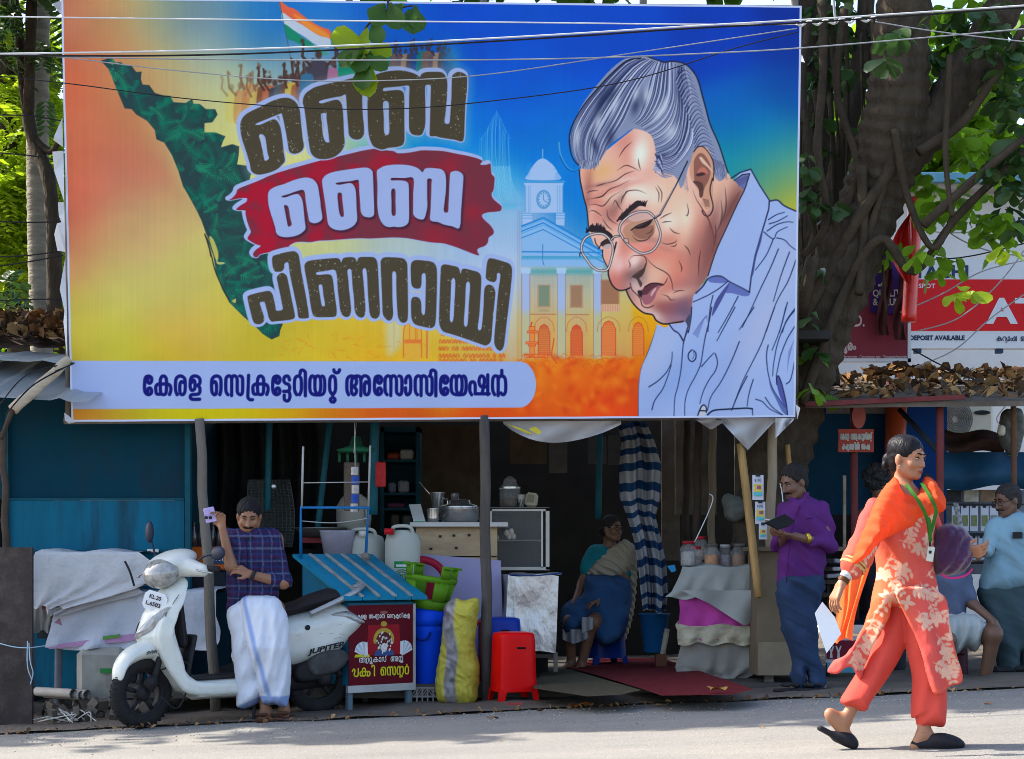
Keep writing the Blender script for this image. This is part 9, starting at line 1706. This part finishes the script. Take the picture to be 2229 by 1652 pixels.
def kurta_col(V):
    s8 = F/V[:,1];X = CX+V[:,0]*p.s;Yp = HY-(V[:,2]-CZ)*p.s;f = np.zeros(len(V));d2 = np.zeros(len(V))
    for (x,y,a,L,w) in MOT:
        if L <= 0: continue
        m_ = (np.abs(X-x) < L*1.1) & (np.abs(Yp-y) < L*1.1)
        if not m_.any(): continue
        u = (X[m_]-x)*math.cos(a)+(Yp[m_]-y)*math.sin(a);v = -(X[m_]-x)*math.sin(a)+(Yp[m_]-y)*math.cos(a);t = np.clip(u/L,0,1);hw = w*np.sin(math.pi*np.clip(t,.02,.98))**.8
        c = np.clip((hw-np.abs(v))/1.4+.5,0,1)*((u > 0) & (u < L));f[m_] = np.maximum(f[m_],c);d2[m_] = np.maximum(d2[m_],c*np.clip(1-np.abs(v)/1.1,0,1)*.6)
    base = np.array((.66,.095,.08))*(.9+.2*vnoise(V[:,0]*7,V[:,2]*7,4))[:,None];warm = np.clip(vnoise(V[:,0]*5+3,V[:,2]*4,9)*1.6-.5,0,1)[:,None];base = base*(1-warm*.6)+np.array((.76,.17,.035))*warm*.6
    cr = np.array((.74,.50,.36))*(.85+.3*vnoise(V[:,0]*30,V[:,2]*30,2))[:,None];c = base*(1-f[:,None]*.85)+cr*f[:,None]*.85;return c*(1-d2[:,None]*.5)+np.array((.45,.2,.12))*d2[:,None]*.5
KM = mat('tunic_print',None,.8,.06,20,vcol=True,bump=.5,bscale=14,stretch=(1,1,.5),transl=.12)
S_ = SDF();S_.infl(p.poly(1940,1076,1900,1100,1890,1150,1906,1200,1910,1250,1900,1300,1896,1330,1900,1346,1936,1322,1960,1330,2000,1356,2040,1366,2052,1350,2046,1300,2036,1240,2034,1170,2040,1110,2016,1080,1975,1070),8.62,.135,.12)
S_.infl(p.poly(1936,1286,1990,1276,2040,1296,2052,1370,2062,1420,2077,1474,2050,1490,2018,1506,2004,1466,1984,1400,1958,1340),8.475,.022,.016,.03,lambda A,B: -.035*np.clip((.85-B)/.3,0,1)+.012*np.sin(A*50+B*9));S_.infl(p.poly(1938,1290,1900,1300,1884,1350,1864,1390,1840,1420,1812,1440,1800,1462,1818,1466,1834,1452,1852,1452,1864,1470,1872,1478,1880,1460,1892,1420,1916,1370,1936,1330),8.55,.022,.016,.03,lambda A,B: .02+.03*np.sin(A*34))
grow(S_,[(sh_r,.064,el_r,.064),(el_r,.062,p(1840,1234,-.175),.060),(sh_l,.058,el_l,.055),(el_l,.052,p(2064,1200,.05),.048)],.03)
sdf_obj('tunic',S_,.0046,KM,M7,kurta_col,lambda X,Y,Z: .006*(fbm(X*12+Z*5,Z*9-X*6,3)-.45)*2+.004*np.sin((X*.9+Z*.5)*70+3*vnoise(X*8,Z*8)))
g = MB();
for t,r in ((.93,.064),(.99,.0635),(.72,.0655)): q = el_r+(p(1840,1234,-.175)-el_r)*t;g.lathe(q,[(r,-.005),(r+.003,0),(r,.005)],22,axis=tuple(el_r-wr_r),cap=False)
g.build('sleeve_trim',mat('gold_trim',(.50,.33,.12),.5,.3,60),M7)
TRM = cloth('trousers_coral',(.64,.08,.06),transl=.12);S_ = SDF()
S_.infl(p.poly(1962,1290,2000,1290,2044,1380,2054,1450,2056,1572,2030,1578,1998,1582,1990,1560,1982,1556,1984,1480,1970,1400),8.58,.105,.08);sdf_obj('trousers',S_.infl(p.poly(1950,1290,1985,1300,1990,1370,1966,1430,1936,1480,1900,1530,1890,1549,1864,1544,1836,1530,1850,1500,1880,1450,1906,1400,1930,1340),8.66,.10,.07,.015),.0068,TRM,M7,None,lambda X,Y,Z: .008*np.sin((X*.9-Z*.15)*60+2.5*np.sin(Z*6))*np.clip(1.0-Z,.2,1)+.008*(fbm(X*9,Z*6,5)-.45))
# scarf
DUP = mat('scarf_orange',(.80,.145,.05),.75,.1,5,transl=.5,bump=.5,bscale=13);S_ = SDF()
S_.infl(p.poly(1944,1042,1916,1060,1890,1092,1870,1134,1850,1180,1834,1228,1866,1212,1890,1184,1925,1168,1965,1160,2004,1134,2034,1118,2052,1112,2050,1080,2030,1050,2010,1040,2004,1066,1984,1080,1960,1070),8.57,.15,.12,.02,lambda A,B: -.19*np.clip((p(1955,0)[0]-A)/.16,0,1));sdf_obj('scarf',S_,.0068,DUP,M7,None,lambda X,Y,Z: .009*np.sin((X*.55+Z)*80+2*np.sin(X*18)+Y*30)+.006*(fbm(X*14,Z*14,6)-.45));g = MB()
def tail(a,b):
    L = spline([(1905,1100),(1872,1170),(1846,1240),(1838,1320),(1824,1380),(1828,1400)],4);R2 = spline([(1936,1110),(1916,1180),(1896,1250),(1880,1320),(1868,1386),(1866,1396)],4);i = b*(len(L)-1);q = [np.interp(i,range(len(L)),L[:,k])*(1-a)+np.interp(i,range(len(L)),R2[:,k])*a for k in (0,1)]
    return p(q[0]+4*math.sin(b*9+a*5),q[1]+5*math.sin(a*7),.11+.02*math.sin(a*15+b*2)+.035*b)
g.grid(tail,22,30);g.build('scarf_tail',mat('scarf_orange_thin',(.88,.26,.08),.75,.1,5,transl=.6),M7)
# lanyard and badge, bangles, anklet
LAN = mat('lanyard_green',(.03,.13,.015),.6,.15,30);lan = thing('lanyard',p(2006,1190,-.16),'green lanyard with a white identity card on the walking woman','lanyard');g = MB()
def ribbon(pts,w):
    P_ = spline([p(*q) for q in pts],6);T_ = np.gradient(P_,axis=0);T_ /= np.linalg.norm(T_,axis=1,keepdims=True);Sd = np.cross(T_,(0,1,0));Sd /= np.linalg.norm(Sd,axis=1,keepdims=True);V = []
    for q,s3 in zip(P_,Sd): V += [q+s3*w/2,q-s3*w/2]
    g.add(V,[(2*i,2*i+1,2*i+3,2*i+2) for i in range(len(P_)-1)])
ribbon([(1962,1056,-.10),(1974,1080,-.16),(1990,1110,-.185),(2002,1140,-.175),(2006,1166,-.165)],.017);ribbon([(1998,1052,-.08),(2008,1084,-.16),(2018,1110,-.175),(2016,1130,-.175),(2006,1166,-.168)],.017);ribbon([(2002,1128,-.180),(2005,1146,-.182),(2006,1170,-.175),(2007,1180,-.172)],.017);g.build('strap',LAN,lan)
g = MB();g.box(p(2008,1206,-.165),(.036,.004,.072),euler(0,.16,.2),.002);cd_ = g.build('card',mat('card_print',(.55,.54,.46),.4,.06),lan);g = MB();g.box(p(2007,1202,-.17),(.012,.004,.014),euler(0,.16,.2));g.build('card_photo',SBK,cd_);g = MB();g.tube([p(2006,1180,-.17),p(2007,1190,-.17)],.006,6);g.build('clip',SBK,lan)
for t,r,m_,nm in ((.70,.031,W_,'bangle'),(.76,.031,W_,'bangle'),(.80,.031,mat('bangle_silver',(.5,.5,.48),.3,metal=.7),'bangle'),(.88,.030,mat('bangle_brown',(.10,.04,.015),.4),'bangle'),(.93,.029,mat('bangle_brown',0),'bangle')): q = el_r+(wr_r-el_r)*t;g = MB();g.lathe(q,[(r-.004,-.007),(r,0),(r-.004,.007)],22,axis=tuple(el_r-wr_r),cap=False);g.build(nm,m_,M7)
g = MB();g.lathe(an_f+np.array((0,0,.0)),[(.036,-.004),(.039,0),(.036,.004)],18,axis=(.1,0,1));g.build('anklet',SBK,M7)
SHM = mat('shoe_black',(.018,.018,.022),.55,.2,20)
S_ = SDF();gzf = gz(p(2030,0)[0]);q0 = p(1990,0,-.05);q0[2] = gzf;S_.cap(q0+np.array((.0,0,.016)),.015,q0+np.array((.17,-.05,.016)),.016,.02);S_.cap(q0+np.array((-.005,.01,.014)),.022,q0+np.array((.12,-.03,.014)),.036,.02);S_.ell(q0+np.array((.14,-.04,.035)),(.085,.05,.036),euler(0,.22,-.25),.03);sdf_obj('shoe',S_,.006,SHM,M7)
S_ = SDF();S_.cap(p(1789,1588,.07),.013,p(1826,1606,.06),.017,.02);S_.cap(p(1826,1608,.06),.022,p(1862,1624,.03),.018,.02);S_.ell(p(1848,1608,.05),(.055,.045,.032),euler(0,.55,-.2),.03);S_.cap(p(1790,1586,.04),.012,p(1828,1608,.03),.016,.02);sdf_obj('shoe',S_,.006,SHM,M7)
# what she carries
pp = thing('paper_sheet',p(1790,1340,-.2),'folded white paper sheet in the hand of the walking woman','paper');g = MB();V = [p(1757,1332,-.215),p(1774,1308,-.20),p(1800,1340,-.20),p(1813,1376,-.21),p(1780,1416,-.235),p(1768,1376,-.225)];V2 = [v+np.array((.004,.012,0)) for v in V];g.add(V+V2,[(0,1,2,5),(2,3,4,5),(6,11,8,7),(8,11,10,9)]+[(i,(i+1) % 6,6+(i+1) % 6,6+i) for i in range(6)]);g.build('sheet',mat('paper_bright',(.74,.74,.76),.7,.02),pp)
BG_ = thing('purple_bundle',p(2070,1250,-.05),'crumpled dark purple umbrella bundle held in the crook of her arm','bundle');S_ = SDF();S_.infl(p.poly(2034,1160,2050,1144,2080,1142,2104,1156,2112,1180,2114,1206,2104,1236,2086,1250,2056,1254,2036,1250,2030,1210),8.58,.10,.09);sdf_obj('fabric',S_,.0065,mat('purple_nylon',(.055,.018,.065),.45,.3,7,sheen=.3),BG_,None,lambda X,Y,Z: .03*(fbm(X*16+Z*8,Z*14-X*9,2)-.45)*1.6+.006*np.sin((X-Z*.6)*90+4*vnoise(X*12,Z*12)));g = MB();g.tube(spline([p(2040,1250,-.09),p(2060,1258,-.09),p(2092,1252,-.08),p(2108,1238,-.07)],6),.006,6);g.build('pink_edge',mat('pink_edge',(.5,.03,.15),.6),BG_)
sb_ = thing('shoulder_bag_strap',p(2032,1060,.05),'black shoulder bag strap over the far shoulder of the walking woman','bag strap');g = MB();ribbon([(2012,1036,.0),(2024,1044,.0),(2032,1066,.0),(2036,1100,.02),(2034,1140,.06)],.034);g.build('strap',SBK,sb_)
